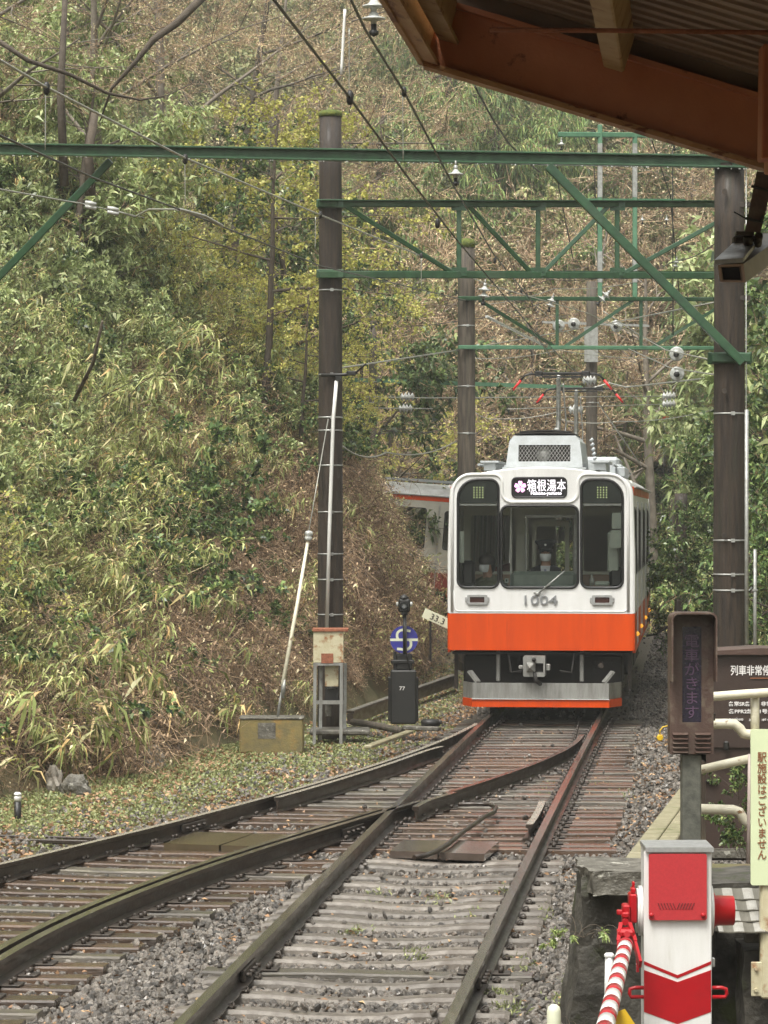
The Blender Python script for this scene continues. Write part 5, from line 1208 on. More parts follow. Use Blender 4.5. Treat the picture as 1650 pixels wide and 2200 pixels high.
# pale green sign board on its post
Db = 18.2; k = Db/F
sb_ = empty('station_notice', (P(1660, 0, Db).x, Db, 0), 0, 'pale green board with vertical brown lettering at the right edge', 'sign')
def bxx(x): return (x-1660)*k
def bz(y): return zat(y, Db)
mb = MB(); mb.plate(rrect(bxx(1613), bxx(1715), bz(1902), bz(1567), .012, 3), [], 0, .02, 0); mb.build('board', M['signgreen'], sb_)
text('board_letters', list('駅施設はございません'), .1, M['lettering'], sb_, (bxx(1637), -.003, bz(1731)), depth=.001, fit=(20*k, 230*k), vertical=True, lsp=1.0, bold=.001)
mb = MB(); mb.box((bxx(1654), .06, (bz(1905)+bz(2148))/2+.3), (38*k, .09, bz(1905)-bz(2148)+.6), bev=.012); mb.build('post', M['cream'], sb_)
mb = MB(); mb.box((bxx(1627), .03, bz(2105)), (24*k, .02, 74*k), bev=.004)
for y in (2082, 2128): mb.lathe([(5*k, 0), (4*k, .015)], (bxx(1625), .02, bz(y)), (0, -1, 0), 8)
mb.build('bracket_plate', M['cream'], sb_)
# barrier machine
Dm = 17.4; k = Dm/F
bm_ = empty('barrier_machine', (P(1457, 0, Dm).x, Dm, -.2), 0, 'white and red crossing barrier machine with red hatch and chevrons', 'barrier machine')
def mx(x): return (x-1457)*k
def mz(y): return zat(y, Dm)+.2
def body(x0, x1, y0, y1, m, nm, yo=0., th=.45, r=.02, rt=None):
    mb = MB(); rt = r if rt is None else rt; mb.plate(rrect(mx(x0), mx(x1), mz(y1), mz(y0), r, 5, (r, r, rt, rt)), [], yo, yo+th, 0); return mb.build(nm, M[m], bm_)
mb = MB(); out = rrect(mx(1388), mx(1530), 0.0, mz(1821), .03, 5, (0.002, .002, .03, .03)); mb.plate(out, [], .02, .34, 0); mb.build('casing', M['bwhite'], bm_)
mb = MB(); out = rrect(mx(1383), mx(1527), 0.0, mz(1824), .02, 5, (0.002, .002, .03, .03)); mb.plate(out, [], -.015, .02, 0); mb.build('front_door', M['bwhite'], bm_)
mb = MB(); mb.plate(rrect(mx(1386), mx(1532), mz(1829), mz(1819), .004, 2), [], -.04, .36, 0); mb.build('lid', M['silver'], bm_)
mb = MB(); mb.plate(rrect(mx(1393), mx(1517), mz(1975), mz(1833), .012, 4), [], -.04, -.012, 0)
hatch = mb.build('hatch', M['redmatte'], bm_)
mb = MB()
for i in range(6):
    for sgn, x in ((1, 1412+i*6.4), (-1, 1459+i*6.2)):
        a = Vector((mx(x), -.041, mz(1938))); b = Vector((mx(x+sgn*6), -.041, mz(1952))); mb.bar(a, b, .004, .004, up=Vector((0, 1, 0)))
mb.build('vent_slit', mat('slit_dark', (.08, .01, .01), None), hatch)
mb = MB()
for x in (1398, 1509): mb.lathe([(.013, 0), (.012, .012), (.004, .016)], (mx(x), -.04, mz(1964)), (0, -1, 0), 10)
mb.build('hatch_bolt', M['red'], hatch)
def chev(y0, y1, dip, m, nm, off):
    mb = MB(); xs = (1383, 1455, 1527); vs = []
    top = [(mx(x), mz(y0+(dip if i == 1 else 0))) for i, x in enumerate(xs)]; bot = [(mx(x), mz(y1+(dip if i == 1 else 0))) for i, x in enumerate(xs)]
    mb.plate([bot[0], bot[1], bot[2], top[2], top[1], top[0]], [], off, -.014, 0); mb.build(nm, M[m], bm_)
chev(2064, 2071, 30, 'red', 'chevron_stripe', -.0175); chev(2083, 2173, 26, 'red', 'chevron_band', -.0175); chev(2205, 2290, 26, 'red', 'chevron_band', -.0175)
mb = MB(); mb.lathe([(.135, 0), (.135, .02)], (mx(1530), .2, mz(1966)), (1, 0, 0), 28); sdr = mb.build('side_flange', M['bwhite'], bm_)
mb = MB(); mb.lathe([(.10, .0), (.10, .012), (.082, .014), (.080, .115), (.075, .12)], (mx(1530)+.018, .2, mz(1966)), (1, 0, 0), 32); mb.build('drum', M['red'], bm_)
mb = MB(); mb.lathe([(.135, 0), (.135, .02)], (mx(1386), .2, mz(1966)), (-1, 0, 0), 28); mb.lathe([(.12, 0), (.12, .012)], (mx(1386)-.02, .2, mz(1966)), (-1, 0, 0), 28); mb.build('side_flange', M['bwhite'], bm_)
for sx, x in ((1, 1530), (-1, 1384)):
    mb = MB(); pts = [(mx(x), .0, mz(2122)), (mx(x)+sx*.05, .0, mz(2122)), (mx(x)+sx*.075, .0, mz(2125)), (mx(x)+sx*.078, .0, mz(2135)), (mx(x)+sx*.07, .0, mz(2142)), (mx(x), .0, mz(2142))]
    mb.tube(pts, .0105, 8); mb.build('handle', M['red'], bm_)
mb = MB(); mb.box((mx(1534), .05, mz(2070)), (.018, .04, .05), bev=.005); mb.build('latch', M['galv'], bm_)
# pivot mechanism and arm
piv = P(1352, 1965, Dm)-Vector((P(1457, 0, Dm).x, Dm, -.2)); 
mb = MB()
def mbox(x0, x1, y0, y1, yo, th, b=.008): mb.box(((mx(x0)+mx(x1))/2, yo+th/2, (mz(y0)+mz(y1))/2), (mx(x1)-mx(x0), th, mz(y0)-mz(y1)), None, 0, b)
mbox(1355, 1372, 1925, 1988, .08, .14); mbox(1359, 1370, 1912, 1926, .1, .08); mbox(1362, 1368, 1900, 1914, .12, .04, .004); mbox(1340, 1356, 1948, 1990, .06, .12); mbox(1337, 1354, 1962, 1975, .03, .1); mbox(1328, 1340, 1960, 1970, .08, .05, .004); mbox(1370, 1388, 1940, 1985, .12, .12)
mb.lathe([(.02, 0), (.018, .015)], (mx(1344), .03, mz(1982)), (0, -1, 0), 8); mb.build('pivot_bracket', M['red'], bm_)
mb = MB()
for sx, ex in ((1326, 1321), (1361, 1368)):
    mb.bar((mx((sx+1344)/2), .02, mz(1990)), (mx(sx), -.1, mz(2022)), .02, .05); mb.bar((mx(sx), -.1, mz(2022)), (mx(ex), -.25, mz(2058)), .015, .045)
mb.bar((mx(1366), -.1, mz(2040)), (mx(1366), -.12, mz(2082)), .014, .03); mb.box((mx(1344), -.02, mz(2003)), (.09, .14, .05), bev=.015); mb.lathe([(.02, 0), (.018, .02)], (mx(1344), -.09, mz(2004)), (0, -1, .3), 8); mb.build('arm_yoke', M['red'], bm_)
arm = empty('barrier_arm'); arm.parent = bm_; arm.location = -Vector((P(1457, 0, Dm).x, Dm, -.2))
a0 = P(1344, 2030, 17.2); a1 = P(1302, 2200, 13.2); d = (a1-a0); n = 30; Ls = d.length; rr = 15.5*17.2/F
segs = [(0, .14, 'red')]; t0 = .14; wseq = [.13, .09]; i = 0
while t0 < 5.2:
    L_ = .30 if i % 2 == 0 else .24; segs.append((t0, t0+L_, 'bwhite' if i % 2 == 0 else 'red')); t0 += L_; i += 1
un = d.normalized()
for a, b, m in segs:
    mb = MB(); mb.tube([a0+un*a, a0+un*b], rr*(1.08 if a == 0 else 1.), 16, cap=True); mb.build('arm_stripe', M[m], arm)
mb = MB(); yf0 = a0+un*3.2+Vector((.06, 0, -.02)); mb.add([yf0, yf0+Vector((.12, -.02, -.18)), yf0+Vector((-.02, -.02, -.26)), yf0+Vector((-.05, 0, -.02))], [(0, 1, 2, 3)]); tag(mb.build('warning_flag', M['yellow']), 'small yellow flag hanging under the barrier arm', 'flag')
mb = MB(); mb.tube([P(1309, 2053, 18), P(1306, 2195, 18)], 9*18/F, 10); mb.box(P(1309, 2053, 18), (.055, .05, .03), bev=.01); tag(mb.build('white_stake', M['bwhite']), 'white stake standing behind the striped barrier arm', 'stake')
mb = MB(); D = 16.6; p = P(1190, 2158, D); mb.lathe([(.036, -.5), (.036, -.035), (.03, -.012), (.015, 0), (.002, .002)], p, n=14); tag(mb.build('marker_stub', M['discwhite']), 'pale rounded marker stub at the bottom edge right of the rail', 'marker')
# concrete wall with slab
wl = empty('platform_wall', (0, 0, 0), 0, 'mossy dark concrete wall end with a lichen grown slab behind the barrier machine', 'wall')
Dw = 18.6
def rough_box(x0, x1, y0, y1, z0, z1, m, nm, seed, amp=.02, taper=0.):
    import bmesh
    bm = bmesh.new(); bmesh.ops.create_cube(bm, size=1); bmesh.ops.subdivide_edges(bm, edges=bm.edges, cuts=7, use_grid_fill=True)
    for v in bm.verts:
        t = v.co.z+.5; c = Vector((x0+(x1-x0)*(v.co.x+.5)-(taper*(1-t) if v.co.x < 0 else 0), y0+(y1-y0)*(v.co.y+.5), z0+(z1-z0)*t))
        n = noise.noise_vector(c*5+Vector((seed, 0, 0)))*amp+noise.noise_vector(c*14)*amp*.4; v.co = c+n
    me = bpy.data.meshes.new(nm); bm.to_mesh(me); bm.free(); me.materials.append(M[m]); return link(nm, me, wl)
xa = P(1247, 0, Dw).x
rough_box(xa+.03, xa+.75, Dw, Dw+.62, -.35, zat(1885, Dw), 'mosswall', 'wall_body', 1, .05, .12)
mb = MB(); zt = zat(1848, Dw)
import bmesh as _bm
b2 = _bm.new()
prof = [(1242, 1862, 0), (1278, 1880, -.12), (1400, 1892, -.1), (1660, 1900, -.1)]
topf = [P(1247, 1850, Dw), P(1273, 1872, Dw-.15), P(1420, 1880, Dw-.15), P(1700, 1900, Dw-.15)]
zt = .765; fr = [Vector((P(1246, 0, Dw).x, Dw+.15, zt)), Vector((P(1270, 0, Dw).x, Dw-.18, zt)), Vector((P(1512, 0, Dw).x, Dw-.18, zt)), Vector((P(1512, 0, Dw).x, Dw+.62, zt)), Vector((P(1250, 0, Dw).x, Dw+.62, zt))]
n_ = len(fr); low = [p-Vector((-.03 if i in (0, 4) else 0, 0, .13)) for i, p in enumerate(fr)]
bm9 = _bm.new(); vt = [bm9.verts.new(p) for p in fr]; vb = [bm9.verts.new(p) for p in low]; bm9.faces.new(vt); bm9.faces.new(vb[::-1])
for i in range(n_): bm9.faces.new((vt[i], vt[(i+1) % n_], vb[(i+1) % n_], vb[i]))
_bm.ops.triangulate(bm9, faces=bm9.faces[:]); _bm.ops.subdivide_edges(bm9, edges=bm9.edges[:], cuts=9, use_grid_fill=True); _bm.ops.recalc_face_normals(bm9, faces=bm9.faces[:])
for v in bm9.verts: v.co = v.co+noise.noise_vector(v.co*9)*.012+noise.noise_vector(v.co*28)*.008
me9 = bpy.data.meshes.new('lichen_slab'); bm9.to_mesh(me9); bm9.free(); me9.materials.append(M['slab']); link('lichen_slab', me9, wl)
b2.free()
# corrugated sheet roofing right of the machine
cr = empty('corrugated_sheet', (0, 0, 0), 0, 'grey corrugated sheets in overlapping rows right of the barrier machine', 'corrugated sheet')
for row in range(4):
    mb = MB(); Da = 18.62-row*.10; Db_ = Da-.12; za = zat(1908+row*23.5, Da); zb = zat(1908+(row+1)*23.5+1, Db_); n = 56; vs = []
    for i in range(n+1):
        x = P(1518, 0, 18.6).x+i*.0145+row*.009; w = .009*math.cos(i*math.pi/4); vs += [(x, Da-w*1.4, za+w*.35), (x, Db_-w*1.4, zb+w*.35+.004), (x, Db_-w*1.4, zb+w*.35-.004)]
    mb.add(vs, [(3*i, 3*i+1, 3*i+4, 3*i+3) for i in range(n)]+[(3*i+1, 3*i+2, 3*i+5, 3*i+4) for i in range(n)], 0, False); mb.m = [1 if math.cos((i+.5)*math.pi/4) < -.2 else 0 for i in range(n)]+[1]*n; mb.build('sheet_row', [M['corr'], M['corrshadedirt']], cr)
mb = MB(); mb.box((P(1600, 0, 18.2).x+.1, 18.5, zat(2010, 18.2)), (.75, .06, .03), bev=.005); mb.box((P(1640, 0, 18.2).x, 18.42, zat(2022, 18.2)), (.16, .06, .07), bev=.005); mb.build('edge_board', M['slab'], cr)
rough_box(P(1515, 0, 18.7).x, 3.2, 18.75, 19.6, -.3, zat(1898, 18.75), 'mosswall', 'wall_body', 4, .02)
rough_box(P(1598, 0, 18.35).x, 3.2, 18.35, 18.8, -.3, zat(2040, 18.35), 'mosswall', 'wall_body', 6, .02)
# cream path slabs beside the track
pth = empty('edging_path', (0, 0, 0), 0, 'row of cream edging slabs leading back beside the ballast on the right', 'edging'); a0 = G(1335, 1850, .12); a1 = G(1500, 1640, .12)
Lp = (a1-a0).length; un = (a1-a0).normalized(); sn = Vector((un.y, -un.x, 0)); n = int(Lp/.62)
for i in range(n):
    for j in (0, 1):
        mb = MB(); c0 = a0+un*(i*Lp/n+.008)+sn*(.005+j*.155); c1_ = a0+un*((i+1)*Lp/n-.008)+sn*(.005+j*.155); 
        mb.bar(c0+sn*.073-Vector((0, 0, .04)), c1_+sn*.073-Vector((0, 0, .04)), .146, .08, bev=.008); mb.build('edging_slab', M['path'], pth)
mb = MB(); mb.bar(a0+sn*.16-Vector((0, 0, .2)), a1+sn*.16-Vector((0, 0, .2)), .28, .24); mb.build('edging_base', M['mosswall'], pth)
a2 = G(1512, 1640, .12)
# low wall far right behind the train
mb = MB(); q0 = P(1390, 1302, 82); q1 = P(1560, 1300, 76); mb.bar(q0-Vector((0, 0, .25)), q1-Vector((0, 0, .25)), .3, .55, bev=.03); tag(mb.build('low_wall', M['mosswall']), 'low mossy wall across the far end of the ballast right of the train', 'wall')
g = empty('line_pole', (P(1463, 0, 66).x, 66, 0), 0, 'dark pole trunk behind the warning box under the right bushes', 'pole'); pole(g, P(1463, 0, 66).x, 66, zat(1060, 66), .14, .13, 'pole', [zat(y, 66) for y in (1195, 1210, 1235)]); root_at(g)

# ------------------------------------------------------------------ station canopy, top right
cn = empty('station_canopy', (0, 0, 0), 0, 'rust red steel canopy of the platform filling the top right corner', 'canopy')
DC = 11.; c0 = P(912, 140, DC); along = Vector((-math.sin(HEAD), -math.cos(HEAD), 0)); perp = Vector((math.cos(HEAD), -math.sin(HEAD), 0)); sl = Vector((perp.x, perp.y, -.315)).normalized()
nrm = along.cross(sl).normalized(); nrm = nrm if nrm.z > 0 else -nrm
c_e = P(1615, 352, DC-.1)
# lower chord direction taken from the two traced ends
sl = (c_e-c0).normalized(); nrm = along.cross(sl).normalized(); nrm = nrm if nrm.z > 0 else -nrm
hB = .20
mb = MB(); mb.bar(c0+sl*-.0, c0+sl*3.2, .11, .018, up=nrm); mb.build('beam_flange', M['beamtan'], cn)
mb = MB(); mb.bar(c0+nrm*(.009+hB/2), c0+sl*3.2+nrm*(.009+hB/2), .014, hB, up=nrm); mb.build('beam_web', M['beamred'], cn)
mb = MB(); mb.bar(c0+nrm*(.018+hB), c0+sl*3.2+nrm*(.018+hB), .11, .018, up=nrm); mb.build('beam_flange', M['beamred'], cn)
# trackside fascia
mb = MB(); f0 = P(907, 138, DC+.02); mb.bar(f0+nrm*.06, f0+along*9+nrm*.06, .02, .13, up=nrm); mb.build('fascia_board', M['beamtan'], cn)
mb = MB(); mb.bar(f0+sl*.03+nrm*.01, f0+along*9+sl*.03+nrm*.01, .06, .012, up=nrm); mb.build('fascia_lip', M['beamtan'], cn)
mb = MB(); mb.bar(f0+sl*.045+nrm*.16, f0+along*9+sl*.045+nrm*.16, .03, .13, up=nrm); mb.bar(f0+sl*.07+nrm*.10, f0+along*9+sl*.07+nrm*.10, .06, .012, up=nrm); mb.build('edge_purlin', M['tanpaint'], cn)
# deck boards above
mb = MB(); mb.bar(c0+nrm*(.30)-along*.03, c0+sl*3.3+nrm*(.30)-along*.03, .02, .22, up=nrm); mb.build('end_filler_board', M['deck'], cn)  # filler board added to block the bright gap between web and deck
dk0 = f0+nrm*(hB+.10)
nb = 60
for i in range(nb):
    mb = MB(); q = dk0+along*(i*.15-.3); mb.bar(q+sl*-.05, q+sl*3.4, .142, .02, up=nrm, bev=.0); mb.bar(q+along*.05+sl*-.05-nrm*.014, q+along*.05+sl*3.4-nrm*.014, .03, .014, up=nrm); mb.build('deck_board', M['deck'], cn)
for j, (dd, ww) in enumerate(((.62, .09), (1.5, .09), (2.4, .09))):
    mb = MB(); q = c0+sl*dd+nrm*(hB+.03)-nrm*.01+along*(.10 if j == 0 else 0); mb.bar(q+along*.0, q+along*9, ww*.8, .13, up=nrm, bev=.006); mb.build('purlin', M['tanpaint'], cn)
for k_ in (3.7, 5.7):
    mb = MB(); q = c0+along*k_; mb.bar(q+nrm*(hB+.01), q+sl*3.2+nrm*(hB+.01), .11, .018, up=nrm); mb.bar(q+nrm*(hB/2+.02), q+sl*3.2+nrm*(hB/2+.02), .014, hB-.02, up=nrm); mb.bar(q+nrm*.0, q+sl*3.2, .11, .018, up=nrm); mb.build('rafter_beam', M['beamred'], cn)
mb = MB(); mb.tube([P(1052, 64, DC-2.3), P(1330, 66, DC-2.35), P(1660, 70, DC-2.4)], .0065, 8); mb.build('tie_rod', M['rust'], cn)
mb = MB(); p = P(1650, 100, DC-.9); q = P(1647, 345, DC-.9); mb.bar(p, q, .045, .12, up=Vector((0, 1, 0)), bev=.004); mb.bar(P(1660, 60, DC-.9), P(1660, 365, DC-.9), .02, .3, up=Vector((0, 1, 0)), bev=.004); mb.build('end_plate', M['beamred'], cn)
mb = MB()
for i in range(8): mb.lathe([(.004, -.012), (.009, 0), (.004, .012)], P(1624+(i % 2)*6, 4+i*8, DC-1.), n=6)
mb.build('chain', M['rust'], cn)
pc = c0+sl*2.6+along*2
mb = MB(); mb.box((pc.x, pc.y, 1.9), (.16, .16, 4.4), bev=.01); mb.build('column', M['beamred'], cn)
# cctv
Dv = 10.8; k = Dv/F
cv = empty('security_camera', P(1569, 560, Dv), 0, 'grey box shaped security camera hanging under the canopy end at the right edge', 'camera')
O = P(1569, 560, Dv)
def cw(x, y, dd=0.): return P(x, y, Dv+dd)-O
mb = MB(); bd = Vector((.58, .55, .40)).normalized(); upv = Vector((0, 0, 1)); sd2 = bd.cross(upv).normalized(); u2 = sd2.cross(bd).normalized()
# front quad corners traced, back quad pushed along the body's axis
fq = [cw(1542, 569), cw(1597, 567), cw(1602, 607), cw(1547, 606)]; bd_ = Vector((.20, .42, .14))
mb.add([p for p in fq]+[p+bd_ for p in fq], [(4, 5, 6, 7), (0, 1, 5, 4), (1, 2, 6, 5), (2, 3, 7, 6), (3, 0, 4, 7)]); mb.build('housing', M['cctv'], cv)
c_ = sum((Vector(p) for p in fq), Vector())/4
inner = [c_+(p-c_)*.74+Vector((0, .03, 0)) for p in fq]; rim = [c_+(p-c_)*.78+Vector((0, -.002, 0)) for p in fq]
mb = MB(); mb.add([p+Vector((0, -.004, 0)) for p in fq]+rim, [(0, 1, 5, 4), (1, 2, 6, 5), (2, 3, 7, 6), (3, 0, 4, 7)]); mb.add(rim+inner, [(0, 1, 5, 4), (1, 2, 6, 5), (2, 3, 7, 6), (3, 0, 4, 7)]); mb.build('front_rim', M['cctvfront'], cv)
mb = MB(); mb.add(inner, [(0, 1, 2, 3)]); mb.build('window', M['gasket'], cv)
hq = [cw(1535, 566, -.03), cw(1597, 562, -.03)]; mb = MB(); up_ = Vector((0, 0, .012))
tq = [hq[0], hq[1], hq[1]+Vector((.10, .30, .105)), hq[0]+Vector((.12, .30, .105))]
mb.add([p+up_ for p in tq]+[p-up_*.2 for p in tq], [(0, 1, 2, 3), (7, 6, 5, 4), (0, 4, 5, 1), (1, 5, 6, 2), (2, 6, 7, 3), (3, 7, 4, 0)]); mb.build('sun_shield', M['galv'], cv)
mb = MB(); mb.box(cw(1603, 516, .2), (.09, .05, .03), bev=.006); mb.tube([cw(1607, 505, .1), cw(1608, 530, .15)], .016, 8); mb.tube([cw(1630, 505, .1), cw(1628, 525, .15)], .014, 8); mb.box(cw(1600, 502, .1), (.06, .05, .012)); mb.build('swivel', M['iron'], cv)
mb = MB(); mb.add([cw(1626, 368), cw(1665, 372), cw(1634, 500), cw(1600, 497), cw(1626, 368, .06), cw(1665, 372, .06), cw(1634, 500, .06), cw(1600, 497, .06)], [(0, 1, 2, 3), (4, 7, 6, 5), (0, 3, 7, 4), (1, 5, 6, 2), (3, 2, 6, 7), (0, 4, 5, 1)]); mb.build('hanger', M['sign_brown'], cv)
mb = MB(); mb.tube([cw(1614, 400, -.01), cw(1652, 410, -.01)], .005, 5); mb.tube([cw(1602, 469, -.01), cw(1636, 477, -.01)], .005, 5); mb.tube([cw(1636, 477, -.01), cw(1640, 450, .02), cw(1652, 410, .02)], .006, 5); mb.tube([cw(1602, 469, -.01), cw(1577, 455, -.01)], .003, 5); mb.build('cable_tie', M['wire'], cv)
# ------------------------------------------------------------------ vegetation
LM = {}
LM['sasa'] = leafmat('leaf_bamboo', [(0, (.09, .11, .025)), (.3, (.20, .26, .06)), (.55, (.32, .38, .11)), (.8, (.50, .50, .24)), (1, (.50, .34, .12))], .4, .25, .18, .35)
LM['broad'] = leafmat('leaf_broad', [(0, (.018, .04, .014)), (.5, (.07, .135, .03)), (.85, (.16, .25, .06)), (1, (.26, .33, .09))], .3, .22, .18, .45)
LM['pale'] = leafmat('leaf_pale_green', [(0, (.10, .15, .05)), (.5, (.24, .32, .11)), (1, (.40, .46, .21))], .35, .25, .15, .45)
LM['dry'] = leafmat('twig_dry', [(0, (.09, .055, .032)), (.4, (.27, .18, .10)), (.75, (.48, .345, .195)), (1, (.62, .47, .28))], .75, .1, .2)
LM['bud'] = leafmat('twig_buds', [(0, (.14, .11, .08)), (.4, (.36, .31, .19)), (.8, (.54, .47, .29)), (1, (.46, .48, .17))], .75, .2, .15)
LM['maple'] = leafmat('leaf_fresh_yellow', [(0, (.24, .27, .03)), (.5, (.38, .40, .055)), (1, (.54, .52, .10))], .5, .35, .1)
LM['cedar'] = leafmat('needle_cedar', [(0, (.03, .06, .02)), (.5, (.11, .20, .04)), (.9, (.21, .31, .06)), (1, (.28, .29, .07))], .6, .15, .2)
LM['olive'] = leafmat('leaf_olive', [(0, (.12, .13, .035)), (.5, (.34, .35, .12)), (1, (.54, .50, .20))], .6, .25, .15)
LM['olivefar'] = leafmat('leaf_spring_olive', [(0, (.07, .09, .03)), (.5, (.21, .245, .085)), (1, (.38, .40, .16))], .6, .25, .22)
LM['bright'] = leafmat('leaf_bright_green', [(0, (.08, .13, .025)), (.5, (.17, .25, .055)), (1, (.29, .36, .10))], .45, .3, .12)
def nrmz(a): return a/np.maximum(np.linalg.norm(a, axis=1, keepdims=True), 1e-9)
def leafgeo(p, d, L, Wd, g, lv, fold=.25, droop=.25):
    # one folded four-point blade per leaf
    n = len(p); d = nrmz(d); ref = nrmz(g.normal(size=(n, 3))*.6+np.array([0, 0, 1.])); s = nrmz(np.cross(d, ref)); u = np.cross(s, d)
    L = np.broadcast_to(np.asarray(L, dtype=float), (n,))[:, None]; Wd = np.broadcast_to(np.asarray(Wd, dtype=float), (n,))[:, None]
    mid = p+d*L*.45; tip = p+d*L-np.array([0, 0, 1.])*L*droop; up = u*Wd*fold
    v = np.stack([p, mid+s*Wd/2+up, tip, mid-s*Wd/2+up], 1).reshape(-1, 3); f = np.arange(4*n).reshape(-1, 4); return v, f, np.asarray(lv, dtype=np.float32)
def twiggeo(p, q, r0, r1, lv, g):
    n = len(p); d = nrmz(q-p); ref = nrmz(g.normal(size=(n, 3))); s = nrmz(np.cross(d, ref)); u = np.cross(s, d); vs = []
    for c, r in ((p, r0), (q, r1)):
        r = np.broadcast_to(np.asarray(r, dtype=float), (n,))[:, None]
        for a in (0, 2.094, 4.189): vs.append(c+(s*math.cos(a)+u*math.sin(a))*r)
    v = np.stack(vs, 1).reshape(-1, 3); b = (np.arange(n)*6)[:, None]
    f = np.concatenate([b+np.array([[0, 1, 4, 3]]), b+np.array([[1, 2, 5, 4]]), b+np.array([[2, 0, 3, 5]])], 1).reshape(-1, 4)
    return v, f, np.repeat(np.asarray(lv, dtype=np.float32), 3)
def npmesh(name, parts, mats):
    # parts: list of (v, f, lv, matindex)
    V = []; FF = []; LV = []; MI = []; b = 0
    for v, f, lv, mi in parts:
        V.append(v); FF.append(f+b); LV.append(lv); MI.append(np.full(len(f), mi, dtype=np.int32)); b += len(v)
    V = np.concatenate(V).astype(np.float32); FF = np.concatenate(FF).astype(np.int32); LV = np.concatenate(LV); MI = np.concatenate(MI)
    me = bpy.data.meshes.new(name); me.vertices.add(len(V)); me.vertices.foreach_set('co', V.ravel()); me.loops.add(len(FF)*4); me.loops.foreach_set('vertex_index', FF.ravel())
    me.polygons.add(len(FF)); me.polygons.foreach_set('loop_start', np.arange(len(FF), dtype=np.int32)*4)
    for m in mats: me.materials.append(m)
    me.polygons.foreach_set('material_index', MI); a = me.attributes.new('lv', 'FLOAT', 'FACE'); a.data.foreach_set('value', LV); me.update(); me.validate(); return me
def grow(seed, height, r0, spec, trunk_lean=(0, 0), start=.25, wob=.06):
    """branching skeleton: spec = per level (count, length, rise angle deg, droop, radius factor). returns segs per level"""
    g = random.Random(seed); levels = [[] for _ in range(len(spec)+1)]
    def line(p, d, L, r, steps, droop, wb):
        out = [(p.copy(), r)]; st = L/steps
        for i in range(steps):
            d = (d+Vector((g.uniform(-wb, wb), g.uniform(-wb, wb), g.uniform(-wb, wb)-droop/steps))).normalized(); p = p+d*st; out.append((p.copy(), r*(1-.8*(i+1)/steps)))
        return out
    tr = line(Vector((0, 0, 0)), Vector((trunk_lean[0], trunk_lean[1], 1)).normalized(), height, r0, 10, 0, wob); levels[0].append(tr)
    for li, (cnt, ln, ang, droop, rf) in enumerate(spec):
        for par in levels[li]:
            n = len(par)-1
            for c in range(cnt):
                t = (start if li == 0 else .2)+(1-(start if li == 0 else .2))*(c+g.random())/cnt; k = min(n-1, int(t*n)); f = t*n-k
                p = par[k][0].lerp(par[k+1][0], min(f, 1)); pd = (par[k+1][0]-par[k][0]).normalized(); r = par[k][1]*rf
                a = g.uniform(0, 6.283) if li == 0 else g.choice((0, math.pi))+g.uniform(-.7, .7)
                s, u, _ = frame(pd); out = s*math.cos(a)+u*math.sin(a); e = R(ang+g.uniform(-12, 12)); d = (pd*math.sin(e)+out*math.cos(e)).normalized()
                L = ln*(1.15-.55*t if li == 0 else 1)*g.uniform(.7, 1.2); levels[li+1].append(line(p, d, L, max(r, .004), 5 if li < 2 else 3, droop, .10))
    return levels
def tubes_mesh(name, lines, m, minr=.0):
    mb = MB()
    for ln in lines:
        if ln[0][1] < minr: continue
        n = 7 if ln[0][1] > .06 else (5 if ln[0][1] > .02 else 3); mb.tube([p for p, r in ln], [max(r, .003) for p, r in ln], n, cap=False, smooth=n > 3)
    me = bpy.data.meshes.new(name); me.from_pydata(mb.v, [], mb.f); me.materials.append(m); me.polygons.foreach_set('use_smooth', mb.sm); me.update(); return me
def segs_of(lines):
    P0 = []; P1 = []; r = []
    for ln in lines:
        for i in range(len(ln)-1): P0.append(ln[i][0]); P1.append(ln[i+1][0]); r.append(ln[i][1])
    return np.array(P0, dtype=float), np.array(P1, dtype=float), np.array(r)
def crown(name, seed, lines, kind, n, L, Wd, spread, m, twigs=True, droop=.25, tr=.004, up=0., twl=.25, twn=1.0, dirn=.6):
    g = np.random.default_rng(seed); p0, p1, r = segs_of(lines); k = g.integers(0, len(p0), n); t = g.random((n, 1)); p = p0[k]*(1-t)+p1[k]*t; ax = nrmz(p1[k]-p0[k])
    clump = g.normal(size=(len(p0), 1))[k]*.5
    parts = []
    if twigs:
        nt_ = int(n*twn/4); kk = g.integers(0, len(p0), nt_); tt = g.random((nt_, 1)); a = p0[kk]*(1-tt)+p1[kk]*tt; dd = nrmz(nrmz(p1[kk]-p0[kk])*dirn+g.normal(size=(nt_, 3))*.5+np.array([0, 0, up])); b = a+dd*twl*g.uniform(.5, 1.2, (nt_, 1))
        parts.append((*twiggeo(a, b, tr, tr*.5, np.clip(g.normal(.4, .2, nt_), 0, 1), g), 1)); j = g.integers(0, nt_, n); t2 = g.random((n, 1))**.6; p = a[j]*(1-t2)+b[j]*t2+g.normal(size=(n, 3))*spread*.4; ax = dd[j]
    else: p = p+g.normal(size=(n, 3))*spread
    d = nrmz(ax*dirn+g.normal(size=(n, 3))*.55+np.array([0, 0, up])); lv = np.clip(.47+g.normal(size=n)*.26+clump[:, 0]*.3, 0, 1)
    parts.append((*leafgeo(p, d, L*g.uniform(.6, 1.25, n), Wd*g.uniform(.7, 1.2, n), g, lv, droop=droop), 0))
    return npmesh(name, parts, [LM[m], LM['dry']])
TREES = {}
def def_tree(key, seed, height, r0, spec, crownargs, bark='bark', lean=(0, 0), start=.25, leaf_levels=1, wob=.06, minr=.006):
    lv = grow(seed, height, r0, spec, lean, start, wob); lines = [l for q in lv for l in q]
    limb = tubes_mesh('trunk', lines, M[bark], minr); cr_ = crown('crown', seed, [l for q in lv[-leaf_levels:] for l in q], key, **crownargs); TREES[key] = (limb, cr_)
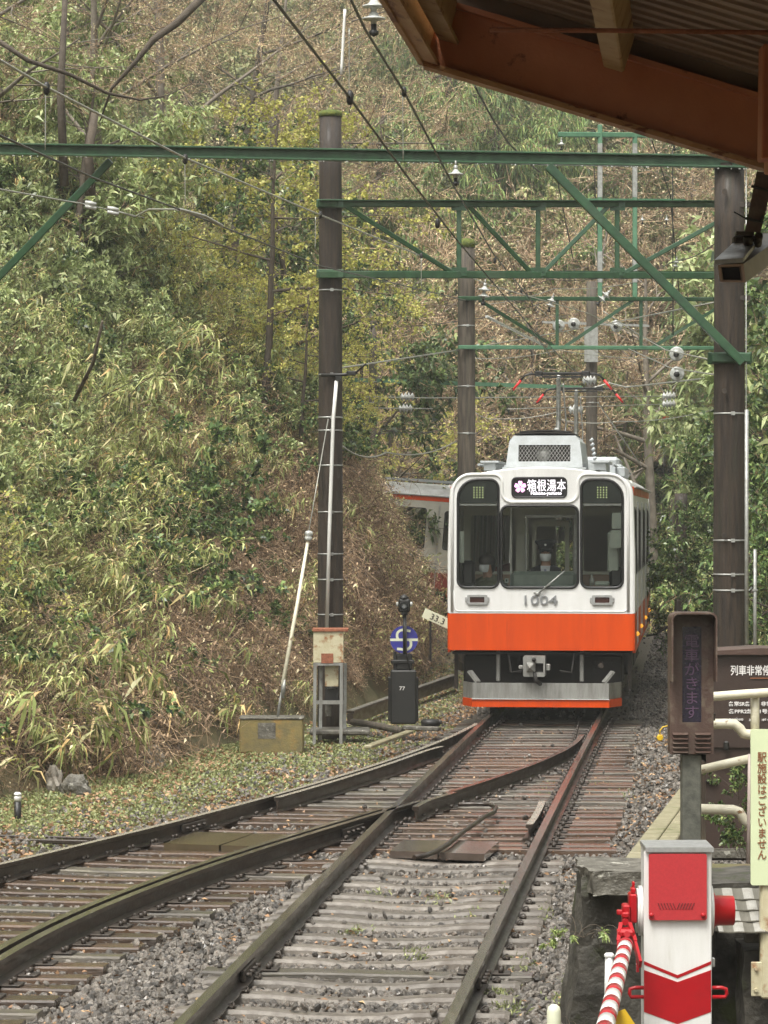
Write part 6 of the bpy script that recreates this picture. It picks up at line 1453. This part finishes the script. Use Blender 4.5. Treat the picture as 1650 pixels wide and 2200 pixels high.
# twiggy spring trees, evergreens, conifers, fresh maple sprays
def_tree('twiggy_a', 11, 6.5, .11, [(9, 3.2, 38, .1, .5), (7, 1.5, 30, -.05, .5), (5, .7, 30, 0, .6)], dict(n=9000, L=.035, Wd=.022, spread=.04, m='bud', tr=.0042, twl=.34, twn=1.6, droop=0, up=.2), 'barkpale', (.1, 0))
def_tree('twiggy_far_a', 111, 6.5, .13, [(9, 3.2, 38, .1, .55), (7, 1.5, 30, -.05, .6), (4, .8, 30, 0, .7)], dict(n=5000, L=.06, Wd=.04, spread=.05, m='bud', tr=.009, twl=.5, twn=1.5, droop=0, up=.25), 'barkpale', (.1, 0))
def_tree('twiggy_far_b', 112, 7.5, .12, [(8, 3.6, 25, .12, .55), (8, 1.6, 25, .1, .6), (4, .8, 20, .05, .7)], dict(n=5000, L=.06, Wd=.04, spread=.05, m='bud', tr=.009, twl=.5, twn=1.5, droop=0, up=.15), 'barkpale', (-.15, 0))
def_tree('twiggy_b', 12, 7.0, .10, [(8, 3.6, 20, .15, .5), (8, 1.6, 20, .1, .5), (5, .7, 20, .05, .6)], dict(n=9000, L=.035, Wd=.022, spread=.04, m='bud', tr=.0042, twl=.36, twn=1.6, droop=0, up=.1), 'barkpale', (-.15, 0))
def_tree('maple', 13, 4.5, .07, [(8, 2.6, 15, .1, .5), (8, 1.1, 10, .05, .5), (4, .45, 10, 0, .6)], dict(n=9500, L=.055, Wd=.045, spread=.035, m='maple', tr=.004, twl=.22, twn=.8, droop=.1), 'bark', (.1, 0), .35)
def_tree('broad', 14, 4.2, .09, [(9, 1.9, 40, .1, .5), (7, .9, 35, .1, .5), (4, .4, 35, 0, .6)], dict(n=11000, L=.13, Wd=.05, spread=.06, m='broad', tr=.005, twl=.2, twn=.5, droop=.35, up=.25), 'bark', (0, 0), .15)
def_tree('pale', 15, 3.4, .08, [(9, 1.8, 40, .15, .5), (7, .8, 35, .1, .5), (4, .4, 35, 0, .6)], dict(n=10000, L=.16, Wd=.048, spread=.06, m='pale', tr=.005, twl=.2, twn=.5, droop=.4, up=.2), 'bark', (0, 0), .1)
def_tree('cedar', 16, 11, .20, [(34, 1.9, -8, .30, .35), (9, .7, 10, .45, .5)], dict(n=16000, L=.20, Wd=.032, spread=.05, m='cedar', tr=.006, twl=.35, twn=.7, droop=.55, up=-.35), 'bark', (0, 0), .12)
def_tree('olive', 17, 7, .14, [(12, 2.6, 40, .1, .5), (7, 1.2, 35, .05, .5), (4, .5, 35, 0, .6)], dict(n=13000, L=.13, Wd=.085, spread=.14, m='olivefar', tr=.005, twl=.3, twn=.4, droop=.1), 'bark', (0, 0), .2)
def_tree('plume', 18, 6.5, .06, [(20, 1.4, 25, .5, .4), (9, .7, 10, .7, .5)], dict(n=12000, L=.15, Wd=.026, spread=.04, m='bright', tr=.003, twl=.25, twn=.6, droop=.5, up=-.35), 'bark', (.15, 0), .2)
# clump meshes for the bank
CL = {}
def stems(seed, n, h, out, rad=.25, droop=.5):
    g = random.Random(seed); L = []
    for _ in range(n):
        a = g.uniform(0, 6.283); e = g.uniform(.2, 1)*out; p = Vector((g.uniform(-rad, rad), g.uniform(-rad, rad), -.1)); d = Vector((math.cos(a)*e, math.sin(a)*e, 1)).normalized(); hh = h*g.uniform(.6, 1.15); ln = [(p.copy(), .006)]
        for i in range(6):
            d = (d+Vector((g.uniform(-.12, .12), g.uniform(-.12, .12), -droop/6*(1+i*.35)))).normalized(); p = p+d*hh/6; ln.append((p.copy(), .006*(1-i/8)))
        L.append(ln)
    return L
def def_clump(key, seed, st, leaf, n, L, Wd, droop, up, twn=.3, tr=.0035, twl=.2, spread=.05, dirn=.6, tip=True):
    ln = st; cr_ = crown('leaves', seed, [l[2:] for l in ln] if tip else ln, key, n=n, L=L, Wd=Wd, spread=spread, m=leaf, droop=droop, up=up, twn=twn, tr=tr, twl=twl, dirn=dirn)
    stm = tubes_mesh('stems', ln, M['bark']); CL.setdefault(key, []).append((stm, cr_))
for s_ in range(3):
    def_clump('sasa', 30+s_, stems(30+s_, 16, 1.5, .9, .3, .8), 'sasa', 560, .20, .028, .45, -.2, twn=.8, twl=.14, spread=.06)
    def_clump('sasabig', 40+s_, stems(40+s_, 9, 1.5, .9, .25, .9), 'sasa', 190, .30, .042, .45, -.25, twn=1.2, twl=.14, spread=.06)
    def_clump('shrub', 50+s_, stems(50+s_, 16, 1.3, 1.1, .35, .4), 'broad', 900, .105, .055, .3, .15, twn=.3, twl=.16, spread=.07)
    def_clump('palebush', 60+s_, stems(60+s_, 18, 1.4, 1.1, .35, .5), 'pale', 950, .13, .042, .35, .1, twn=.3, twl=.16, spread=.08)
    def_clump('vine', 70+s_, stems(70+s_, 26, 1.2, 1.6, .5, 1.4), 'dry', 420, .07, .03, .2, -.1, twn=3.4, tr=.0045, twl=.46, spread=.12, dirn=.25, tip=False)
    def_clump('vinegreen', 80+s_, stems(80+s_, 24, 1.2, 1.5, .5, 1.3), 'olive', 900, .055, .034, .2, -.1, twn=1.4, tr=.0030, twl=.35, spread=.14, dirn=.3, tip=False)
    def_clump('fern', 90+s_, stems(90+s_, 12, .55, 1.6, .12, 1.2), 'bright', 420, .07, .018, .2, 0, twn=.1, twl=.08, spread=.03)
    def_clump('yellow', 95+s_, stems(95+s_, 14, 1.5, 1.3, .3, .5), 'maple', 700, .06, .045, .1, .1, twn=1.2, twl=.3, spread=.08, dirn=.4)
EXT = {}
def put_edge(kind, px, D, s, rz, label, cat, name=None):
    # stand the tree so that its crown's left side reaches photo column px
    co = np.empty(len(TREES[kind][1].vertices)*3); TREES[kind][1].vertices.foreach_get('co', co); co = co.reshape(-1, 3)
    lx_ = np.percentile(co[:, 0]*math.cos(rz)-co[:, 1]*math.sin(rz), 1.0)*s; x = (px-825)/F*D-lx_
    return put(kind, (x, D, terr(x, D)-.15), s, rz, label, cat, None, name)
def put(kind, loc, s, rz, label, cat, group=None, name=None, tilt=(0, 0)):
    if kind in TREES:
        a, b = TREES[kind]; nm = name or 'tree'; pn = ('trunk', 'crown')
    else:
        a, b = CL[kind][rng.randrange(3)]; nm = name or 'shrub'; pn = ('stems', 'leaves')
    e = empty(nm, loc, rz, label, cat, group); e.scale = (s, s, s); e.rotation_euler = (tilt[0], tilt[1], rz); link(pn[0], a, e); link(pn[1], b, e); return e
# joined sources for the uncountable undergrowth (one mesh per clump: stems + leaves)
def joined(key, i):
    s_, c_ = CL[key][i]; import bmesh
    bm = bmesh.new(); bm.from_mesh(c_); n0 = len(bm.faces); bm.from_mesh(s_); me = bpy.data.meshes.new(key)
    bm.faces.ensure_lookup_table()
    for k in range(n0, len(bm.faces)): bm.faces[k].material_index = 2
    bm.to_mesh(me); bm.free()
    for m in list(c_.materials)+[M['bark']]: me.materials.append(m)
    return me
KEYS = ['sasa', 'sasabig', 'shrub', 'palebush', 'vine', 'vinegreen', 'fern', 'yellow']
SRC = [joined(k, i) for k in KEYS for i in range(3)]
# what grows where on the bank: (photo x, y, radius x, radius y, weights)
ZN = [(100, 500, 250, 250, dict(palebush=3, sasa=1, vinegreen=1.5, shrub=1, vine=.6)), (80, 820, 200, 170, dict(sasa=2, palebush=2, vinegreen=1.5, vine=1.5)), (330, 850, 220, 150, dict(sasa=.9, vine=3.5, vinegreen=2)),
      (420, 560, 200, 140, dict(yellow=.7, vinegreen=3, sasa=1)), (620, 600, 110, 100, dict(yellow=2.2, vinegreen=1.5, sasa=1)), (600, 820, 130, 110, dict(shrub=3, palebush=2, sasa=1)),
      (60, 1200, 130, 170, dict(sasa=2, vinegreen=3, fern=1, shrub=1)), (380, 1090, 120, 90, dict(shrub=3, vine=1)), (590, 1100, 190, 260, dict(vine=13, vinegreen=1.5, sasa=.3)), (420, 900, 160, 120, dict(vine=5, sasa=.6)), (500, 1450, 150, 180, dict(vine=9)), (250, 1560, 260, 110, dict(vine=6)), (830, 1330, 100, 130, dict(vine=4)), (330, 1280, 170, 140, dict(vine=8, sasa=.4)),
      (180, 1400, 200, 150, dict(sasabig=.8, vine=5.5, shrub=.5)), (430, 1400, 200, 170, dict(vine=5, vinegreen=1.2, fern=.6)), (100, 1580, 200, 80, dict(vine=4.5, fern=1, sasabig=.4)), (450, 1560, 200, 70, dict(vine=3, fern=1.2, vinegreen=1)),
      (830, 1150, 110, 250, dict(vinegreen=2, vine=4)), (850, 1400, 80, 90, dict(vinegreen=4, vine=1)), (300, 150, 350, 180, dict(sasa=1, vinegreen=2, palebush=1.5, vine=1)), (620, 300, 150, 150, dict(vinegreen=1, palebush=1, shrub=1))]
def choose(px, py, g):
    w = dict.fromkeys(KEYS, .03); w['vine'] = .45; w['vinegreen'] = .35
    for cx, cy, rx, ry, dct in ZN:
        q = math.exp(-(((px-cx)/rx)**2+((py-cy)/ry)**2))
        for k, v in dct.items(): w[k] += v*q
    t = g.random()*sum(w.values())
    for i, k in enumerate(KEYS):
        t -= w[k]
        if t <= 0: return i
    return 4
pts = []; rots = []; scl = []; idx = []
g_ = random.Random(21)
while len(pts) < 3600:
    Y = g_.uniform(27, 70); X = interp(TOE, Y)-g_.uniform(-.0, 9)**1.0
    if X < (0-825)/F*Y-1.2: continue
    z = terr(X, Y); px = 825+X/Y*F; py = 1100-(z+.5-H)/Y*F
    if py < -150: continue
    k = choose(px, py, g_); d = interp(TOE, Y)-X; s = g_.uniform(.55, 1.0)*(.55 if d < .45 else 1)*(.6 if (Y > 39 and Y < 52 and d < 1.0) else 1)
    pts.append((X-(.2 if d < .4 else 0), Y, z-.05)); rots.append((g_.uniform(-.25, .25), .55+g_.uniform(-.25, .25), g_.uniform(-.6, .6))); scl.append(s); idx.append(k*3+g_.randrange(3))
o = scatter('bank_undergrowth', SRC, pts, rots, scl, idx); tag(o, 'tangled bamboo grass, dry vines and shrubs covering the left bank', 'undergrowth')
# single plants that stand out on the bank
SH = [('palebush', 70, 470, 1.3, 'pale green leafy bush at the left edge under the knee brace'), ('palebush', 160, 640, 1.3, 'grey green bush in the upper left below the stay wire'), ('sasa', 60, 850, 1.5, 'arching bamboo grass with pale leaves at the left edge, mid height'),
      ('sasa', 200, 900, 1.4, 'bamboo grass clump drooping right of the left edge'), ('shrub', 330, 1050, 1.2, 'glossy broadleaf bush in the middle of the bank, left of two'), ('shrub', 430, 1080, 1.25, 'glossy broadleaf bush in the middle of the bank, right of two'), ('shrub', 400, 1200, .9, 'small broadleaf bush below the pair of glossy bushes'),
      ('shrub', 600, 820, 1.3, 'dark broadleaf bush left of the mossy capped pole'), ('palebush', 560, 760, 1.1, 'greyish evergreen shrub above the dark bush by the pole'), ('sasabig', 120, 1390, 1.2, 'long leaved bamboo clump low at the left, upper one'), ('sasabig', 220, 1460, 1.1, 'long leaved bamboo clump low at the left, middle one'), ('sasabig', 60, 1500, 1.1, 'long leaved bamboo clump low at the left edge'),
      ('sasabig', 420, 1480, .8, 'small yellowing bamboo tuft low on the bank'), ('fern', 330, 1560, 1., 'green fern above the dark flat rock'), ('fern', 480, 1590, .8, 'small fern beside the anchor block'), ('fern', 10, 1720, .9, 'bright green tuft by the marker post at the left edge'), ('yellow', 620, 520, 1.1, 'yellow green shrub branch left of the pole, upper'), ('yellow', 650, 640, 1.1, 'yellow green shrub branch left of the pole, lower'),
      ('yellow', 470, 470, 1.1, 'yellow green bush under the middle of the front beam'), ('vine', 640, 1080, 1.3, 'tan dry vine heap left of the pole'), ('vinegreen', 820, 1080, 1.2, 'tan and green vine thicket between the pole and the train'), ('vinegreen', 800, 1000, 1.3, 'upper vine thicket left of the rear car'), ('vinegreen', 825, 1130, 1.1, 'vine thicket overlapping the rear car'), ('vine', 800, 1180, 1.2, 'tan dry vines beside the rear car'), ('vinegreen', 815, 1260, 1.0, 'vine thicket behind the point indicator'), ('vinegreen', 790, 1350, 1.1, 'hanging vine mass right of the relay cabinet'), ('sasa', 720, 690, 1.1, 'bamboo leaves hanging beside the pole just right of it'),
      ('shrub', 570, 1330, .7, 'small green shrub left of the stay rod'), ('sasa', 590, 1270, .8, 'bamboo sprig in front of the dry vines by the stay rod'), ('palebush', 30, 620, 1.2, 'pale bush cut by the left edge below the brace'), ('sasa', 300, 740, 1.2, 'brownish bamboo grass in the upper middle of the bank')]
for kd, px, py, s, lab in SH:
    p = hit(px, py+35); put(kd, (p.x, p.y-.1, p.z-.1), s, g_.uniform(-1, 1), lab, 'fern' if kd == 'fern' else 'shrub', None, 'fern' if kd == 'fern' else ('bamboo_clump' if 'sasa' in kd else ('vine_thicket' if 'vine' in kd else 'shrub')), (0, .35))
# trees on and above the bank: (kind, px, D, scale, rz, tilt, label)
def tz(x, y): return terr(x, y)-.15
TR = [('maple', 640, 52, .72, 1.1, 'small yellow green maple whose sprays touch the left pole'), ('plume', 120, 60, 1.25, 0, 'drooping bright green tree in the upper left corner'), ('plume', 40, 66, 1.3, 2, 'drooping green tree at the far upper left edge'), ('twiggy_b', -40, 48, 1.15, .3, 'twiggy tree whose grey bough reaches in from the left edge'), ('twiggy_a', 330, 57, 1.15, 1.2, 'bare budding tree in the upper left centre'),
      ('twiggy_b', 480, 62, 1.2, 2.2, 'budding tree with pinkish twigs left of the top of the pole'), ('twiggy_a', 600, 66, 1.3, 4, 'budding tree behind the moss capped pole top'), ('cedar', 660, 84, 1.15, 0, 'dark conifer behind the moss capped pole'), ('cedar', 800, 88, 1.25, 1, 'dark conifer right of the moss capped pole'), ('maple', 560, 52, 1.15, .4, 'fresh yellow green maple left of the pole'),
      ('broad', 760, 74, 1.6, .5, 'dark evergreen tree just right of the moss capped pole'), ('olive', 700, 90, 1.5, .5, 'olive green tree behind the left poles'), ('maple', 850, 78, 1.3, 3, 'yellow green tree between the two left poles'), ('twiggy_a', 790, 80, 1.2, 2, 'bare grey tree beside the slender far pole'),
      ('twiggy_b', 900, 84, 1.2, 1, 'bare branching tree left of the train roof'), ('twiggy_a', 1090, 92, 1.3, .7, 'bare leaning tree behind the pantographs, left'), ('twiggy_b', 1180, 96, 1.4, 4, 'bare tree behind the pantographs, right'), ('cedar', 1345, 90, .6, .4, 'bright conifer right of the rear pantograph'), ('cedar', 1440, 94, .75, 3, 'conifer partly behind the right bushes'), ('cedar', 1050, 104, 1.3, 3, 'tall conifer behind the third gantry'),
      ('twiggy_a', 1400, 88, 1.4, 5, 'pale bare tree left of the thick right pole, nearer'), ('twiggy_b', 1470, 100, 1.5, 2, 'pale bare tree left of the thick right pole, farther'), ('olive', 1250, 112, 1.7, 1, 'olive tree on the slope above the train'), ('olive', 960, 112, 1.6, 4, 'olive tree on the slope left of the third gantry'), ('cedar', 1380, 120, 1.3, 1, 'conifer on the slope between the tall green posts'), ('cedar', 935, 101, 1.45, 2, 'feathery conifer showing below the canopy corner'),
            ('twiggy_a', 230, 52, 1.0, 3, 'small bare tree beside the left end of the front beam'), ('pale', 160, 50, 1.05, 1, 'pale evergreen sapling on the left bank'), ('broad', 610, 58, 1.0, 5, 'dark evergreen sapling on the bank left of the pole')]
for kd, px, D, s, rz, lab in TR:
    kd = kd.replace('twiggy', 'twiggy_far') if D > 74 else kd
    x = (px-825)/F*D; put(kd, (x, D, tz(x, D)), s, rz, lab, 'tree', None, {'cedar': 'conifer_tree', 'maple': 'maple_tree', 'plume': 'willowy_tree'}.get(kd, 'tree'))
for kd, px, D, s, rz, lab in (('broad', 1385, 54, .86, .5, 'round glossy bush tree left of the thick pole'), ('broad', 1410, 61, .8, 2.5, 'leafy bush at the right rear corner of the train'), ('broad', 1530, 44, .95, 1, 'leafy bush behind the thick right pole'), ('broad', 1600, 40, 1.15, 4, 'broadleaf tree at the right edge above the cabinet'),
        ('pale', 1590, 47, 1.6, 2, 'paler evergreen behind the right pole'), ('broad', 1560, 50, 1.45, 3, 'tall evergreen right of the thick pole'), ('pale', 1440, 66, 1.9, 1, 'fresh leaved branches left of the top of the right pole'), ('broad', 1600, 58, 2.2, 0, 'highest evergreen at the right edge under the canopy')):
    put_edge(kd, px, D, s, rz, lab, 'tree')
# a long bough reaching in from the left, as in the photograph
bt = empty('leaning_boughs', (0, 0, 0), 0, 'grey boughs and leaning trunks crossing the upper left foliage', 'branches')
for pl_, rs_ in (([(-30, 70, 34), (60, 130, 34), (150, 160, 34.3), (230, 200, 34.6), (300, 215, 35), (360, 205, 35.5), (430, 170, 36)], [.028, .025, .021, .017, .012, .008, .004]), ([(440, -10, 40), (380, 50, 40), (330, 85, 40), (290, 135, 40), (240, 190, 40.2), (215, 260, 40.5)], [.055, .05, .042, .03, .02, .008]),
        ([(220, 690, 37), (200, 780, 37.5), (160, 860, 38)], [.015, .022, .026]), ([(205, 240, 41), (190, 330, 41), (195, 420, 41)], [.05, .06, .07]), ([(140, -10, 41), (130, 200, 41), (138, 400, 41)], [.035, .05, .06])):
    mb = MB(); mb.tube([P(*q) for q in pl_], rs_, 7); mb.build('bough', M['bark'], bt)
# far wooded hillside as one mass
fs_ = [TREES[k][1] for k in ('olive', 'twiggy_far_a', 'twiggy_far_b', 'cedar', 'maple', 'broad')]
pts = []; rots = []; scl = []; idx = []
for _ in range(1500):
    Y = g_.uniform(96, 330)**1.0; X = g_.uniform((-50-825)/F*Y-2, (1700-825)/F*Y+2)
    k = g_.choices(range(6), (10, 2.6, 2.6, 2.0, 1.2, 1.4))[0]; pts.append((X, Y, terr(X, Y)-.8)); rots.append((0, 0, g_.uniform(0, 6.28))); scl.append(g_.uniform(.9, 1.45)); idx.append(k)
o = scatter('wooded_hillside', fs_, pts, rots, scl, idx); tag(o, 'olive and brown spring woodland covering the far hillside', 'woodland')
pts = []; rots = []; scl = []; idx = []
for _ in range(420):
    Y = g_.uniform(68, 98); X = g_.uniform(-11, 12)
    if 2.0 < X+.0 < 6.3 and Y < 86: continue
    if X < 2.2 and X > -1.5 and Y < 84: continue
    k = g_.choices(range(8), (2, .5, 2, 1.5, 3, 3, .5, .6))[0]; pts.append((X, Y, terr(X, Y)-.1)); rots.append((0, 0, g_.uniform(0, 6.28))); scl.append(g_.uniform(.9, 1.6)); idx.append(k*3+g_.randrange(3))
for _ in range(420):
    Y = g_.uniform(30, 90); X = interp(TOER, Y)+g_.uniform(.1, 5)
    if X > (1700-825)/F*Y+1: continue
    k = g_.choices(range(8), (1, .5, 4, 2, 1.4, 1.6, 1, .1))[0]; pts.append((X, Y, terr(X, Y)-.1)); rots.append((0, 0, g_.uniform(0, 6.28))); scl.append(g_.uniform(.5, 1.0)); idx.append(k*3+g_.randrange(3))
o = scatter('valley_undergrowth', SRC, pts, rots, scl, idx); tag(o, 'shrubs and undergrowth behind the train and along the right side', 'undergrowth')
# leaf litter and short weeds on the verge, between the rails, on the right
g2_ = np.random.default_rng(5); V_ = []
def field(name, fn, n, m, L, Wd, upz, lab, lvm=.5, lvs=.22, cat='ground cover', hz=.02):
    P_ = []
    while len(P_) < n:
        q = fn()
        if q is None: continue
        P_.append((q[0], q[1], terr(q[0], q[1])+g_.uniform(0, hz)))
    P_ = np.array(P_); n = len(P_); d = nrmz(g2_.normal(size=(n, 3))*np.array([1, 1, .25])+np.array([0, 0, upz])); me = npmesh(name, [(*leafgeo(P_, d, L*g2_.uniform(.5, 1.3, n), Wd*g2_.uniform(.6, 1.3, n), g2_, np.clip(g2_.normal(lvm, lvs, n), 0, 1), droop=.1), 0)], [LM[m]])
    return tag(link(name, me), lab, cat, kind='stuff')
def verge():
    Y = g_.uniform(24, 60); l2 = (min(L2(Y), L1(Y)) if Y < 43 else L1(Y))-.45; a = interp(TOE, Y)-.1
    if l2 < a: return None
    X = g_.uniform(a, l2)
    return None if X < (0-825)/F*Y-.3 else (X, Y)
def verge_brown():
    q = verge()
    if q and q[1] > 43: return q
    return q if q and (noise.noise((q[0]*1.6, q[1]*.7, 14)) > -.05 or g_.random() < .2) else None
def verge_green():
    q = verge()
    if q is None: return None
    n = noise.noise((q[0]*1.1, q[1]*.5, 4)); l2 = min(L2(q[1]), L1(q[1])); w = (.42 if q[1] > 31 else .05) - (.6 if l2-q[0] < .9 else 0)
    return q if n+w > .0 or g_.random() < .05 else None
LM['weed'] = leafmat('leaf_weed', [(0, (.07, .09, .03)), (.5, (.15, .19, .06)), (1, (.26, .29, .11))], .5, .25, 0)
LM['litter'] = leafmat('leaf_litter', [(0, (.08, .045, .02)), (.4, (.19, .10, .045)), (.75, (.30, .18, .08)), (1, (.38, .27, .12))], .55, .1, 0)
field('leaf_litter', verge_brown, 20000, 'litter', .07, .035, .12, 'brown fallen leaves covering the verge left of the rails', cat='leaf litter')
field('verge_weeds', verge_green, 42000, 'weed', .045, .025, .9, 'low green weeds on the verge below the anchor block', .6, cat='weeds')
def inner():
    Y = g_.uniform(17.5, 44); X = g_.uniform(L2(Y) if Y < 43 else L1(Y), R1(Y)+1.0); 
    return (X, Y) if noise.noise((X*1.7, Y*.9, 11)) > .18 or g_.random() < .15 else None
field('track_litter', inner, 5200, 'litter', .05, .025, .1, 'brown leaf litter caught between the sleepers', cat='leaf litter', hz=.05)
TU = [(807, 1922), (945, 1928), (890, 2045), (760, 1993), (1180, 1690), (1185, 1700), (1120, 2065), (1075, 2130), (1100, 2160), (1230, 2100), (1160, 1960), (1090, 1905), (1210, 2140), (1330, 1700), (1300, 1680), (660, 1700), (1010, 1960)]
pts = []
def tufts():
    x, y = g_.choice(TU); p = G(x+g_.gauss(0, 16), y+g_.gauss(0, 7), -.16)
    return (p.x, p.y)
field('weed_tufts', tufts, 1700, 'weed', .055, .012, 1.1, 'small green weeds growing between the sleepers', .6, cat='weeds', hz=.03)
def rgt():
    Y = g_.uniform(17.5, 40); X = g_.uniform(R1(Y)+.7, interp(TOER, Y)+.6); return (X, Y) if noise.noise((X*1.3, Y*.8, 20)) > .05 else None
field('right_litter', rgt, 5000, 'litter', .06, .03, .12, 'brown leaves on the gravel beside the edging slabs', cat='leaf litter')
# plants by the handrail
p = P(1590, 1870, 20.2); 
for (x, y, D, s, kd, lab) in ((1625, 1830, 23.4, .42, 'shrub', 'small green bush growing between the handrail and the brown cabinet'), (1632, 1720, 23.6, .35, 'shrub', 'sprig of green leaves beside the lower stepped rail'), (1560, 1900, 20.6, .55, 'fern', 'grass tuft at the foot of the handrail, left'), (1600, 1905, 20.4, .55, 'fern', 'grass tuft at the foot of the handrail, right')):
    put(kd, P(x, y, D), s, 1., lab, 'shrub' if kd == 'shrub' else 'grass', None, 'shrub' if kd == 'shrub' else 'grass_tuft')
for (x, y, lab) in ((1240, 2180, 'weeds rooted at the base of the mossy wall, lower'), (1250, 1960, 'weeds rooted at the base of the mossy wall, upper')):
    p = P(x, y, 18.1 if y > 2000 else 18.35); put('fern', (p.x, p.y, p.z-.1), .45, .5, lab, 'weeds', None, 'weed_clump')
pm = MB(); pc = Vector((P(1625, 0, 21.5).x, 21.6, zat(1915, 20.4)-.1)); pm.box((pc.x+.3, 21.2, pc.z), (1.6, 1.6, .2)); tag(pm.build('planting_ledge', M['soil']), 'grassy ledge at the foot of the handrail', 'ledge')

# ------------------------------------------------------------------ the hazy rain air
mb = MB(); mb.box((0, 164, 58), (200, 380, 121)); hz = bpy.data.materials.new('haze'); hz.use_nodes = True; t_ = hz.node_tree; t_.nodes.remove(t_.nodes['Principled BSDF'])
pv = t_.nodes.new('ShaderNodeVolumePrincipled'); pv.inputs['Color'].default_value = (.93, .94, .9, 1); pv.inputs['Density'].default_value = HAZE; pv.inputs['Anisotropy'].default_value = .2
t_.links.new(pv.outputs[0], t_.nodes['Material Output'].inputs['Volume']); tag(mb.build('haze', hz), 'thin rain haze hanging in the valley', 'haze', kind='stuff')
